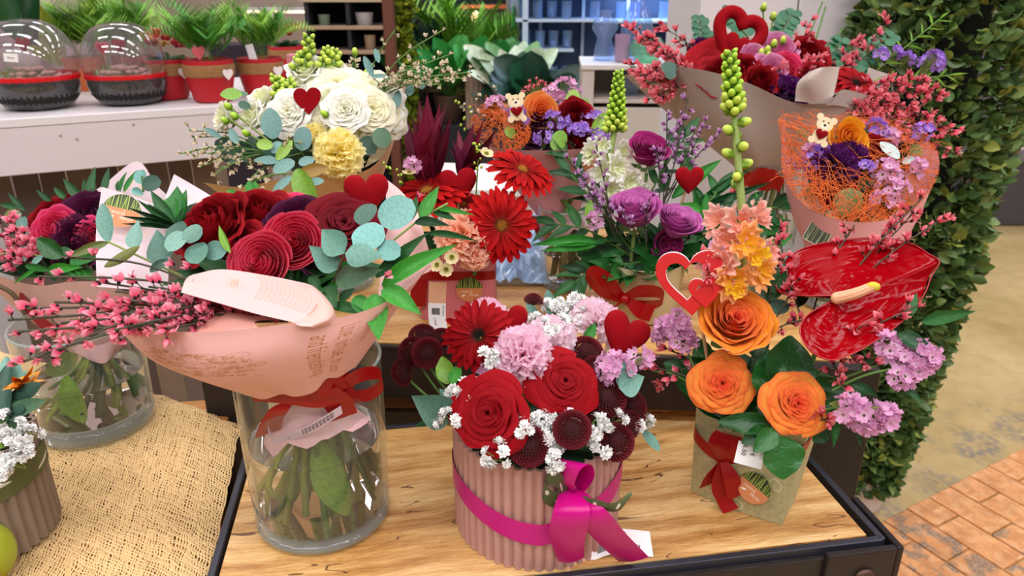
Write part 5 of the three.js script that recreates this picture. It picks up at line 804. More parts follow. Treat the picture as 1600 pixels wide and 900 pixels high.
{
  const base = [.0267,.7645,-.6654];
  const b = thing('pot_arrangement', 'red roses, gerbera and pink carnations in a pink corrugated pot', 'flower pot', base);
  const G = (...a) => leaf(b, ...a);
  corrugated(b, 0.0885, 0.118, 50, M_corr);
  part(b, 'foam', lathe([[0.081, 0.105], [0.05, 0.115], [0, 0.12]], 24), std(0x1d3a20, 0.95));
  // satin ribbon round the sleeve, bow with two tails, printed olive ribbon
  const ring = []; for (let i = 0; i <= 40; i++) { const a = Math.PI * 0.5 + (i / 40) * Math.PI * 2, fr = Math.sin(a), y = 0.064 - 0.014 * Math.max(0, fr) + 0.004 * Math.sin(a * 3); ring.push([base[0] + Math.cos(a) * 0.0898, base[1] + y + (Math.cos(a) > 0 ? 0.012 * Math.cos(a) : 0.006 * -Math.cos(a)), base[2] + Math.sin(a) * 0.0898]); }
  const RB = (name, pts, w, n, bl, mat = ribbonPink, lab = 'magenta satin ribbon') => part(b, name, strip(rels(b, pts), w, n ?? 30, 6, bl ?? 0), mat, lab);
  RB('ribbon', ring, [0, 0.0125, 0], 90);
  const kn = [.0563,.8599,-.582];
  RB('bow_loop', [[.0574,.857,-.58], [.0472,.8775,-.57], [.0498,.8987,-.565], [.0595,.8986,-.57], [.0658,.8824,-.575], [.0602,.86,-.578]], [[0.006, 0.002, 0.004], [0.009, 0.002, 0.012], [0.011, 0.004, 0.012], [0.012, 0.004, 0.01], [0.009, 0.002, 0.01], [0.006, 0, 0.004]], 40);
  part(b, 'knot', ball(0.0085, 14, 10).scale(1, 0.9, 0.8).translate(...rel(b, kn).toArray()), ribbonPink);
  RB('ribbon_tail', [[.0558,.8622,-.577], [.0539,.8588,-.55], [.0514,.823,-.558], [.0578,.7793,-.578]], [[0.01, 0.001, 0.004], [0.0165, 0.003, 0.004], [0.0165, 0, 0.003], [0.0125, 0.004, 0.002]], 30, 0.003);
  RB('ribbon_tail', [[.0583,.8593,-.577], [.0724,.8569,-.548], [.093,.8213,-.56], [.1214,.7703,-.588]], [[0.009, 0.005, 0.004], [0.0125, 0.008, 0.004], [0.013, 0.008, 0.004], [0.0135, 0.0085, 0.006]], 30, 0.002);
  const T_olive = canvas(256, 512, (c, w, h) => { c.fillStyle = '#55603c'; c.fillRect(0, 0, w, h); c.fillStyle = '#e6e3d6'; for (const [x, y, a] of [[80, 60, 0.3], [180, 150, -0.5], [70, 250, 0.9], [170, 340, 0.2], [90, 430, -0.4]]) { c.beginPath(); c.ellipse(x, y, 44, 15, a, 0, 6.3); c.fill(); } });
  const olive = std(0xffffff, 0.6, { map: T_olive });
  RB('printed_ribbon', [[.0544,.8541,-.578], [.0409,.8521,-.575], [.0298,.8638,-.573], [.033,.8818,-.57], [.0422,.8812,-.567], [.0515,.8623,-.575]], [0.001, 0.011, 0.003], 34, 0, olive, 'olive ribbon with white leaves');
  RB('printed_ribbon', [[.0591,.8571,-.578], [.0757,.8648,-.555], [.0937,.8645,-.55], [.1064,.8761,-.555]], [[0.001, 0.003, 0.003], [0.001, 0.0085, 0.006], [-0.003, 0.01, 0.007], [0.001, 0.002, 0.0]], 26, 0.003, olive, 'olive ribbon with white leaves');
  const tagM = std(0xffffff, 0.5, { map: priceTag(['COMPOSIZIONE VISO', '€ 19,50'], 200, 512, true, 0.36) });
  const ptag = part(b, 'price_tag', strip(rels(b, [[.0561,.7682,-.585], [.0778,.7693,-.6], [.1043,.7763,-.607], [.1419,.7747,-.605]]), [[0.003, 0.006, -0.007], [0.001, 0.007, -0.008], [0, 0.008, -0.009], [-0.001, 0.0085, -0.009]], 24, 4), tagM, 'white and orange price tag');
  ptag.geometry.attributes.uv.array.forEach((x, i, a) => { if (i % 2) a[i] = 1 - x; });
  // blooms
  flower(b, 'redrose', [-.0198,.9414,-.585],.032, [-0.25, 0.5, 0.85], 'large open red rose', 0.4); flower(b, 'redrose2', [.0492,.9563,-.615],.0282, [0.15, 0.62, 0.75], 'red rose'); 
  flower(b, 'darkgerbera', [-.0326,.9832,-.66],.0377, [-0.12, 0.6, 0.8], 'dark red gerbera'); flower(b, 'pinkcarnation', [.0102,.9808,-.625],.0312, [0, 0.6, 0.8], 'white carnation with pink frills'); flower(b, 'palecarnation', [.0401,.9751,-.68],.0284, [0.1, 0.8, 0.55]); flower(b, 'palecarnation', [.0961,.968,-.74],.032, [0.25, 0.85, 0.3]); flower(b, 'pinkcarnation', [-.0285,.9668,-.76],.0242, [0, 0.9, 0.3]); flower(b, 'palecarnation', [0,.9634,-.74],.0209, [0, 0.9, 0.3]);
  for (const [x, r, d] of [[[.0157,.9118,-.575], 26, [0, 0.45, 0.9]], [[.0548,.9301,-.575], 24, [0.1, 0.55, 0.85]], [[.1001,.8999,-.6], 25, [0.35, 0.45, 0.8]], [[.0929,.9346,-.625], 27, [0.3, 0.6, 0.7]], [[.1217,.9143,-.64], 24, [0.8, 0.4, 0.4]], [[.1148,.9063,-.62], 20, [0.7, 0.3, 0.6]], [[.077,.9563,-.68], 25, [0.3, 0.8, 0.4]], [[.0845,.945,-.66], 22, [0.4, 0.7, 0.5]], [[.0241,.9792,-.76], 15, [0.1, 1, 0]], [[-.0931,.9655,-.7], 20, [0, 1, 0.25]], [[-.1031,.9563,-.68], 22, [-0.5, 0.6, 0.6]], [[-.0856,.9592,-.67], 22, [0, 0.55, 0.8]], [[-.1125,.9374,-.67], 20, [-0.7, 0.2, 0.6]], [[-.074,.9611,-.7], 18, [0, 0.9, 0.4]], [[.0646,.9235,-.62], 22, [0.2, 0.5, 0.8]]]) flower(b, 'pompon', x, r * 0.76 / 1164 * 1.12, d);
  for (const [A, B] of [[[-.1142,.932,-.68], [-.0655,.8992,-.66]], [[-.0929,.9461,-.69], [-.0554,.9067,-.66]], [[-.1027,.9483,-.69], [-.0621,.9029,-.66]], [[.1211,.8992,-.66], [.0864,.8685,-.66]]]) stem(b, [A, V(A).lerp(V(B), 0.5).add(V(0, -0.004, 0)).toArray(), B], 0.0013, SM.green);
  for (const [p, n] of [[[-.0498,.9466,-.62], 9], [[-.0403,.942,-.61], 6], [[-.0547,.9263,-.595], 6], [[.0251,.9252,-.6], 9], [[.0343,.9106,-.585], 9], [[.0478,.9287,-.6], 7], [[-.0114,.9125,-.56], 6], [[.0411,.9007,-.575], 6], [[.071,.9226,-.59], 8], [[.0801,.9036,-.585], 6], [[.1281,.8992,-.63], 6], [[.0484,.9699,-.76], 9], [[.0646,.975,-.77], 8], [[.0306,.9688,-.72], 6], [[.0733,.9634,-.74], 6], [[-.0243,.9735,-.63], 5], [[-.0424,.9585,-.68], 5], [[.0943,.919,-.61], 6], [[.0116,.9276,-.58], 6], [[.0463,.9758,-.7], 5], [[.0313,.986,-.66], 6]]) gypCluster(b, p, n);
  for (let i = 0; i < 30; i++) { const a = i * 2.4, q = 0.04 + 0.055 * Math.sqrt(i / 30); G('lance', i % 3 ? LM.bladedark : LM.rose, [base[0] + Math.cos(a) * 0.03, base[1] + 0.115, base[2] + Math.sin(a) * 0.03], [base[0] + Math.cos(a) * q, base[1] + rr(0.13, 0.17), base[2] + Math.sin(a) * q], 0.5, [Math.cos(a) * 0.3, 0.8, 0.6]); }
  G('drop', [LM.eucdark[1]], [-.0557,.9252,-.6], [-.0928,.9493,-.6], 0.78, [-0.2, 0.5, 0.85], 0); G('drop', [LM.euc[3]], [-.0523,.9306,-.597], [-.0679,.9501,-.62], 0.5, [0.5, 0.3, 0.8], 1); G('drop', [LM.euc[0]], [.1014,.9473,-.62], [.1281,.9542,-.63], 0.9, [0.1, 0.5, 0.85], 0); G('oval', [LM.euc[1]], [.1021,.9481,-.621], [.1135,.9669,-.64], 0.55, [-0.2, 0.4, 0.9], 0); G('oval', [LM.euc[0]], [.1311,.8876,-.64], [.1455,.8769,-.62], 0.42, [0.2, 0.6, 0.8], 0); G('oval', LM.bladedark, [-.0702,.9003,-.64], [-.0974,.8928,-.64], 0.3, [0, 0.8, 0.6], 0);
  for (const [A, B, w] of [[[.0478,.9452,-.78], [.0408,.9752,-.8], 0.4], [[.0617,.9492,-.78], [.0757,.9752,-.8], 0.36], [[.0309,.9452,-.78], [.0162,.9649,-.79], 0.4], [[.0747,.9471,-.75], [.0749,.966,-.76], 0.6]]) G('oval', LM.euc, A, B, w, [0, 0.3, 0.9], 0);
  for (const [A, B, w] of [[[-.0626,.9402,-.64], [-.0698,.9615,-.66], 0.6], [[-.0585,.9458,-.63], [-.0515,.956,-.65], 0.5], [[.0769,.9559,-.7], [.0872,.9734,-.71], 0.5]]) G('rose', LM.lime.concat(LM.blade), A, B, w, [0, 0.5, 0.85]);
  cluster(b, 'statice', 'lilacfloret', [.1005,.9572,-.64], 0.017, 16, 0.0085, [0.3, 0.7, 0.6]); cluster(b, 'statice', 'lilacfloret', [.1272,.9579,-.66], 0.011, 7, 0.0075, [0.6, 0.7, 0.4]);
  cluster(b, 'statice', 'lilacfloret', [-.0218,.9522,-.64], 0.012, 8, 0.008, [0, 0.7, 0.6]);
  heartPick('puffy red felt heart at the right of the pink corrugated pot', [.1148,.9689,-.69],.0499, [0.05, 0.4, 0.9], -0.45, [.1019,.9219,-.7]); heartPick('red felt heart behind the gerbera of the pink corrugated pot', [-.0027,.9696,-.715],.0419, [0, 0.4, 0.9], 0.2, [0,.9349,-.69]);
}
// ================================================================ green paper bag with orange roses and anthurium, front right
const T_hearts = canvas(512, 512, (c, w, h) => { c.fillStyle = '#b3ac7c'; c.fillRect(0, 0, w, h); const im = c.getImageData(0, 0, w, h), d = im.data; for (let i = 0; i < d.length; i += 4) { const k = 1 + 0.05 * n2((i / 4 % w) / 40, (i / 4 / w) / 40); d[i] *= k; d[i + 1] *= k; d[i + 2] *= k; } c.putImageData(im, 0, 0); c.strokeStyle = '#ece6c8'; c.lineWidth = 3.5; for (const [x, y, a] of [[95, 245, 0.6], [280, 330, 3.4], [330, 90, 0.3], [265, 470, 2.6], [430, 300, 3.0], [150, 60, 2.2], [450, 130, 0.4]]) { c.save(); c.translate(x, y); c.rotate(a); c.beginPath(); c.moveTo(0, 34); c.bezierCurveTo(-44, 6, -40, -40, -12, -34); c.bezierCurveTo(0, -30, 2, -14, -4, -4); c.moveTo(0, 34); c.bezierCurveTo(40, 6, 38, -38, 10, -32); c.stroke(); c.restore(); } });
{
  const BL = [.2047,.7645,-.7046], BR = [.289,.7645,-.6455], TL = [.2031,.8709,-.712], TR = [.3035,.8768,-.652];
  const b = thing('bag_arrangement', 'orange roses and a red anthurium in a pale green paper bag', 'flower arrangement', [.2651,.7645,-.6954]);
  const G = (...a) => leaf(b, ...a);
  const fd = V(BR).sub(V(BL)).normalize(), nrm = V(-fd.z, 0, fd.x).multiplyScalar(-1); if (nrm.z > 0) nrm.multiplyScalar(-1);
  const off = (p, k) => V(p).addScaledVector(nrm, k).toArray(), bagM = paper(0xffffff, T_hearts, { roughness: 0.6 });
  const mid = (a, c, t, k = 0) => V(a).lerp(V(c), t).addScaledVector(nrm, k).toArray();
  // front bulges a little; sides fold in; back
  part(b, 'bag_front', loft([rels(b, [BL, mid(BL, BR, 0.33, -0.003), mid(BL, BR, 0.66, -0.003), BR]), rels(b, [mid(BL, TL, 0.5), mid(mid(BL, BR, 0.33), mid(TL, TR, 0.33), 0.5, -0.008), mid(mid(BL, BR, 0.66), mid(TL, TR, 0.66), 0.5, -0.008), mid(BR, TR, 0.5)]), rels(b, [TL, mid(TL, TR, 0.33, -0.006), mid(TL, TR, 0.66, -0.006), TR])], 20, 14), bagM);
  part(b, 'bag_side', merge([loft([rels(b, [BL, off(BL, 0.05)]), rels(b, [TL, off(TL, 0.075)])], 4, 8), loft([rels(b, [BR, off(BR, 0.05)]), rels(b, [TR, off(TR, 0.075)])], 4, 8)]), bagM);
  part(b, 'bag_back', loft([rels(b, [off(BL, 0.05), off(BR, 0.05)]), rels(b, [off(TL, 0.075), off(TR, 0.075)])], 6, 8), bagM);
  part(b, 'foam', loft([rels(b, [mid(BL, TL, 0.85, 0.002), mid(BR, TR, 0.85, 0.002)]), rels(b, [mid(BL, TL, 0.85, 0.066), mid(BR, TR, 0.85, 0.066)])], 4, 4), std(0x1d3a20, 0.95));
  const F = (x, y, k = -0.012) => { return [x, y, k]; };
  const on = (s, h, k = -0.011) => mid(mid(BL, BR, s), mid(TL, TR, s), h, k); // a point on the front: s across, h up
  const R = (name, pts, w, n = 24, bl = 0) => part(b, name, strip(rels(b, pts), w, n, 4, bl), ribbonRed, 'red satin ribbon');
  R('ribbon', [off(on(0, 0.72, 0), 0.05), on(-0.01, 0.74, 0.002), on(0.12, 0.66), on(0.33, 0.56, -0.012)], [0, 0.0075, 0.001]); R('ribbon', [on(0.33, 0.56, -0.012), on(0.6, 0.66, -0.012), on(0.85, 0.76), on(1.0, 0.82, -0.001), off(on(1.0, 0.8, 0), 0.04)], [0, 0.007, 0.001]);
  R('bow_loop', [on(0.33, 0.56, -0.013), on(0.3, 0.75, -0.022), on(0.36, 0.9, -0.02), on(0.46, 0.86, -0.026), on(0.42, 0.68, -0.022), on(0.34, 0.56, -0.014)], [[0.004, 0.001, 0.004], [0.008, 0.001, 0.008], [0.009, 0.002, 0.009], [0.009, 0.002, 0.009], [0.008, 0.001, 0.007], [0.004, 0.001, 0.004]], 36);
  R('ribbon_tail', [on(0.33, 0.55, -0.014), on(0.27, 0.38, -0.015), on(0.22, 0.22, -0.012)], [[0.004, 0.002, 0], [0.0085, 0.003, 0], [0.009, 0.0045, 0]]); R('ribbon_tail', [on(0.34, 0.55, -0.014), on(0.34, 0.3, -0.018), on(0.42, 0.12, -0.013), on(0.5, 0.03, -0.012)], [[0.004, 0.001, 0], [0.007, 0.002, 0], [0.0075, 0.003, 0], [0.008, 0.004, 0]]); R('ribbon_tail', [on(0.36, 0.56, -0.016), on(0.46, 0.42, -0.018), on(0.52, 0.2, -0.013)], [[0.004, 0.001, 0], [0.008, 0.003, 0], [0.008, 0.004, 0]]);
  const fn = nrm.clone().multiplyScalar(-1).add(V(0, 0.28, 0)).toArray();
  const lb = part(b, 'label', new THREE.CircleGeometry(0.0172, 40), labelM, 'round green and orange label'); lb.position.copy(rel(b, on(0.68, 0.36, -0.0125))); face(lb, fn, -0.42);
  const pt = part(b, 'price_tag', new THREE.PlaneGeometry(0.026, 0.021), std(0xffffff, 0.5, { map: canvas(256, 208, (c, w, h) => { c.fillStyle = '#f6f5f3'; c.fillRect(0, 0, w, h); c.fillStyle = '#2a2622'; c.font = 'bold 54px sans-serif'; c.save(); c.translate(50, 20); c.rotate(Math.PI / 2); c.fillText('6.50', 0, 0); c.restore(); c.save(); c.translate(130, 80); c.rotate(Math.PI / 2); c.fillText('€', 0, 0); c.restore(); c.font = '34px sans-serif'; c.save(); c.translate(216, 40); c.rotate(Math.PI / 2); c.fillText('0005', 0, 0); c.restore(); }) }), 'white price tag'); pt.position.copy(rel(b, [.2236,.8924,-.59])); face(pt, [-0.1, 0.45, 0.9], -0.2);
  // blooms
  flower(b, 'yelloworange', [.2166,.9943,-.66],.0325, [-0.03, 0.74, 0.6], 'yellow and orange rose', 1.2); flower(b, 'orangerose', [.202,.9458,-.63],.0259, [-0.15, 0.6, 0.78], 'orange rose'); flower(b, 'orangerose', [.2635,.9411,-.6],.0267, [0.12, 0.62, 0.75], 'orange rose', 2.2, 1);
  for (const [A, B, w, f, v] of [[[.2569,.9431,-.62], [.2687,.9904,-.645], 0.92, [0.1, 0.35, 0.9], 1], [[.2427,.937,-.615], [.2477,.9786,-.64], 0.7, [-0.1, 0.3, 0.9], 0], [[.2433,.9194,-.595], [.1929,.9232,-.6], 0.42, [0, 0.7, 0.7], 1], [[.2405,.9199,-.592], [.213,.9092,-.585], 0.6, [0, 0.6, 0.8], 0], [[.242,.923,-.585], [.2191,.9097,-.57], 0.62, [-0.1, 0.5, 0.85], 1], [[.2446,.9181,-.582], [.2489,.8826,-.565], 1.0, [0.05, 0.4, 0.9], 1], [[.2187,.9174,-.63], [.2004,.9066,-.615], 0.5, [0, 0.6, 0.8], 0], [[.2453,.9527,-.67], [.2514,.979,-.69], 0.7, [0, 0.5, 0.8], 0], [[.285,.9006,-.6], [.3048,.9155,-.61], 0.6, [0.3, 0.5, 0.8], 1]]) G('rose', LM.rose, A, B, w, f, v);
  for (let i = 0; i < 30; i++) { const a = i * 2.4, c = [.2535,.9142,-.66], q = 0.05 * Math.sqrt(i / 30) + 0.02; G('rose', LM.rose, [c[0] + Math.cos(a) * 0.015, c[1] - 0.02, c[2] + Math.sin(a) * 0.015], [c[0] + Math.cos(a) * q * 1.5, c[1] + rr(-0.01, 0.03), c[2] + Math.sin(a) * q - 0.01], 0.6, [Math.cos(a) * 0.3, 0.8, 0.5]); }
  // anthurium: heart-shaped waxy spathe grown from its base, spadix in front
  const ring = [[.3059,1.0275,-.655], [.2859,1.0233,-.665], [.2706,1.0157,-.69], [.2693,1.0216,-.71], [.2798,1.0343,-.725], [.3054,1.0459,-.74], [.3432,1.0527,-.745], [.3804,1.0579,-.74], [.4065,1.0573,-.725], [.4168,1.0525,-.705], [.4211,1.0491,-.69], [.4135,1.0368,-.685], [.4008,1.0212,-.67], [.3693,1.0089,-.64], [.3316,.9983,-.615], [.303,.9916,-.6], [.2839,.9903,-.595], [.2674,.998,-.6], [.2626,1.0087,-.615], [.2759,1.0164,-.635], [.3054,1.0235,-.652]];
  const rk = curve(rels(b, ring), 0.5), c0 = rel(b, [.3088,1.0248,-.655]), an = V(0.1, 0.55, 0.83).normalize();
  const spM = phy(0x8c0009, 0.14, { specularIntensity: 0.16, clearcoat: 0.08, clearcoatRoughness: 0.05, bumpMap: field(512, 512, (x, y) => 0.5 + 0.5 * fbm(x * 6, y * 3, 3) + 0.08 * Math.sin(x * 44 + fbm(x * 3, y * 2, 2) * 4) * y, false), bumpScale: 0.0022 });
  const spa = part(b, 'spathe', sheet(90, 26, (u, v) => { const e = rk.getPoint(u), w = Math.pow(v, 0.9), p = c0.clone().lerp(e, w); return p.addScaledVector(an, -0.006 * Math.sin(v * Math.PI) + 0.004 * Math.sin(u * 25) * v * (1 - v) * 3 - 0.004 * v * v * v * Math.abs(Math.sin(u * 14))); }), spM, 'glossy red heart shaped spathe');
  part(spa, 'edge', tube(rk.getPoints(60).map((p) => p.toArray()), 0.0007, 120, 5), phy(0xa8202a, 0.4));
  const sx = [[.3067,1.0278,-.648], [.3192,1.0348,-.642], [.3342,1.0427,-.64]];
  const spd = part(b, 'spadix', taper(rels(b, sx), 0.0058, 0.0046, 20, 14), std(0xf0b48a, 0.6, { bumpMap: field(128, 256, (x, y) => Math.abs(Math.sin(x * 28)) * Math.abs(Math.sin(y * 90)), false), bumpScale: 0.0006 }), 'cream spadix');
  part(spd, 'tip', ball(0.0046, 12, 8).scale(1.5, 1, 1).translate(...rel(b, sx[2]).toArray()), std(0xc8b82a, 0.6), 'yellow tip'); part(spd, 'base', ball(0.0058, 12, 8).translate(...rel(b, sx[0]).toArray()), std(0xf0b48a, 0.6));
  stem(b, [[.3112,1.0227,-.66], [.3122,.9621,-.68], [.2858,.8931,-.67]], 0.0028, SM.green);
  // tall snapdragon with closed buds, open peach flowers below
  const sp = sub(b, 'snapdragon'), top = [.2005,1.2439,-.72], bot = [.2215,1.0956,-.69], sk = curve([top, [.2089,1.1935,-.715], [.2143,1.1531,-.705], bot, [.2308,1.0184,-.68]]);
  part(sp, 'stem', taper(rels(sp, sk.getPoints(10)), 0.003, 0.0046, 24, 8), SM.pale);
  for (let i = 0; i < 50; i++) { const v = i < 42 ? 0.005 + 0.28 * i / 42 : 0.33 + (i - 42) * 0.045, p = sk.getPoint(v), az = i * 2.4, r = lerp(0.006, 0.0118, clamp(v * 3, 0, 1)), d = V(Math.cos(az), i < 42 ? lerp(1.2, 0.4, v * 3) : 0.3, Math.sin(az)); put(sp, proto(v < 0.2 ? 'snapgreen' : 'snapbud'), p.addScaledVector(V(Math.cos(az), 0, Math.sin(az)), 0.003).toArray(), r, d.toArray()); }
  for (const [k, p, r, d] of [['snapcup', [.1975,1.0904,-.69], 24, [-0.7, 0.4, 0.6]], ['snapcup', [.2175,1.0937,-.675], 26, [0, 0.3, 0.95]], ['snapcup', [.2397,1.0981,-.69], 25, [0.7, 0.5, 0.5]], ['snapgold', [.2197,1.0784,-.66], 28, [0.1, 0.4, 0.9]], ['goldlip', [.2261,1.0693,-.65], 17, [0.2, 0, 0.98]], ['snapcup', [.1956,1.0588,-.665], 27, [-0.6, 0.3, 0.8]], ['snapgold', [.2103,1.0432,-.655], 28, [-0.1, 0.2, 0.95]], ['snapgold', [.2376,1.0503,-.66], 26, [0.5, 0.3, 0.8]], ['snapcup', [.2062,1.0747,-.675], 24, [-0.3, 0.4, 0.85]], ['snapcup', [.2516,1.0602,-.685], 22, [0.7, 0.3, 0.6]], ['goldlip', [.2103,1.0369,-.648], 15, [0, -0.1, 1]], ['snapcup', [.2026,1.0379,-.665], 20, [-0.5, 0.2, 0.8]]]) flower(b, k, p, r * 0.74 / 1164, d);
  for (const [p, r, n, d] of [[[.1657,.9804,-.69], 0.017, 16, [-0.3, 0.7, 0.6]], [[.1724,.9693,-.68], 0.014, 12, [-0.2, 0.6, 0.7]], [[.1577,.9655,-.7], 0.012, 9, [-0.5, 0.6, 0.5]], [[.3473,.99,-.62], 0.016, 14, [0.4, 0.7, 0.6]], [[.3596,.9838,-.61], 0.013, 10, [0.5, 0.6, 0.6]], [[.3725,.989,-.605], 0.015, 12, [0.6, 0.6, 0.5]], [[.3661,.9792,-.6], 0.012, 9, [0.6, 0.5, 0.6]], [[.3523,.9721,-.595], 0.011, 8, [0.4, 0.4, 0.8]], [[.3064,.9447,-.585], 0.016, 13, [0.3, 0.3, 0.9]], [[.3209,.9424,-.58], 0.018, 16, [0.4, 0.3, 0.9]], [[.3352,.9398,-.58], 0.013, 10, [0.6, 0.3, 0.8]], [[.221,.9688,-.72], 0.01, 6, [0, 1, 0.2]]]) cluster(b, 'statice', 'lilacfloret', p, r, Math.round(n * 1.7), 0.0068, d);
  for (const [A, B] of [[[.314,.9583,-.62], [.3672,.9864,-.605]], [[.2992,.9503,-.61], [.3487,.9792,-.6]], [[.2916,.9356,-.6], [.3175,.9465,-.582]], [[.1864,.9363,-.66], [.1668,.9754,-.69]], [[.1806,.929,-.66], [.1452,.9327,-.68]]]) stem(b, [A, V(A).lerp(V(B), 0.5).add(V(0, 0.004, 0)).toArray(), B], 0.0012, SM.green);
  // coral broom sprays
  const S = [.2927,.9813,-.67], S2 = [.3083,.9683,-.64];
  for (const [A, B, n, from] of [[S, [.4375,1.0887,-.72], 14, 0.5], [S, [.4195,1.1011,-.74], 14, 0.5], [S, [.3969,1.0759,-.74], 12, 0.5], [S, [.3644,1.0649,-.76], 10, 0.6], [S, [.4177,1.0799,-.75], 12, 0.55], [S, [.2724,1.0722,-.73], 8, 0.5], [S2, [.3775,1.022,-.64], 9, 0.4], [S2, [.3249,1.0069,-.63], 6, 0.3], [S2, [.3063,.9547,-.6], 9, 0.2], [S2, [.3303,.9772,-.61], 8, 0.2], [[.1906,.9346,-.65], [.1382,.9387,-.68], 7, 0.4], [[.1993,.9363,-.66], [.16,.9535,-.69], 7, 0.4], [[.2065,.9527,-.67], [.1474,.9234,-.67], 6, 0.5], [[.2261,1.0003,-.69], [.1793,1.0619,-.68], 9, 0.35], [[.2261,1.0003,-.69], [.1846,1.0529,-.66], 8, 0.4], [[.2584,1.0003,-.69], [.2646,1.0516,-.7], 7, 0.4], [[.2382,1.0073,-.69], [.2282,1.1091,-.73], 5, 0.6], [[.2629,.9907,-.68], [.2803,1.0281,-.69], 8, 0.3], [[.2545,.9813,-.67], [.2832,.9998,-.66], 8, 0.3], [[.2818,.9218,-.6], [.2884,.9315,-.59], 5, 0.2]]) broom(b, 'broom_spray', A, B, 'peacoral', n, 0.0088, { from, out: 0.009, sag: 0.03 });
  for (const [A, B, w] of [[[.3746,1.016,-.62], [.4087,1.0357,-.6], 0.28], [[.3546,1.0044,-.62], [.3831,.9891,-.59], 0.38], [[.3475,.9638,-.61], [.3698,.957,-.58], 0.3], [[.316,.9571,-.61], [.3395,.9506,-.6], 0.4], [[.2976,.9356,-.6], [.2972,.907,-.58], 0.3], [[.3279,.9652,-.62], [.3411,.9836,-.63], 0.4], [[.3681,1.0089,-.64], [.3896,1.03,-.66], 0.3], [[.3036,.9356,-.6], [.3137,.9258,-.585], 0.35], [[.3155,.9356,-.6], [.3207,.907,-.58], 0.22], [[.2669,1.0102,-.7], [.2623,1.0445,-.72], 0.4], [[.2613,1.0031,-.7], [.28,1.0342,-.71], 0.4], [[.257,.9861,-.69], [.25,1.0131,-.71], 0.5], [[.2061,.9424,-.69], [.1861,.967,-.7], 0.4], [[.1885,.9381,-.67], [.1703,.9475,-.68], 0.35], [[.2917,.996,-.7], [.3048,1.0234,-.72], 0.4]]) G('lance', LM.ruscus, A, B, w, [0.1, 0.6, 0.8]);
  eucalyptus(b, [[.2537,.9861,-.69], [.2664,1.0131,-.71], [.2694,1.0305,-.72]], 3, 0.025, LM.eucdark);
  // cut-out double heart of wood, red face and white back
  const t = thing('heart_pick', 'flat red and white double heart cut from wood beside the orange roses', 'decoration', [.1707,1.0379,-.665]);
  const outer = heartShape(1), hole = heartShape(0.6); hole.getPoints(20); const hp = new THREE.Path(hole.getPoints(24).map((p) => new THREE.Vector2(p.x - 0.06, p.y + 0.02))); outer.holes.push(hp);
  const small = heartShape(0.46); small.holes.push(new THREE.Path(heartShape(0.24).getPoints(20)));
  const ex = (s, d) => new THREE.ExtrudeGeometry(s, { depth: d, bevelEnabled: true, bevelSize: 0.006, bevelThickness: 0.006, bevelSegments: 1, curveSegments: 20 });
  const fr = sub(t, 'frame'); fr.scale.setScalar(0.064); face(fr, [-0.08, 0.35, 0.93], 0.08);
  part(fr, 'face', ex(outer, 0.02).translate(0, 0, 0.05), phy(0xc01010, 0.35), 'red face'); part(fr, 'back', ex(outer, 0.05).translate(0.012, 0.014, -0.012), std(0xf0e4e4, 0.5), 'white back');
  part(fr, 'small_heart', ex(small, 0.02).translate(0.2, -0.17, 0.07), phy(0xc01010, 0.35), 'small red heart'); part(fr, 'small_back', ex(small, 0.04).translate(0.21, -0.16, 0.015), std(0xf0e4e4, 0.5));
  part(t, 'stick', tube(rels(t, [[.1808,1.0137,-.667], [.1916,.9742,-.67], [.2045,.9205,-.675]]), 0.0018, 6, 6), SM.wood);
}
// ================================================================ flowers on the taller table behind
const M_kraft = paper(0xa89c93), M_tan = paper(0xdab27a), M_rosepaper = paper(0xdc9ca0), M_clear = phy(0xffffff, 0.12, { transmission: 0.9, thickness: 0 });
const bulk = (b, c, R, n, mats, shape, w, L, up = 0.6) => { for (let i = 0; i < n; i++) { const a = i * 2.4, q = R * Math.sqrt((i + 0.5) / n), A = [c[0] + Math.cos(a) * q * 0.5, c[1] - 0.02, c[2] + Math.sin(a) * q * 0.5], d = V(Math.cos(a), rr(0.2, 1) * up * 2, Math.sin(a)).normalize(); leaf(b, shape, mats, A, V(A).addScaledVector(d, L * rr(0.7, 1.1)).toArray(), w, [Math.cos(a) * 0.2, 0.7, 0.8]); } };
const stems = (b, nk, ft, n, R, m) => { for (let i = 0; i < n; i++) { const a = i * 2.4, q = R * Math.sqrt((i + 0.5) / n); stem(b, [[nk[0] - Math.cos(a) * 0.008, nk[1] + 0.03, nk[2] - Math.sin(a) * 0.008], [nk[0], nk[1], nk[2]].map((x, k) => x + [Math.cos(a), 0, Math.sin(a)][k] * 0.006), [ft[0] + Math.cos(a) * q, ft[1], ft[2] + Math.sin(a) * q]], rr(0.0018, 0.003), m[i % m.length]); } };
const SMS = [SM.olive, SM.green, SM.pale, SM.brown];
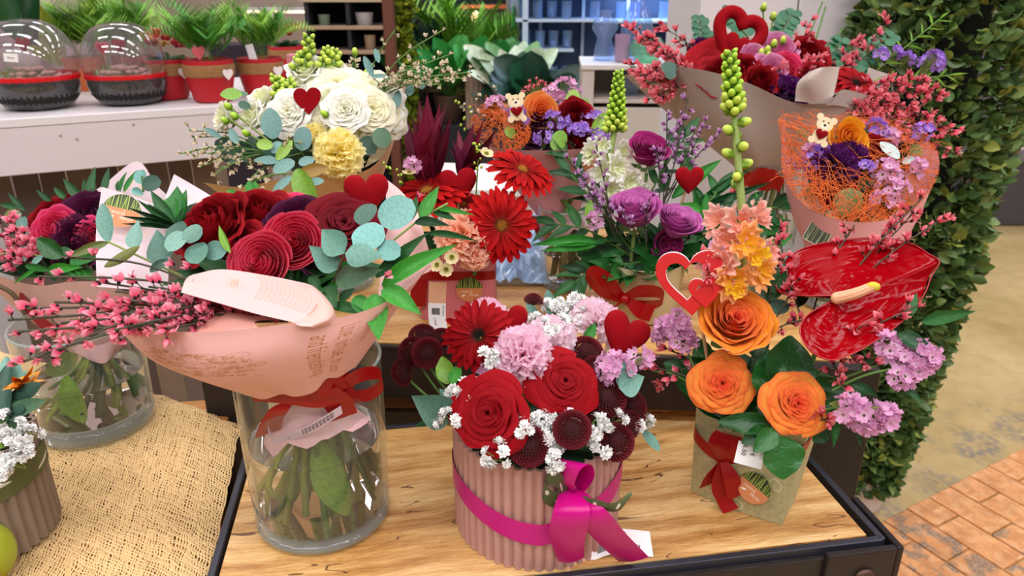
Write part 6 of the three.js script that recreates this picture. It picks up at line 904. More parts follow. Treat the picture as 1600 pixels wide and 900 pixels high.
// ---------------------------------------------------------------- white bouquet
{
  const vx = V([-.2705,.9167,-1.08]).x;
  vase('clear glass vase hidden below the white bouquet', [vx, RY + 0.0005, -1.1], 0.055, 0.15, { water: 0.08 });
  const b = thing('white_bouquet', 'bouquet of white and cream flowers in tan paper with white broom', 'bouquet', [vx, RY + 0.13, -1.08]);
  stems(b, [vx, RY + 0.15, -1.08], [vx, RY + 0.02, -1.1], 9, 0.035, SMS);
  const rim = [[-.4478,1.037,-1.06], [-.3777,1.0457,-1], [-.311,1.0644,-.96], [-.2454,1.0852,-.94], [-.1988,1.077,-.95], [-.171,1.0937,-.99], [-.151,1.1462,-1.08]], mid = [[-.3755,.9821,-1.05], [-.3425,.9864,-1.02], [-.2965,1.0002,-.99], [-.2532,1.0124,-.98], [-.2212,1.0109,-.985], [-.2011,1.0221,-1.01], [-.1866,1.0488,-1.07]], nk = [[-.2998,.8942,-1.07], [-.2868,.8987,-1.05], [-.2756,.9005,-1.04], [-.266,.9005,-1.04], [-.2567,.8985,-1.045], [-.2481,.8997,-1.05], [-.2453,.8994,-1.07]];
  part(b, 'wrapping_paper', loft([rels(b, rim), rels(b, mid), rels(b, nk)], 30, 14), M_tan, 'tan wrapping paper'); part(b, 'paper_flap', loft([rels(b, [[-.1579,1.1516,-1.12], [-.1592,1.1301,-1.08], [-.173,1.0872,-1]]), rels(b, [[-.1791,1.1543,-1.1], [-.1802,1.1244,-1.06], [-.1961,1.0769,-.98]])], 12, 4), paper(0xe6cf9e), 'cream paper edge');
  for (const [k, p, r, d] of [['whitecup', [-.3432,1.1605,-1.04], 22, [-0.3, 0.8, 0.5]], ['whitecup', [-.3465,1.1427,-1], 24, [-0.6, 0.5, 0.6]], ['whiterose', [-.29,1.1483,-.985], 30, [-0.1, 0.5, 0.85]], ['whiterose', [-.2134,1.1531,-.975], 31, [0.0, 0.55, 0.83]], ['creambloom', [-.2341,1.1753,-1.03], 38, [0, 0.8, 0.6]], ['creambloom', [-.1905,1.1707,-1.02], 38, [0.2, 0.8, 0.6]], ['creambloom', [-.1806,1.1516,-.985], 30, [0.3, 0.5, 0.8]], ['whitecup', [-.1656,1.1493,-1], 26, [0.5, 0.4, 0.75]], ['creambloom', [-.2565,1.1443,-1], 26, [0, 0.5, 0.85]], ['creambloom', [-.2411,1.1368,-.985], 22, [0, 0.4, 0.9]], ['whitecup', [-.2825,1.1973,-1.06], 26, [-0.1, 0.8, 0.6]], ['whitecup', [-.2425,1.1881,-1.05], 23, [0.1, 0.8, 0.6]], ['whiterose', [-.2892,1.1754,-1.05], 24, [-0.2, 0.8, 0.5]], ['creambloom', [-.275,1.1216,-1], 28, [-0.1, 0.3, 0.95]], ['creambloom', [-.2162,1.1811,-1.06], 26, [0, 0.9, 0.4]], ['whitecup', [-.3879,1.1394,-1.01], 24, [-0.8, 0.4, 0.5]], ['whitecup', [-.265,1.1785,-1.06], 22, [0, 0.9, 0.4]], ['creambloom', [-.2051,1.1634,-1], 32, [0.1, 0.7, 0.7]], ['whiterose', [-.1712,1.1649,-1.02], 28, [0.4, 0.6, 0.7]], ['creambloom', [-.1979,1.1417,-.98], 24, [0.1, 0.3, 0.95]], ['whitecup', [-.2353,1.1634,-1], 26, [0, 0.7, 0.7]], ['creambloom', [-.1597,1.136,-1], 24, [0.6, 0.2, 0.8]], ['whitecup', [-.3155,1.136,-.99], 22, [-0.3, 0.4, 0.85]]]) flower(b, k, p, r * 1.06 / 1164, d, null, null, (rnd() * 2) | 0);
  flower(b, 'yellowcarnation', [-.2199,1.1078,-.93],.0337, [0.02, 0.35, 0.93], 'pale yellow carnation'); flower(b, 'yellowcarnation', [-.2599,1.1212,-.97],.0216, [-0.3, 0.5, 0.8], 'pale yellow carnation');
  for (const [a, c, n] of [[[-.2859,1.1981,-1.06], [-.2801,1.2361,-1.08], 15], [[-.2971,1.1922,-1.06], [-.2924,1.2116,-1.07], 8], [[-.259,1.1956,-1.06], [-.2552,1.2192,-1.08], 16], [[-.2455,1.199,-1.06], [-.2476,1.2158,-1.08], 9], [[-.3112,1.1607,-1.02], [-.3201,1.1859,-1.04], 13], [[-.3032,1.1632,-1.02], [-.3032,1.1825,-1.04], 11]]) spike(b, a, c, 0.012, 0.0075, n, 'snapbud');
  stem(b, [[-.2156,1.1785,-1.06], [-.2156,1.2141,-1.07]], 0.0014, SM.green); flower(b, 'snapbud', [-.2158,1.2116,-1.07], 0.011, [0, 1, 0]); flower(b, 'snapbud', [-.2,1.1848,-1.05], 0.011, [0.2, 1, 0]); for (const [p] of [[[-.3662,1.1525,-.99]], [[-.3559,1.1417,-.98]], [[-.3711,1.1351,-.985]], [[-.3404,1.1212,-.97]], [[-.2368,1.1458,-.97]]]) flower(b, 'snapgreen', p, 0.011, [-0.5, 0.6, 0.5]);
  for (const [A, B] of [[[-.3812,1.1427,-1], [-.3206,1.1042,-.98]], [[-.3664,1.1508,-.99], [-.3158,1.1084,-.98]], [[-.2382,1.1311,-.97], [-.2334,1.1104,-.97]], [[-.2013,1.1474,-.97], [-.2148,1.1084,-.98]], [[-.1916,1.1352,-.97], [-.2116,1.0957,-.98]]]) stem(b, [A, B], 0.0016, SM.pale);
  const G = (...a) => leaf(b, ...a), EB = [std(0x5f8a86, 0.5, { map: T_euc }), std(0x6f9a94, 0.5, { map: T_euc })];
  bulk(b, [-.263,1.1006,-1.02], 0.1, 34, LM.eucdark, 'round', 0.8, 0.045); bulk(b, [-.3507,1.1006,-1.02], 0.05, 14, LM.eucdark, 'round', 0.8, 0.04);
  for (const [s, m, A, B, w, f, v] of [['oval', EB, [-.2998,1.1227,-.94], [-.3047,1.16,-.95], 0.74, [0, 0.3, 0.95], 0], ['round', EB, [-.2631,1.1094,-.93], [-.2602,1.1387,-.94], 0.72, [0.1, 0.3, 0.95], 0], ['round', EB, [-.2906,1.1187,-.94], [-.3018,1.1078,-.93], 0.75, [0, 0.5, 0.85], 0], ['round', LM.lime, [-.2984,1.1158,-.93], [-.3196,1.119,-.93], 0.66, [0, 0.5, 0.85], 0], ['oval', LM.lime, [-.2933,1.1002,-.92], [-.2744,1.123,-.93], 0.46, [0.1, 0.4, 0.9], 0], ['oval', EB, [-.2895,1.0986,-.92], [-.3219,1.101,-.92], 0.4, [0, 0.7, 0.7], 0], ['round', EB, [-.2704,1.0986,-.92], [-.2966,1.088,-.91], 0.6, [0, 0.6, 0.8], 0], ['round', EB, [-.2667,1.0962,-.92], [-.2462,1.101,-.92], 0.62, [0, 0.6, 0.8], 0], ['oval', [std(0x8a6a20, 0.5)], [-.2596,1.0879,-.89], [-.2253,1.0967,-.9], 0.5, [0, 0.5, 0.85], 1], ['oval', LM.lime, [-.2574,1.0981,-.88], [-.2368,1.0547,-.86], 0.55, [-0.1, 0.3, 0.95], 1], ['oval', EB, [-.2452,1.0817,-.88], [-.2265,1.0841,-.88], 0.6, [0, 0.6, 0.8], 0], ['oval', EB, [-.2675,1.0864,-.89], [-.2906,1.0698,-.88], 0.4, [0, 0.6, 0.8], 0], ['round', LM.eucdark, [-.1719,1.1328,-.96], [-.1611,1.1102,-.95], 0.9, [0.2, 0.2, 0.95], 0], ['round', LM.eucdark, [-.1953,1.1187,-.97], [-.1783,1.0999,-.96], 0.9, [0.1, 0.2, 0.95], 0], ['oval', LM.lime, [-.3538,1.17,-1], [-.3785,1.1713,-.99], 0.7, [0, 0.6, 0.8], 0], ['round', LM.eucdark, [-.3525,1.1675,-1], [-.3534,1.1728,-1.01], 0.9, [0.3, 0.4, 0.8], 0], ['round', LM.eucdark, [-.3443,1.1527,-1], [-.3569,1.1591,-.99], 0.75, [0, 0.6, 0.8], 0], ['oval', EB, [-.184,1.1905,-1.02], [-.1966,1.2157,-1.03], 0.36, [0, 0.3, 0.9], 0], ['oval', EB, [-.1752,1.2076,-1.02], [-.1807,1.2254,-1.03], 0.4, [0.2, 0.3, 0.9], 0], ['round', EB, [-.1343,1.1675,-1], [-.1349,1.181,-1.01], 0.75, [0, 0.3, 0.9], 0], ['oval', EB, [-.1519,1.1527,-1], [-.1504,1.1744,-1.01], 0.5, [0, 0.3, 0.9], 0], ['round', EB, [-.1212,1.1773,-1], [-.1134,1.1838,-1], 0.8, [0, 0.5, 0.9], 0], ['round', EB, [-.1847,1.1908,-1.01], [-.1645,1.1924,-1.01], 0.3, [0, 0.6, 0.8], 0], ['oval', EB, [-.382,1.1168,-.98], [-.4011,1.1293,-.98], 0.4, [0, 0.6, 0.8], 0], ['oval', EB, [-.3568,1.1104,-.97], [-.3693,1.1293,-.98], 0.5, [0, 0.4, 0.9], 0]]) G(s, m, A, B, w, f, v);
  stem(b, [[-.3013,1.1163,-.94], [-.2881,1.0906,-.92], [-.278,1.0702,-.91]], 0.0012, SM.pale);
  const R0 = [-.2088,1.1465,-1.03], L0 = [-.3163,1.0937,-.99];
  for (const [A, B, n] of [[R0, [-.0504,1.1995,-.98], 14], [R0, [-.0629,1.1935,-.97], 13], [R0, [-.0827,1.2047,-1], 13], [R0, [-.0881,1.1869,-.96], 13], [R0, [-.122,1.2101,-1.02], 11], [R0, [-.0723,1.1961,-.99], 13], [R0, [-.1108,1.194,-.98], 11], [R0, [-.1325,1.2015,-1], 11], [R0, [-.1401,1.189,-.99], 10], [R0, [-.0879,1.2489,-1.04], 6], [R0, [-.1538,1.2481,-1.04], 4], [R0, [-.0788,1.2189,-1.02], 6], [[-.224,1.1695,-1.05], [-.218,1.2056,-1.07], 8], [L0, [-.4282,1.114,-1], 11], [L0, [-.4376,1.0957,-.98], 13], [L0, [-.4075,1.0814,-.96], 13], [L0, [-.3882,1.0736,-.95], 12], [L0, [-.3663,1.086,-.94], 11], [L0, [-.4346,1.1207,-1.01], 9], [L0, [-.3938,1.0999,-.96], 12], [[-.2707,1.102,-.95], [-.3219,1.0824,-.91], 12], [[-.2606,1.0959,-.94], [-.2795,1.1206,-.93], 8], [[-.259,1.0888,-.9], [-.332,1.0711,-.9], 11]]) broom(b, 'broom_spray', A, B, 'peawhite', n, 0.0068, { from: 0.4, out: 0.009, sag: 0.05, joined: true, r: 0.0009, mat: SM.green });
  const hp = heartPick('flat red felt heart in the middle of the white bouquet', [-.2643,1.1638,-.985],.0348, [-0.05, 0.2, 0.97], 0.06, [-.2728,1.1259,-1], 'flat');
}
// ---------------------------------------------------------------- pink bag with red gerberas
{
  const base = [-.0767,.8645,-.9574];
  const b = thing('bag_arrangement', 'red gerberas and dark red leaves in a pink bag with red ribbon', 'flower arrangement', [base[0], RY + 0.0005, base[2] - 0.03]);
  const w = 0.056, h = 0.098, dz = 0.032;
  const ringAt = (a, y) => { const c = Math.cos(a), s = Math.sin(a), p = (x, k) => Math.sign(x) * Math.pow(Math.abs(x), k), fl = 1 - 0.06 * y / h; return [p(c, 0.42) * w * fl, y, p(s, 0.5) * dz * (1 + 0.12 * y / h)]; };
  part(b, 'bag', merge([sheet(60, 10, (u, v) => { const q = ringAt(u * 6.2832, v * h * (1 + 0.03 * Math.sin(u * 12.56))); return q; }), sheet(40, 2, (u, v) => { const q = ringAt(u * 6.2832, 0.001); return [q[0] * v, 0.001, q[2] * v]; })]), phy(0xd47680, 0.4, { clearcoat: 0.25, clearcoatRoughness: 0.3 }), 'glossy pink bag');
  part(b, 'foam', sheet(30, 2, (u, v) => { const q = ringAt(u * 6.2832, h * 0.85); return [q[0] * v * 0.96, h * 0.85, q[2] * v * 0.96]; }), std(0x1d3a20, 0.95));
  part(b, 'ribbon', sheet(80, 3, (u, v) => { const q = ringAt(u * 6.2832, 0.058 + v * 0.013 + 0.004 * Math.sin(u * 6.28)); return [q[0] * 1.015, q[1], q[2] * 1.02]; }), ribbonRed, 'red satin ribbon'); part(b, 'ribbon', strip([[-0.048, 0.075, 0.026], [-0.052, 0.05, 0.03], [-0.056, 0.02, 0.03]], [0.012, 0.003, 0.004], 10, 3), ribbonRed, 'red satin ribbon'); part(b, 'ribbon', strip([[-0.04, 0.064, 0.031], [-0.02, 0.078, 0.033], [-0.004, 0.09, 0.035]], [0.003, 0.007, 0], 10, 3), ribbonRed, 'red satin ribbon');
  const tg = part(b, 'price_tag', strip(rels(b, [[-.0959,.9464,-.895], [-.0974,.9217,-.892], [-.098,.8998,-.89], [-.0958,.8822,-.886]]), [0.0115, 0, 0.001], 18, 3), std(0xffffff, 0.5, { map: priceTag(['COMPOSIZIONE', '€ 15,90'], 160, 512, true, 0.38) }), 'long white and orange price tag'); tg.geometry.attributes.uv.array.forEach((x, i, a) => { if (i % 2) a[i] = 1 - x; });
  const lb = part(b, 'label', new THREE.CircleGeometry(0.0185, 36), labelM, 'round label'); lb.position.copy(rel(b, [-.0589,.9128,-.9])); lb.position.z = 0.0355; 
  flower(b, 'redgerbera', [.0128,1.0717,-.98],.0495, [0.35, 0.85, 0.35], 'bright red gerbera'); flower(b, 'redgerbera', [-.0148,1.0154,-.92],.0511, [0.3, 0.35, 0.88], 'bright red gerbera', 1, 1); flower(b, 'redgerbera', [-.1128,1.0446,-.97],.0564, [-0.2, 0.9, 0.3], 'bright red gerbera seen from its side'); flower(b, 'redgerbera', [-.0685,1.0213,-.99],.0386, [0.1, 0.9, 0.35], 'bright red gerbera');
  for (const [A, B] of [[[.0086,1.0525,-.98], [-.0526,.95,-.96]], [[-.0185,.9948,-.93], [-.0525,.935,-.95]], [[-.1116,1.0331,-.97], [-.0833,.95,-.96]]]) stem(b, [A, V(A).lerp(V(B), 0.5).add(V(0, 0.006, 0)).toArray(), B], 0.0024, SM.green);
  flower(b, 'peachcarnation', [-.0628,1.0065,-.905],.0375, [0, 0.5, 0.86], 'peach carnation'); flower(b, 'peachcarnation', [-.0451,.9823,-.9],.0213, [0.3, 0.3, 0.9], 'peach carnation');
  for (const [p, d] of [[[-.0758,.9842,-.885], [0, 0.4, 0.9]], [[-.0831,.9697,-.88], [0, 0.3, 0.95]], [[-.0948,.9739,-.885], [-0.4, 0.5, 0.8]], [[-.1326,1.077,-.95], [0, 1, 0.2]], [[-.0328,1.102,-.95], [0.3, 0.8, 0.4]]]) flower(b, 'waxflower', p, 0.0092, d);
  for (let i = 0; i < 12; i++) flower(b, 'snapbud', V([-.0427,1.0979,-.95]).add(V(rr(-0.008, 0.008), rr(-0.02, 0.022), rr(-0.006, 0.006))).toArray(), 0.004, [rr(-0.5, 0.5), 1, 0]);
  for (let i = 0; i < 10; i++) flower(b, 'snapbud', V([-.156,1.0728,-.95]).add(V(rr(-0.014, 0.014), rr(-0.014, 0.02), rr(-0.006, 0.006))).toArray(), 0.004, [rr(-0.5, 0.5), 1, 0]);
  stem(b, [[-.0436,1.0937,-.95], [-.0495,1.0227,-.96]], 0.001, SM.green); cluster(b, 'statice', 'lilacfloret', [-.1293,1.0848,-.96], 0.009, 6, 0.007);
  const lm = [0x74142e, 0x86183a, 0x5e0e26, 0x701c3e].map((h) => std(h, 0.42, { map: T_blade, bumpMap: T_blade, bumpScale: 0.0004 }));
  const c1 = [-.1157,1.0519,-1], c2 = [-.0635,1.0585,-1.01];
  for (const [B, w] of [[[-.1448,1.1463,-1.02], 0.13], [[-.1301,1.1426,-.99], 0.15], [[-.1254,1.1618,-1.03], 0.15], [[-.1091,1.1675,-1], 0.16], [[-.112,1.1595,-.97], 0.18], [[-.0996,1.1475,-.98], 0.15], [[-.0945,1.1565,-1.02], 0.12], [[-.0891,1.1618,-1.03], 0.1], [[-.0797,1.1426,-.99], 0.13], [[-.1246,1.1288,-.96], 0.16], [[-.1004,1.1346,-.95], 0.16]]) leaf(b, 'lance', lm, [c1[0] + rr(-0.01, 0.01), c1[1], c1[2] + rr(-0.01, 0.01)], B, w * 1.4, [rr(-0.5, 0.5), 0.1, 0.9]);
  for (const [B, w] of [[[-.0696,1.1198,-1.02], 0.2], [[-.0536,1.1318,-1], 0.2], [[-.0357,1.136,-1], 0.1], [[-.0203,1.1276,-.99], 0.12], [[-.0463,1.1127,-.98], 0.22], [[-.0748,1.109,-.99], 0.18], [[-.0836,1.0985,-1], 0.22], [[-.0662,1.1075,-1.03], 0.18]]) leaf(b, 'lance', lm, [c2[0] + rr(-0.01, 0.01), c2[1], c2[2] + rr(-0.01, 0.01)], B, w * 1.35, [rr(-0.5, 0.5), 0.1, 0.9]);
  bulk(b, [-.0742,.9881,-.97], 0.045, 22, LM.bladedark, 'lance', 0.4, 0.05); leaf(b, 'round', LM.eucblue, [-.1049,.9806,-.9], [-.1154,.9772,-.89], 0.8); leaf(b, 'round', LM.eucdark, [-.0293,.9779,-.92], [-.0208,.97,-.91], 0.9, [0.3, 0.2, 0.9]);
  heartPick('red felt heart among the gerberas of the pink bag', [-.0719,1.0538,-.975],.0514, [0.1, 0.2, 0.96], 0.1, [-.0727,1.0108,-.97]);
}
{ // pale blue wrapping sheet lying crumpled behind the pink bag
  const p = [.0084,.866,-1.1443];
  const t = thing('plastic_sheet', 'crumpled pale blue plastic sheet behind the pink bag', 'wrapping', p);
  part(t, 'sheet', sheet(26, 18, (u, v) => { const x = (u - 0.5) * 0.12 - 0.008, z = (v - 0.5) * 0.12, r = Math.abs(fbm(u * 4 + 3, v * 4, 3)); return [x, 0.003 + 0.075 * Math.pow(1 - v, 1.4) + 0.05 * r * (1 - Math.abs(2 * u - 1)), z]; }), phy(0x9ec0e6, 0.25, { clearcoat: 0.4 }));
}
// ---------------------------------------------------------------- small bouquet with teddy in glass vase, middle
function netOf(t, ring, c, n, lift, mat) { // loose fibre net between a ring and its middle
  const k = new THREE.CatmullRomCurve3(ring.map((p) => V(p)), true), g = []; for (let i = 0; i < n; i++) { const a = k.getPoint(rnd()), b = k.getPoint(rnd()), m = a.clone().lerp(b, rr(0.3, 0.7)).lerp(V(c), rr(0, 0.3)).add(V(rr(-0.006, 0.006), lift * rr(0.2, 1), rr(-0.006, 0.006))); g.push(tube(rels(t, [a, m, a.clone().lerp(b, 0.75).lerp(V(c), 0.1), b]), 0.0004, 8, 3)); }
  for (let i = 0; i < n * 0.5; i++) { const a = k.getPoint(rnd()).lerp(V(c), rr(0, 0.5)); const d = V(rr(-1, 1), rr(-0.2, 0.6), rr(-1, 1)).multiplyScalar(0.03); g.push(tube(rels(t, [a, a.clone().add(d.clone().multiplyScalar(0.5)).add(V(0, 0.006, 0)), a.clone().add(d)]), 0.0004, 6, 3)); }
  const m = part(t, 'fibre_net', merge(g), mat, 'orange fibre net'); m.userData.kind = 'stuff'; return m;
}
const netM = std(0xe0681c, 0.6);
{
  const vb = [.0826,.8645,-1.0887];
  vase('clear tapered glass vase with red ribbon between gerberas and purple roses', [vb[0], RY + 0.0005, vb[2]], 0.043, 0.128, { water: 0.055, foot: 0.82, mid: 0.92 });
  const b = thing('small_bouquet', 'orange and purple bouquet with teddy in pink paper, second row', 'bouquet', [vb[0], RY + 0.1, vb[2]]);
  stems(b, [vb[0], RY + 0.11, vb[2]], [vb[0], RY + 0.02, vb[2]], 11, 0.022, SMS);
  const rim = [[-.0734,1.1012,-1.2], [-.0433,1.084,-1.12], [-.0092,1.0835,-1.07], [.0317,1.0857,-1.05], [.0769,1.0866,-1.05], [.1265,1.086,-1.09], [.1597,1.1078,-1.16]], mid = [[-.0254,1.0408,-1.17], [-.0098,1.0368,-1.13], [.0143,1.0345,-1.09], [.0426,1.0331,-1.08], [.0756,1.035,-1.08], [.1103,1.0418,-1.1], [.1359,1.0624,-1.14]], nk = [[.0455,.9579,-1.13], [.0522,.9557,-1.12], [.0601,.9598,-1.1], [.071,.9587,-1.1], [.0818,.9598,-1.1], [.0924,.9587,-1.11], [.101,.9589,-1.13]];
  part(b, 'wrapping_paper', loft([rels(b, rim), rels(b, mid), rels(b, nk)], 28, 14), M_rosepaper, 'dusty pink wrapping paper'); const lb = part(b, 'label', new THREE.CircleGeometry(0.018, 30), labelM, 'round label'); lb.position.copy(rel(b, [.1109,1.0663,-1.085])); face(lb, [0.3, 0.1, 0.9], 0);
  part(b, 'ribbon', strip(rels(b, [[.0416,.9711,-1.11], [.0474,.9515,-1.1], [.0557,.9328,-1.1]]), [0.013, 0, 0.004], 12, 3), ribbonRed, 'red ribbon'); part(b, 'ribbon', strip(rels(b, [[.0785,.972,-1.1], [.0943,.9582,-1.095], [.0991,.9432,-1.1]]), [0.012, 0.004, 0.004], 12, 3), ribbonRed, 'red ribbon'); part(b, 'paper_ends', sheet(20, 4, (u, v) => { const a = u * 6.283, r = lerp(0.014, 0.03, v); return [Math.cos(a) * r, 0.02 - 0.035 * v * (0.8 + 0.3 * Math.sin(a * 4)), Math.sin(a) * r]; }), M_pale);
  for (const [k, p, r, d] of [['peachrose', [.0426,1.1275,-1.12], 27, [0, 0.4, 0.9]], ['redcluster', [.0958,1.1203,-1.13], 30, [0.2, 0.5, 0.8]], ['ranunculusdark', [.0357,1.1047,-1.1], 30, [-0.2, 0.6, 0.8]], ['redcluster', [.0981,1.0935,-1.09], 26, [0.2, 0.6, 0.8]], ['ranunculusdark', [.0616,1.102,-1.11], 22, [0, 0.6, 0.8]]]) flower(b, k, p, r * 1.12 / 1164, d);
  for (const [k, p, R, n] of [['purplefloret', [.0113,1.1198,-1.11], 0.022, 22], ['purplefloret', [.0673,1.1177,-1.1], 0.022, 22], ['purplefloret', [.0978,1.1028,-1.09], 0.02, 20], ['purplefloret', [.12,1.1128,-1.13], 0.02, 18], ['lilacfloret', [.0791,1.1485,-1.18], 0.028, 26], ['peacoral', [.0415,1.1514,-1.18], 0.024, 22], ['lilacfloret', [-.0242,1.1334,-1.15], 0.018, 14], ['purplefloret', [.0458,1.1,-1.07], 0.014, 12], ['purplefloret', [.1261,1.0963,-1.09], 0.014, 12], ['lilacfloret', [.0569,1.145,-1.17], 0.02, 16]]) cluster(b, 'statice', k, p, R, n, 0.0062, [0, 0.7, 0.5], { joined: true });
  for (const [A, B, w] of [[[.0598,1.0848,-1.05], [.0724,1.1118,-1.06], 0.72], [[.0917,1.1207,-1.14], [.0932,1.1558,-1.16], 0.6], [[.0947,1.1187,-1.14], [.1141,1.1429,-1.15], 0.6], [[.1178,1.0944,-1.1], [.144,1.1275,-1.12], 0.5], [[.0046,1.0982,-1.08], [-.0092,1.1119,-1.08], 0.7]]) leaf(b, 'round', LM.lime, A, B, w, [0, 0.3, 0.95]);
  for (const [A, B, n] of [[[-.0096,1.0859,-1.12], [-.0802,1.132,-1.16], 8], [[-.0096,1.0859,-1.12], [-.0545,1.1437,-1.18], 8], [[0,1.1032,-1.13], [-.0548,1.1722,-1.2], 4]]) broom(b, 'twig', A, B, 'peawhite', n, 0.006, { joined: true });
  bulk(b, [.0433,1.0811,-1.12], 0.06, 20, LM.eucdark, 'round', 0.8, 0.04); for (let i = 0; i < 9; i++) flower(b, 'snapbud', V([-.0769,1.1078,-1.16]).add(V(rr(-0.02, 0.02), rr(-0.03, 0.03), 0)).toArray(), 0.005, [rr(-0.4, 0.4), 1, 0.3]);
  netOf(b, [[-.0641,1.1078,-1.16], [-.0279,1.0861,-1.08], [.0137,1.0864,-1.06], [.0277,1.1074,-1.08], [-.0096,1.1269,-1.13], [-.0444,1.1305,-1.17]], [-.014,1.1056,-1.09], 90, 0.02, netM);
  teddy('wooden teddy with red heart beside the peach rose, second row', [.0055,1.1466,-1.09], 0.027, [0, 0.2, 0.97], 0.1);
}
// ---------------------------------------------------------------- purple roses in a cream pot
{
  const c = [.1847,.8971,-.985];
  const b = thing('pot_arrangement', 'lilac roses and white snapdragons with dark leaves in a cream pot', 'flower pot', [c[0], RY + 0.0005, c[2]]);
  part(b, 'pot', lathe([[0, 0], [0.046, 0], [0.05, 0.004], [0.06, 0.085], [0.057, 0.085], [0.048, 0.008]], 44), std(0xcbb88c, 0.6), 'cream paper pot'); part(b, 'foam', lathe([[0.056, 0.075], [0, 0.085]], 24), std(0x1d3a20, 0.95));
  const R = (pts, w, n = 24, bl = 0) => part(b, 'ribbon', strip(rels(b, pts), w, n, 4, bl), ribbonRed, 'shiny red ribbon bow');
  R([[.15,.9144,-.92], [.126,.9414,-.91], [.105,.9539,-.915], [.0988,.9428,-.925], [.1189,.9257,-.915], [.1502,.9098,-.92]], [[0, 0.006, 0], [0.003, 0.011, 0.002], [0.002, 0.009, 0.003], [0, 0.006, 0.003], [0.002, 0.008, 0.003], [0, 0.005, 0]], 34); R([[.1496,.9153,-.918], [.168,.9298,-.905], [.1962,.925,-.91], [.2006,.9088,-.918], [.1742,.9075,-.908], [.1499,.9106,-.918]], [[0, 0.006, 0], [0, 0.01, 0.003], [0, 0.009, 0.003], [0, 0.007, 0.003], [0, 0.009, 0.003], [0, 0.005, 0]], 34); R([[.1469,.9133,-.916], [.1316,.9023,-.905], [.1181,.8936,-.91]], [[0.004, 0.003, 0], [0.008, 0.007, 0], [0.008, 0.009, 0]]); R([[.1537,.9133,-.916], [.1692,.9036,-.902], [.186,.8999,-.9]], [[0.004, 0.004, 0], [0.004, 0.01, 0], [0.004, 0.012, 0]]); part(b, 'knot', ball(0.007).translate(...rel(b, [.1503,.9143,-.916]).toArray()), ribbonRed);
  flower(b, 'magentarose', [.1868,1.0853,-1.03],.0276, [0.02, 0.85, 0.5], 'magenta rose, taller'); flower(b, 'purplerose', [.1642,1.0177,-.965],.0318, [-0.08, 0.92, 0.4], 'lilac rose'); flower(b, 'purplerose', [.2222,1.0015,-.965],.0285, [0.2, 0.9, 0.4], 'lilac rose', 1, 1); flower(b, 'magentarose', [.2109,.9697,-.97],.0202, [0, 0.3, 0.9], 'pink rose low in the leaves', 2, 1);
  stem(b, [[.1886,1.0582,-1.03], [.1822,.9451,-1]], 0.0024, SM.green); stem(b, [[.1665,.9927,-.97], [.1663,.9331,-.98]], 0.003, SM.pale);
  // green snapdragon tip with white florets below
  const sk = curve([[.1454,1.1932,-1.05], [.1432,1.1277,-1.04], [.1356,1.0764,-1.03], [.1361,1.0053,-1.02]]), s = sub(b, 'snapdragon'); part(s, 'stem', taper(rels(s, sk.getPoints(8)), 0.003, 0.006, 20, 8), SM.pale);
  for (let i = 0; i < 66; i++) { const v = 0.005 + 0.42 * i / 66, p = sk.getPoint(v), az = i * 2.4, d = V(Math.cos(az), lerp(1.3, 0.5, v * 2.3), Math.sin(az)); put(s, proto(v < 0.3 ? 'snapgreen' : 'snapbud'), p.addScaledVector(V(Math.cos(az), 0, Math.sin(az)), lerp(0.003, 0.008, v * 2.3)).toArray(), lerp(0.0055, 0.012, v * 2.3), d.toArray()); }
  for (const [p, r, d] of [[[.1075,1.0874,-1.02], 24, [-0.8, 0.2, 0.6]], [[.1259,1.0647,-1.01], 24, [-0.3, 0.1, 0.95]], [[.1444,1.0723,-1], 24, [0.3, 0.1, 0.95]], [[.1621,1.0519,-1], 24, [0.3, 0, 0.95]], [[.1363,1.0421,-1], 24, [0, 0, 1]], [[.1745,1.0367,-1], 22, [0.5, 0, 0.85]], [[.1158,1.0313,-1.01], 22, [-0.6, 0, 0.8]], [[.1239,1.0987,-1.03], 18, [-0.3, 0.3, 0.9]], [[.1554,1.0898,-1.03], 20, [0.6, 0.2, 0.8]]]) flower(b, 'snapwhitecup', p, r * 0.85 / 1164, d);
  // dark foliage
  bulk(b, [.1648,.9569,-.98], 0.075, 50, LM.ruscus, 'lance', 0.4, 0.06, 0.35); bulk(b, [.2239,.9676,-.99], 0.06, 30, LM.ruscus.concat(LM.bladedark), 'lance', 0.36, 0.06, 0.5);
  for (const p of [[[.1651,.9522,-.98], [.1057,.9895,-.98], [.0603,.9956,-.99]], [[.1646,.9616,-.98], [.1245,1.0111,-1], [.0808,1.0582,-1.03]], [[.1657,.9676,-.99], [.1266,1.0147,-1.02], [.0771,1.0812,-1.05]], [[.2067,.9582,-.99], [.2507,.9926,-1], [.2903,1.0306,-1.03]], [[.2142,.9522,-.98], [.2739,.9803,-.98], [.3352,.9849,-.98]], [[.2157,.9582,-.99], [.2935,1.0111,-1], [.3685,1.0157,-1]], [[.1755,.95,-.96], [.1133,.9444,-.95], [.0868,.9296,-.94]], [[.1815,1.0053,-1.02], [.217,1.0651,-1.04], [.2452,1.1019,-1.06]], [[.2028,.9604,-.97], [.2536,.9593,-.96], [.2854,.9389,-.94]]]) ruscus(b, p, 9, 0.042);
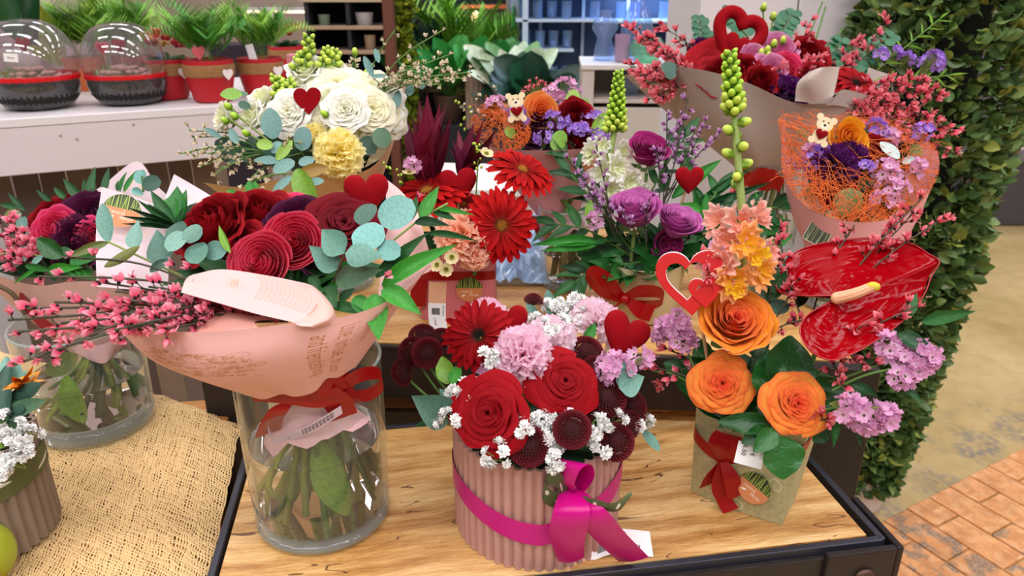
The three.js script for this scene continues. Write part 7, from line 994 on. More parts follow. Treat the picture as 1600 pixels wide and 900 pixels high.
  for (const [A, B, w, m] of [[[.1122,.9812,-.955], [.0273,.9845,-.945], 0.19, 0], [[.1119,.9774,-.95], [.0359,.9727,-.94], 0.16, 0], [[.2275,1.0213,-1.03], [.3041,1.0772,-1.06], 0.2, 1], [[.254,1.0053,-1.02], [.3463,1.0674,-1.05], 0.12, 1], [[.2605,1.0082,-1.01], [.3656,1.0445,-1.03], 0.12, 1], [[.2584,1.0065,-1], [.2516,1.0412,-1], 0.4, 1], [[.2598,1.014,-.99], [.2284,1.0277,-.98], 0.4, 1], [[.2655,1.0002,-.99], [.2686,1.0385,-1], 0.36, 1], [[.248,1.0442,-1.05], [.2529,1.0909,-1.07], 0.4, 1], [[.3129,.9972,-1], [.3655,1.014,-.99], 0.3, 1], [[.3229,.9879,-1], [.3837,1.0033,-.98], 0.26, 1], [[.3546,.971,-.98], [.3749,1.0094,-.99], 0.35, 1], [[.3566,.9651,-.97], [.3841,.9881,-.97], 0.32, 1], [[.2152,1.028,-1.04], [.2183,1.072,-1.05], 0.4, 1], [[.3492,.9926,-1], [.3414,1.0332,-1.02], 0.3, 1]]) leaf(b, 'lance', m ? LM.blade.concat(LM.ruscus) : LM.blade, A, B, w, [0, 0.6, 0.8]);
  leaf(b, 'oval', [LM.lime[0]], [.1031,1.0066,-.96], [.1046,1.0358,-.97], 0.45, [0, 0.3, 0.95], 0);
  for (const [A, B, n] of [[[.209,1.0111,-1], [.2425,1.1592,-1.05], 12], [[.209,1.0111,-1], [.2131,1.1381,-1.04], 11], [[.2128,1.0203,-1], [.2669,1.1277,-1.04], 11], [[.2121,1.0294,-1], [.2941,1.1127,-1.05], 10], [[.2063,1.0231,-.99], [.2275,1.1267,-1.02], 12], [[.2063,1.0231,-.99], [.2482,1.1181,-1.02], 11], [[.2005,1.0169,-.98], [.1969,1.0916,-1], 10], [[.1399,.9835,-.97], [.0889,1.0694,-.99], 12], [[.1399,.9835,-.97], [.1139,1.1033,-1.02], 10], [[.1423,.9959,-.96], [.0762,1.0829,-1], 10], [[.1368,.9946,-.95], [.0979,1.055,-.97], 11], [[.1396,.9978,-.94], [.1213,1.0515,-.95], 9], [[.1683,.9878,-.93], [.1399,1.0328,-.925], 8], [[.2509,.9628,-.95], [.2726,.9799,-.94], 7], [[.1792,.9754,-.94], [.1767,1.0483,-.93], 7]]) broom(b, 'broom_spray', A, B, 'pealilac', n, 0.0078, { from: 0.4, out: 0.008, sag: 0.02 });
  cluster(b, 'statice', 'lilacfloret', [.1118,1.0108,-.955], 0.012, 9, 0.007, [-0.2, 0.8, 0.5]); cluster(b, 'statice', 'lilacfloret', [.2714,.9833,-.93], 0.012, 8, 0.007);
  heartPick('red felt heart on a stick above the lilac roses', [.24,1.0579,-.99],.0399, [0.1, 0.1, 0.98], -0.02, [.2327,1.0157,-1]);
}
// ---------------------------------------------------------------- large kraft bouquet
{
  const vx = V([.4602,.9244,-1.3]).x;
  vase('clear glass vase below the big kraft paper bouquet', [vx, RY + 0.0005, -1.29], 0.052, 0.15, { water: 0.07 });
  const b = thing('kraft_bouquet', 'very large bouquet in grey brown kraft paper with heart wreath', 'bouquet', [vx, RY + 0.12, -1.27]);
  stems(b, [vx, RY + 0.15, -1.27], [vx, RY + 0.02, -1.29], 9, 0.03, SMS);
  const rim = [[.2108,1.1455,-1.45], [.2365,1.166,-1.36], [.2679,1.1789,-1.27], [.3111,1.1769,-1.21], [.3641,1.1629,-1.18], [.4334,1.1354,-1.17], [.5109,1.1325,-1.19], [.5983,1.1323,-1.25], [.6909,1.1584,-1.36]], mid = [[.2863,1.0852,-1.38], [.3025,1.0857,-1.32], [.3231,1.084,-1.265], [.3548,1.0772,-1.22], [.3983,1.0676,-1.205], [.4484,1.0572,-1.205], [.4979,1.0626,-1.22], [.5453,1.0717,-1.25], [.5923,1.0829,-1.31]], nk = [[.4056,.9972,-1.3], [.4082,.9927,-1.28], [.4153,.9896,-1.265], [.4258,.9876,-1.255], [.4386,.9866,-1.25], [.4556,.9864,-1.255], [.4718,.9896,-1.265], [.4877,.9927,-1.28], [.5008,.9972,-1.3]];
  part(b, 'wrapping_paper', loft([rels(b, rim), rels(b, mid), rels(b, nk)], 40, 18, (p, u, v) => p.add(V(0, 0, 0.006 * Math.sin(u * 19) * v * (1 - v) * 4))), M_kraft, 'grey brown kraft paper');
  part(b, 'paper_flap', loft([rels(b, [[.4332,1.138,-1.165], [.4352,1.164,-1.17], [.456,1.1795,-1.185]]), rels(b, [[.4639,1.1368,-1.16], [.4481,1.171,-1.15], [.4655,1.1885,-1.16]]), rels(b, [[.4887,1.1463,-1.16], [.497,1.1682,-1.175], [.504,1.1866,-1.19]])], 12, 12), paper(0xb3a398), 'turned kraft corner'); part(b, 'paper_flap', loft([rels(b, [[.5962,1.1323,-1.25], [.5177,1.1521,-1.19], [.4958,1.145,-1.17]]), rels(b, [[.5693,1.1109,-1.235], [.5096,1.1284,-1.185], [.4813,1.1312,-1.165]])], 10, 6), M_kraft);
  part(b, 'back_paper', loft([rels(b, [[.2418,1.1315,-1.45], [.3917,1.2089,-1.5], [.5192,1.2434,-1.5], [.5584,1.2078,-1.48], [.6383,1.1713,-1.46], [.6983,1.1486,-1.4]]), rels(b, [[.3581,1.0562,-1.4], [.421,1.0766,-1.42], [.4797,1.0884,-1.42], [.5157,1.0884,-1.42], [.5654,1.0766,-1.42], [.6068,1.068,-1.4]])], 20, 8), paper(0xb9a9a0)); const lb = part(b, 'label', new THREE.PlaneGeometry(0.032, 0.032), labelM, 'label on the paper point'); lb.position.copy(rel(b, [.5134,1.2304,-1.485])); face(lb, [0, 0.3, 0.95], 0.78);
  part(b, 'ribbon', strip(rels(b, [[.3888,1.0109,-1.27], [.4137,.9989,-1.245], [.4448,.9979,-1.24], [.4883,1.0109,-1.27]]), [0, 0.02, 0.004], 20, 3), ribbonRed, 'wide red ribbon'); part(b, 'ribbon', strip(rels(b, [[.3822,.9757,-1.24], [.4132,1.0091,-1.23], [.4538,.9906,-1.225]]), [0.002, 0.012, 0.004], 16, 3), ribbonRed, 'wide red ribbon');
  for (const [k, p, r, d] of [['redrose', [.3359,1.1784,-1.32], 40, [-0.3, 0.6, 0.7]], ['redcluster', [.3379,1.1679,-1.24], 34, [-0.2, 0.7, 0.7]], ['redcluster', [.3709,1.1679,-1.24], 34, [0, 0.6, 0.8]], ['redrose', [.3237,1.1646,-1.3], 30, [-0.4, 0.5, 0.7]], ['pinktulip', [.4198,1.1729,-1.25], 26, [0.1, 0.6, 0.8]], ['pinktulip', [.4563,1.1998,-1.34], 28, [0, 0.7, 0.7]], ['pinktulip', [.4018,1.1885,-1.3], 24, [-0.1, 0.7, 0.7]], ['purplecarnation', [.4394,1.147,-1.215], 34, [0, 0.7, 0.7]], ['darkgerbera', [.567,1.1504,-1.27], 44, [0.2, 0.8, 0.55]], ['redcluster', [.5091,1.1924,-1.34], 34, [0, 0.7, 0.7]], ['redcluster', [.4973,1.1658,-1.26], 24, [0, 0.7, 0.7]], ['purplecarnation', [.3278,1.2033,-1.38], 22, [-0.5, 0.7, 0.4]], ['ranunculuspink', [.4569,1.176,-1.29], 26, [0, 0.6, 0.8]], ['redcluster', [.3965,1.1602,-1.22], 26, [0, 0.6, 0.8]]]) flower(b, k, p, r * 1.32 / 1164, d);
  for (const [p] of [[[.4255,1.1956,-1.3]], [[.4123,1.1914,-1.29]], [[.4382,1.2051,-1.31]], [[.4594,1.2089,-1.33]], [[.4677,1.2443,-1.42]], [[.4517,1.2591,-1.43]], [[.4191,1.188,-1.27]]]) flower(b, 'snapbud', p, 0.014, [0, 1, 0.2]); for (const [A, B] of [[[.4677,1.2443,-1.42], [.4533,1.1946,-1.38]], [[.4517,1.2591,-1.43], [.4538,1.2041,-1.4]], [[.5835,1.274,-1.5], [.5354,1.2137,-1.42]], [[.5908,1.2661,-1.5], [.5487,1.2027,-1.42]], [[.6132,1.2282,-1.46], [.5642,1.1876,-1.4]]]) stem(b, [A, B], 0.0016, SM.green);
  for (const p of [[[.3513,1.1946,-1.38], [.34,1.2204,-1.4], [.3351,1.2486,-1.42]], [[.4288,1.2137,-1.42], [.4082,1.2402,-1.44], [.3996,1.2615,-1.46]], [[.5401,1.1668,-1.33], [.5573,1.1916,-1.35], [.5762,1.2146,-1.37]], [[.5503,1.1646,-1.3], [.5979,1.1827,-1.33], [.6487,1.1908,-1.36]], [[.5798,1.1678,-1.32], [.63,1.2015,-1.36], [.6788,1.2204,-1.4]], [[.4809,1.2137,-1.42], [.5015,1.2402,-1.44], [.5179,1.256,-1.46]]]) eucalyptus(b, p, 6, 0.028, [std(0x2f6a4a, 0.5, { map: T_euc }), std(0x3f7a58, 0.5, { map: T_euc })], 'round', 0.9);
  leaf(b, 'round', [LM.eucdark[0]], [.2617,1.1658,-1.26], [.2534,1.1871,-1.28], 0.8, [0, 0.4, 0.9]); leaf(b, 'round', [LM.eucdark[0]], [.2506,1.1739,-1.26], [.2652,1.1628,-1.25], 0.8, [0, 0.4, 0.9]);
  bulk(b, [.4403,1.1466,-1.32], 0.12, 40, LM.eucdark, 'round', 0.85, 0.05);
  const L0 = [.3144,1.1489,-1.3], R0 = [.5287,1.1331,-1.26], BR = { joined: true, from: 0.3, out: 0.014, sag: 0.03 };
  for (const [A, B, n] of [[L0, [.21,1.2302,-1.42], 26], [L0, [.231,1.214,-1.38], 26], [L0, [.2605,1.194,-1.32], 26], [L0, [.2082,1.1693,-1.36], 28], [L0, [.2277,1.1489,-1.3], 30], [L0, [.2368,1.1296,-1.27], 30], [L0, [.221,1.1583,-1.33], 28], [[.3321,1.1765,-1.34], [.2649,1.2356,-1.42], 16], [R0, [.705,1.0859,-1.2], 32], [R0, [.7028,1.1344,-1.25], 32], [R0, [.6832,1.1513,-1.28], 30], [R0, [.6932,1.0582,-1.16], 28], [R0, [.6238,1.0945,-1.18], 30], [R0, [.6111,1.1283,-1.22], 28], [R0, [.5675,1.0995,-1.18], 26], [R0, [.6669,1.1062,-1.2], 30], [R0, [.6639,1.2387,-1.4], 14], [R0, [.6138,1.2162,-1.38], 16], [R0, [.585,1.1871,-1.34], 18], [[.4662,1.1489,-1.3], [.5318,1.2378,-1.42], 10], [[.4532,1.1433,-1.26], [.4265,1.1759,-1.24], 12], [[.4668,1.1458,-1.24], [.5094,1.1854,-1.3], 16], [R0, [.6197,1.0653,-1.15], 22]]) broom(b, 'broom_spray', A, B, 'peacoral', n, 0.0125, BR);
  for (const [p, R, n] of [[[.7029,1.1833,-1.3], 0.02, 16], [[.6502,1.1964,-1.33], 0.012, 8], [[.6291,1.1922,-1.33], 0.012, 8], [[.6693,1.1857,-1.32], 0.01, 6]]) cluster(b, 'statice', 'purplefloret', p, R, n, 0.0095, [0.2, 0.8, 0.5], { joined: true });
  for (const [A, B] of [[[.6071,1.1489,-1.3], [.7253,1.1636,-1.28]], [[.6236,1.1678,-1.32], [.7455,1.248,-1.38]]]) ruscus(b, [A, V(A).lerp(V(B), 0.5).toArray(), B], 12, 0.03, LM.lime, 0.12);
  // heart wreath of red felt with a small heart inside
  const t = thing('heart_wreath', 'open red felt heart wreath on top of the kraft bouquet', 'decoration', [.3816,1.2233,-1.33]);
  const fr = sub(t, 'wreath'); fr.scale.setScalar(0.086); face(fr, [0, 0.25, 0.97], -0.42); const hs = heartShape(0.86).getSpacedPoints(40).map((p) => [p.x, p.y, 0]); hs.pop();
  part(fr, 'ring', new THREE.TubeGeometry(new THREE.CatmullRomCurve3(hs.map((p) => V(p)), true), 90, 0.125, 10, true), felt, 'red felt ring'); const sh = part(fr, 'small_heart', G_puff, felt, 'small red heart'); sh.scale.setScalar(0.5); sh.position.set(0.05, -0.2, 0.08); part(t, 'stick', tube([[0, -0.04, 0], [0.005, -0.12, 0.01]], 0.002, 3, 6), SM.wood);
}
// ---------------------------------------------------------------- pink wrapped bouquet with orange net
{
  const vx = V([.475,.9256,-1]).x;
  vase('clear glass vase behind the anthurium, below the pink net bouquet', [vx, RY + 0.0005, -1.02], 0.05, 0.13, { water: 0.06 });
  const b = thing('net_bouquet', 'purple and yellow bouquet under orange net in pink paper', 'bouquet', [vx, RY + 0.1, -1.0]);
  stems(b, [vx, RY + 0.12, -1.0], [vx, RY + 0.02, -1.02], 9, 0.028, SMS);
  const rim = [[.4112,1.1226,-1.14], [.3835,1.0928,-1.06], [.369,1.0588,-.99], [.3857,1.0328,-.94], [.4192,1.0231,-.92], [.469,1.0206,-.92], [.5371,1.0271,-.96], [.6145,1.0652,-1.06], [.6186,1.0936,-1.13]], mid = [[.423,1.0546,-1.13], [.4024,1.0228,-1.06], [.3967,.9926,-1], [.4106,.9721,-.955], [.4412,.9646,-.94], [.4869,.9627,-.94], [.5398,.9727,-.975], [.5938,1.0159,-1.05], [.5992,1.0444,-1.11]], nk = [[.4651,.8883,-1.05], [.46,.89,-1.03], [.454,.896,-1], [.4597,.8981,-.985], [.4712,.8991,-.98], [.488,.8981,-.985], [.505,.896,-1], [.5206,.894,-1.02], [.5316,.8922,-1.04]];
  part(b, 'wrapping_paper', loft([rels(b, rim), rels(b, mid), rels(b, nk)], 40, 16), M_rosepaper, 'rose pink wrapping paper');
  const lb = part(b, 'label', new THREE.PlaneGeometry(0.03, 0.036), std(0xffffff, 0.5, { map: canvas(128, 160, (c, w, h) => { c.fillStyle = '#1f2416'; c.fillRect(0, 0, w, h); for (let i = 0; i < 26; i++) { c.strokeStyle = ['#6d7a4a', '#38452a', '#a0a878', '#4a3a2a'][i % 4]; c.lineWidth = 4; c.beginPath(); c.moveTo(i * 5, 0); c.lineTo(i * 5 + 12 * Math.sin(i), h); c.stroke(); } c.strokeStyle = '#b8c0b0'; c.strokeRect(1, 1, w - 2, h - 2); }) }), 'dark square label'); lb.position.copy(rel(b, [.4042,1.0029,-.935])); face(lb, [-0.25, 0.3, 0.9], -0.4);
  for (const [k, p, r, d] of [['purplecarnation', [.4436,1.0723,-1], 40, [0, 0.5, 0.85]], ['purplecarnation', [.4767,1.0808,-1.03], 30, [0.1, 0.6, 0.8]], ['yellowrose', [.4742,1.101,-1.06], 30, [0.05, 0.4, 0.9]], ['redcluster', [.52,1.0791,-1.06], 30, [0.2, 0.5, 0.8]], ['redcluster', [.4402,1.0437,-.98], 26, [0, 0.6, 0.8]], ['darkgerbera', [.4382,1.0519,-1], 26, [-0.2, 0.5, 0.8]]]) flower(b, k, p, r * 1.08 / 1164, d);
  for (const [k, p, R, n] of [['purplefloret', [.4205,1.0741,-1.02], 0.018, 14], ['lilacfloret', [.4176,1.0832,-1.04], 0.014, 10], ['purplefloret', [.4296,1.0853,-1.03], 0.014, 10], ['lilacfloret', [.5102,1.0653,-1], 0.022, 16], ['lilacfloret', [.556,1.0628,-1.03], 0.022, 14], ['purplefloret', [.4801,1.0723,-1], 0.01, 5], ['lilacfloret', [.5083,1.0463,-.97], 0.022, 14], ['lilacfloret', [.4886,1.0359,-.96], 0.016, 10], ['purplefloret', [.5307,1.1038,-1.1], 0.02, 12], ['purplefloret', [.6127,1.0974,-1.12], 0.016, 10], ['lilacfloret', [.4016,1.0696,-1.04], 0.01, 6], ['lilacfloret', [.5513,1.0944,-1.1], 0.02, 12]]) cluster(b, 'statice', k, p, R, n, 0.0075, [0, 0.7, 0.6], { joined: true });
  for (const [s, m, A, B, w] of [['round', LM.olive, [.4223,1.0284,-.94], [.4563,1.0498,-.95], 0.85], ['oval', LM.olive, [.4025,1.0287,-.97], [.4015,1.05,-.99], 0.6], ['oval', [std(0xb8c4c0, 0.5, { map: T_euc })], [.5334,1.0803,-1.02], [.519,1.0993,-1.05], 0.5], ['oval', [std(0xb8c4c0, 0.5, { map: T_euc })], [.54,1.0741,-1.02], [.5613,1.0808,-1.03], 0.5], ['oval', LM.lime, [.4935,1.0837,-1.06], [.4943,1.1074,-1.08], 0.5], ['oval', LM.olive, [.5694,1.0698,-1.06], [.5941,1.0889,-1.08], 0.6], ['oval', LM.olive, [.4275,1.0982,-1.08], [.4173,1.1084,-1.1], 0.5], ['oval', LM.olive, [.5421,1.0303,-.98], [.5124,1.0227,-.96], 0.5]]) leaf(b, s, m, A, B, w, [0, 0.5, 0.85]);
  bulk(b, [.4829,1.0445,-1.03], 0.075, 34, LM.olive.concat(LM.eucdark), 'round', 0.8, 0.035);
  netOf(b, rim.map((p) => p), [.463,1.0613,-.98], 190, 0.03, netM); 
  teddy('wooden teddy with red heart in the orange net bouquet', [.4238,1.1258,-1.02], 0.027, [-0.05, 0.25, 0.95], -0.35);
}
// ================================================================ left side: cloth covered table
{
  const t = thing('side_table', 'tan wooden table under the loose burlap cloth', 'table', [-0.62, 0, -0.74]); t.rotation.y = 9 * Math.PI / 180;
  part(t, 'tabletop', boxUV(rbox(0.56, 0.02, 0.44, 0.003, -0.03, 0.742, 0.06)), std(0xe6c490, 0.6, { map: M.oakpale.map })); for (const [x, z] of [[0.22, 0.2], [-0.26, 0.2], [0.2, -0.1], [-0.26, -0.1]]) part(t, 'leg', rbox(0.05, 0.735, 0.05, 0.003, x, 0.367, z), std(0x8a6238, 0.6));
}
{
  // every warp and weft thread of the open weave is a small square cord
  const cl = thing('burlap_cloth', 'loosely woven golden burlap cloth on the left table', 'cloth', [-0.55, 0.754, -0.75]); cl.userData.kind = 'thing';
  const BR = [-.3711,.757,-.8742], FR = [-.281,.757,-.4806], BL = [-1.0765,.757,-1.1883];
  const e1 = V(FR).sub(V(BR)), e2 = V(BL).sub(V(BR)), O = rel(cl, BR);
  // s runs from the right edge leftwards, q from the back edge forwards
  const at = (s, q) => { const x = O.x + e2.x * s + e1.x * q, z = O.z + e2.z * s + e1.z * q; const edge = Math.max(0, 0.1 - s) / 0.1, back = Math.max(0, 0.06 - q) / 0.06; const w = 0.0028 * n2(x * 16, z * 16) + 0.0014 * n2(x * 50, z * 50); return [x + 0.0016 * n2(x * 40 + 9, z * 40) - 0.004 * back * Math.sin(s * 22), 0.0045 + Math.abs(w) - 0.012 * edge * edge - 0.006 * back * back, z + 0.0016 * n2(x * 40, z * 40 + 7)]; };
  const cord = (f, n, r) => { const p = [], idx = []; for (let i = 0; i <= n; i++) { const c = f(i / n), d = f(Math.min(1, i / n + 0.002)), b = f(Math.max(0, i / n - 0.002)), tx = d[0] - b[0], tz = d[2] - b[2], L = Math.hypot(tx, tz) || 1, nx = -tz / L * r, nz = tx / L * r; p.push(c[0] + nx, c[1], c[2] + nz, c[0], c[1] + r, c[2], c[0] - nx, c[1], c[2] - nz); if (i) { const k = i * 3; idx.push(k - 3, k, k - 2, k, k + 1, k - 2, k - 2, k + 1, k - 1, k + 1, k + 2, k - 1); } } return [p, idx]; };
  const weave = (name, list, mat) => { const p = [], idx = []; for (const [a, b] of list) { const o = p.length / 3; for (const x of a) p.push(x); for (const x of b) idx.push(x + o); } const g = new THREE.BufferGeometry(); g.setAttribute('position', new THREE.Float32BufferAttribute(p, 3)); g.setIndex(idx); g.computeVertexNormals(); const m = part(cl, name, g, mat); m.userData.kind = 'stuff'; };
  const l1 = e2.length(), l2 = e1.length(), W = [], F = [];
  const na = Math.round(l1 / 0.0034), nb = Math.round(l2 / 0.0046);
  for (let i = 0; i <= na; i++) { const s = i / na + rr(-0.15, 0.15) / na; W.push(cord((v) => { const p = at(s, v); p[1] += 0.0004 * Math.sin(v * nb * Math.PI + i * Math.PI); return p; }, 70, 0.00105)); }
  for (let i = 0; i <= nb; i++) { const q = i / nb + rr(-0.2, 0.2) / nb; F.push(cord((v) => { const p = at(v, q); p[1] += 0.0004 * Math.sin(v * na * Math.PI + i * Math.PI); return p; }, 110, 0.00075)); }
  weave('warp_threads', W, std(0xdcb87e, 0.75)); weave('weft_threads', F, std(0xe4c48e, 0.7));
}
// ---------------------------------------------------------------- left bouquet in its vase
{
  const vb = [-.5542,.7645,-.8574];
  vase('bluish glass vase on the burlap cloth', [vb[0], 0.7625, vb[2]], 0.074, 0.145, { water: 0.072, base: 0.018 });
  const b = thing('wrapped_bouquet', 'dark red and pink bouquet in dull pink paper on the burlap', 'bouquet', [-.5432,.8566,-.87]);
  const nk = [-.5432,.8566,-.87], tones = [SM.olive, SM.green, std(0x7f9a2c, 0.45), SM.dark];
  for (let i = 0; i < 15; i++) { const a = i * 2.4, q = 0.016 + 0.036 * Math.sqrt((i + 0.5) / 15); stem(b, [[nk[0] - Math.cos(a) * 0.02, nk[1] + 0.06, nk[2] - Math.sin(a) * 0.02], [nk[0] + Math.cos(a) * 0.01, nk[1], nk[2] + Math.sin(a) * 0.01], [vb[0] + Math.cos(a) * q, 0.787 + rr(0, 0.02), vb[2] + Math.sin(a) * q]], rr(0.003, 0.0055), tones[i % 4]); }
  leaf(b, 'oval', LM.lime, [vb[0] + 0.005, 0.855, vb[2] + 0.045], [vb[0] + 0.012, 0.79, vb[2] + 0.05], 0.5, [0, 0.1, 1]); leaf(b, 'oval', LM.olive, [-.5477,.8691,-.84], [-.589,.8472,-.83], 0.6, [0, 0.3, 0.9]);
  const rim = [[-.7152,.9564,-.93], [-.6483,.9602,-.88], [-.582,.96,-.85], [-.5384,.967,-.845], [-.5027,.9634,-.85], [-.4785,.9418,-.865], [-.4703,.9183,-.9]], mid = [[-.6714,.9023,-.92], [-.6289,.902,-.885], [-.5808,.9043,-.86], [-.5476,.9089,-.85], [-.5179,.9089,-.85], [-.5008,.9034,-.862], [-.4924,.8974,-.885]], k2 = [[-.5879,.8622,-.885], [-.575,.8566,-.87], [-.5534,.8571,-.858], [-.5328,.8538,-.852], [-.5182,.8545,-.856], [-.5078,.8651,-.866], [-.5112,.865,-.885]];
  part(b, 'wrapping_paper', loft([rels(b, rim), rels(b, mid), rels(b, k2)], 30, 14), paper(0xc9a095), 'dull pink wrapping paper'); part(b, 'paper_ends', loft([rels(b, [[-.5699,.8854,-.862], [-.5235,.8816,-.842], [-.4956,.8881,-.862]]), rels(b, [[-.5634,.8617,-.86], [-.5194,.8573,-.84], [-.5085,.8679,-.855]])], 14, 6), M_pale, 'pale lilac paper ends'); part(b, 'ribbon', strip(rels(b, [[-.6233,.938,-.87], [-.5931,.9134,-.85], [-.5713,.898,-.845]]), [0.003, 0.008, 0], 12, 3), std(0x8a1420, 0.4), 'dark red ribbon');
  part(b, 'paper_flap', loft([rels(b, [[-.6659,.9889,-1.06], [-.6068,1.0273,-1.08], [-.5487,1.0636,-1.08], [-.5164,1.0323,-1.06], [-.4573,1.0157,-1]]), rels(b, [[-.6466,.9451,-1], [-.597,.9643,-1], [-.5599,.969,-1], [-.5284,.9676,-.99], [-.4888,.9639,-.96]])], 20, 8), M_white);
  for (const [k, p, r, d, v] of [['redcluster', [-.6315,1.0078,-.98], 44, [-0.2, 0.8, 0.5], 0], ['ranunculusdark', [-.5684,1.0126,-.97], 52, [0.1, 0.8, 0.55], 0], ['ranunculuspink', [-.6032,1.0038,-.935], 38, [-0.1, 0.6, 0.8], 0], ['ranunculusdark', [-.5672,.9929,-.92], 42, [0, 0.6, 0.8], 1], ['ranunculuspink', [-.5454,.9982,-.925], 30, [0.2, 0.6, 0.8], 1], ['redcluster', [-.66,.9914,-.98], 30, [-0.5, 0.7, 0.4], 1], ['redcluster', [-.6117,1.0203,-1], 34, [0, 0.9, 0.3], 1]]) flower(b, k, p, r * 0.98 / 1164, d, null, null, v);
  const G = (...a) => leaf(b, ...a);
  for (const [A, B, w, m] of [[[-.6357,1.0239,-1], [-.6559,1.043,-1], 0.28, 0], [[-.613,1.0267,-1], [-.6384,1.0449,-1.01], 0.28, 0], [[-.5935,1.0267,-1], [-.6254,1.0524,-1.02], 0.3, 0], [[-.58,1.0276,-1], [-.5843,1.0691,-1.03], 0.26, 0], [[-.585,1.0294,-1], [-.5982,1.0542,-1.02], 0.22, 0], [[-.5607,1.0357,-1], [-.5633,1.0664,-1.03], 0.26, 0], [[-.539,1.0385,-1], [-.5364,1.0651,-1.02], 0.2, 1], [[-.5337,1.0385,-1], [-.5195,1.0651,-1.02], 0.22, 1], [[-.5416,1.0385,-1], [-.5503,1.0533,-1.02], 0.2, 0], [[-.6625,1.0169,-.98], [-.6871,1.0411,-.99], 0.24, 0], [[-.6701,1.0214,-.98], [-.699,1.0277,-.98], 0.3, 0], [[-.5726,.9747,-.86], [-.5246,.9851,-.85], 0.28, 1], [[-.5832,.9797,-.86], [-.6133,.9608,-.85], 0.14, 1], [[-.5521,.9781,-.86], [-.5093,.9693,-.85], 0.3, 1], [[-.6053,.9786,-.87], [-.5544,.9776,-.85], 0.16, 1], [[-.5477,.987,-.87], [-.5079,.9931,-.86], 0.5, 1], [[-.5359,.9797,-.86], [-.5275,.9718,-.85], 0.4, 1]]) G('lance', m ? LM.blade : [LM.bladedark[0], LM.bladedark[1]], A, B, w, [0, 0.5, 0.85]);
  for (const [s, m, A, B, w] of [['round', LM.eucdark, [-.4972,1.0525,-.98], [-.4712,1.0586,-.98], 0.85], ['round', LM.eucblue, [-.507,1.0492,-1], [-.5116,1.0683,-1.01], 0.8], ['oval', LM.eucblue, [-.4978,1.0401,-.98], [-.5188,1.0455,-.99], 0.5], ['round', LM.euc, [-.6367,1.0054,-.93], [-.6439,1.0215,-.94], 0.85], ['oval', LM.euc, [-.6242,.9823,-.9], [-.621,1.01,-.91], 0.36], ['oval', LM.euc, [-.6378,.9866,-.9], [-.6535,.9774,-.88], 0.42], ['oval', LM.euc, [-.6128,.9841,-.89], [-.6272,.9731,-.88], 0.36], ['oval', LM.euc, [-.6036,.9774,-.88], [-.5883,.9877,-.88], 0.5], ['oval', LM.eucdark, [-.6072,.9849,-.9], [-.6018,1.0048,-.91], 0.3], ['rose', LM.rose, [-.563,.986,-.88], [-.5974,1.008,-.89], 0.55], ['round', LM.bladedark, [-.5755,.9841,-.89], [-.5633,.991,-.9], 0.8], ['round', LM.olive, [-.678,1.0093,-.96], [-.6657,1.0216,-.97], 0.8], ['round', [LM.eucdark[2]], [-.6608,1.0124,-.95], [-.6575,1.0227,-.96], 0.9]]) G(s, m, A, B, w, [0, 0.5, 0.85]);
  bulk(b, [-.5983,.9709,-.94], 0.08, 26, LM.bladedark, 'lance', 0.45, 0.05);
  stem(b, [[-.6485,.9902,-.88], [-.6301,.9849,-.9], [-.5815,.986,-.88]], 0.001, SM.pale); stem(b, [[-.4971,1.0437,-.98], [-.4998,1.0632,-.99]], 0.0015, SM.green); stem(b, [[-.6404,.9568,-.86], [-.6237,.9439,-.86], [-.6146,.9159,-.86]], 0.003, SM.brown);
  const S = [-.5984,.9631,-.9]; for (const [B, n] of [[[-.6828,1.0255,-.95], 13], [[-.6623,1.0215,-.94], 13], [[-.6717,1.0068,-.92], 13], [[-.6499,.9875,-.9], 13], [[-.6273,.9792,-.88], 12], [[-.6321,1.0014,-.91], 12], [[-.6721,.9806,-.9], 12], [[-.6116,.9935,-.9], 11]]) broom(b, 'broom_spray', S, B, 'peapink', n, 0.0105, { from: 0.3, out: 0.012, sag: 0.02 });
}
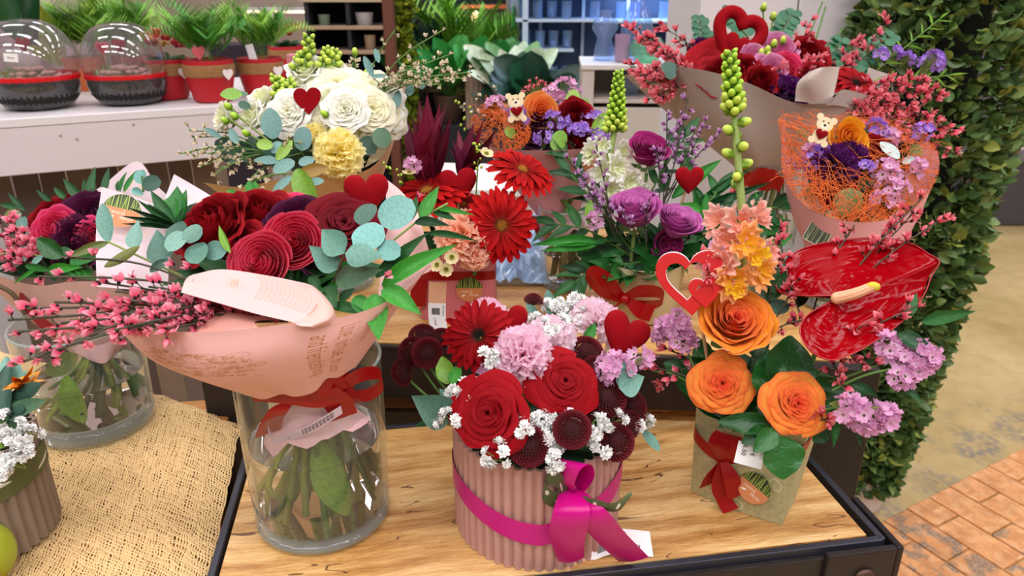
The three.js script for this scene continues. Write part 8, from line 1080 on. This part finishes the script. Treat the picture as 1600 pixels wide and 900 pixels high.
// ---------------------------------------------------------------- corner pot, cut by the left edge
{
  const base = [-.5578,.765,-.6358];
  const b = thing('pot_arrangement', 'grey brown corrugated pot with white tiny flowers at the corner', 'flower pot', base);
  corrugated(b, 0.07, 0.115, 36, std(0x8d7a68, 0.85));
  part(b, 'foam', lathe([[0.062, 0.1], [0, 0.112]], 24), std(0x1d2a1c, 0.95)); part(b, 'ribbon', sheet(80, 3, (u, v) => { const a = u * 6.2832; return [Math.cos(a) * 0.0715, 0.058 + v * 0.026 + 0.012 * Math.cos(a), Math.sin(a) * 0.0715]; }), std(0xffffff, 0.55, { map: canvas(512, 128, (c, w, h) => { c.fillStyle = '#5a6034'; c.fillRect(0, 0, w, h); c.fillStyle = '#dcd8c4'; for (let i = 0; i < 6; i++) { c.beginPath(); c.ellipse(50 + i * 88, 40 + (i % 2) * 45, 22, 8, 0.7 * (i % 3 - 1), 0, 6.3); c.fill(); } }) }), 'olive ribbon with white leaves');
  const G = (...a) => leaf(b, ...a);
  for (const [s, m, A, B, w] of [['oval', LM.euc, [-.5028,.9304,-.66], [-.5207,.9505,-.68], 0.5], ['drop', LM.euc, [-.4997,.9326,-.66], [-.4983,.9527,-.67], 0.6], ['oval', LM.euc, [-.495,.934,-.655], [-.4816,.9435,-.66], 0.55], ['oval', LM.eucdark, [-.5027,.9193,-.645], [-.4592,.9402,-.64], 0.36], ['oval', LM.eucdark, [-.5016,.9085,-.635], [-.4563,.9274,-.63], 0.34], ['oval', LM.eucdark, [-.5001,.8873,-.62], [-.5045,.9543,-.66], 0.3], ['oval', LM.eucdark, [-.5111,.9113,-.64], [-.475,.9174,-.63], 0.5], ['oval', LM.eucdark, [-.5087,.9029,-.63], [-.4793,.9005,-.62], 0.5], ['lance', LM.lime, [-.4963,.8939,-.61], [-.4793,.8949,-.6], 0.5]]) G(s, m, A, B, w, [0, 0.5, 0.85]);
  // orange pincushion petals
  const fl = sub(b, 'orange_bloom'); fl.position.copy(rel(b, [-.4784,.934,-.655])); const pg = leafShape(wLance, 0.1, 0.4, 3, 6); for (let i = 0; i < 14; i++) { const m = part(fl, 'petal', pg, std([0xe08a1c, 0xd9731a, 0xeaa030][i % 3], 0.5)); m.rotation.set(rr(0.6, 1.5), rr(-0.2, 2.6), 0, 'YXZ'); m.scale.set(0.009, 0.026, 0.012); m.position.set(-0.012, rr(-0.008, 0.006), 0); }
  for (const [p, n] of [[[-.4796,.9066,-.615], 9], [[-.466,.8997,-.61], 9], [[-.48,.8973,-.605], 8], [[-.4648,.8898,-.6], 9], [[-.4825,.8826,-.6], 7], [[-.4822,.8751,-.585], 8], [[-.4936,.9128,-.62], 5], [[-.4693,.8788,-.595], 6]]) cluster(b, 'gypsophila', 'gyp', p, 0.011, n, 0.006, [0.2, 0.7, 0.6]);
  bulk(b, [base[0], base[1] + 0.12, base[2]], 0.06, 20, LM.eucdark, 'oval', 0.45, 0.05);
}
{ const p = [-.5067,.766,-.5657]; const t = thing('green_fruit', 'yellow green round fruit at the bottom left corner', 'fruit', [p[0], 0.765, p[2]]); part(t, 'skin', ball(0.028, 28, 20).scale(1, 1.15, 1).translate(0, 0.032, 0), phy(0x9aa62a, 0.35)); part(t, 'stalk', tube([[0, 0.062, 0], [0.002, 0.072, 0]], 0.0015, 3, 6), SM.brown); }
renderer.render(scene, camera);
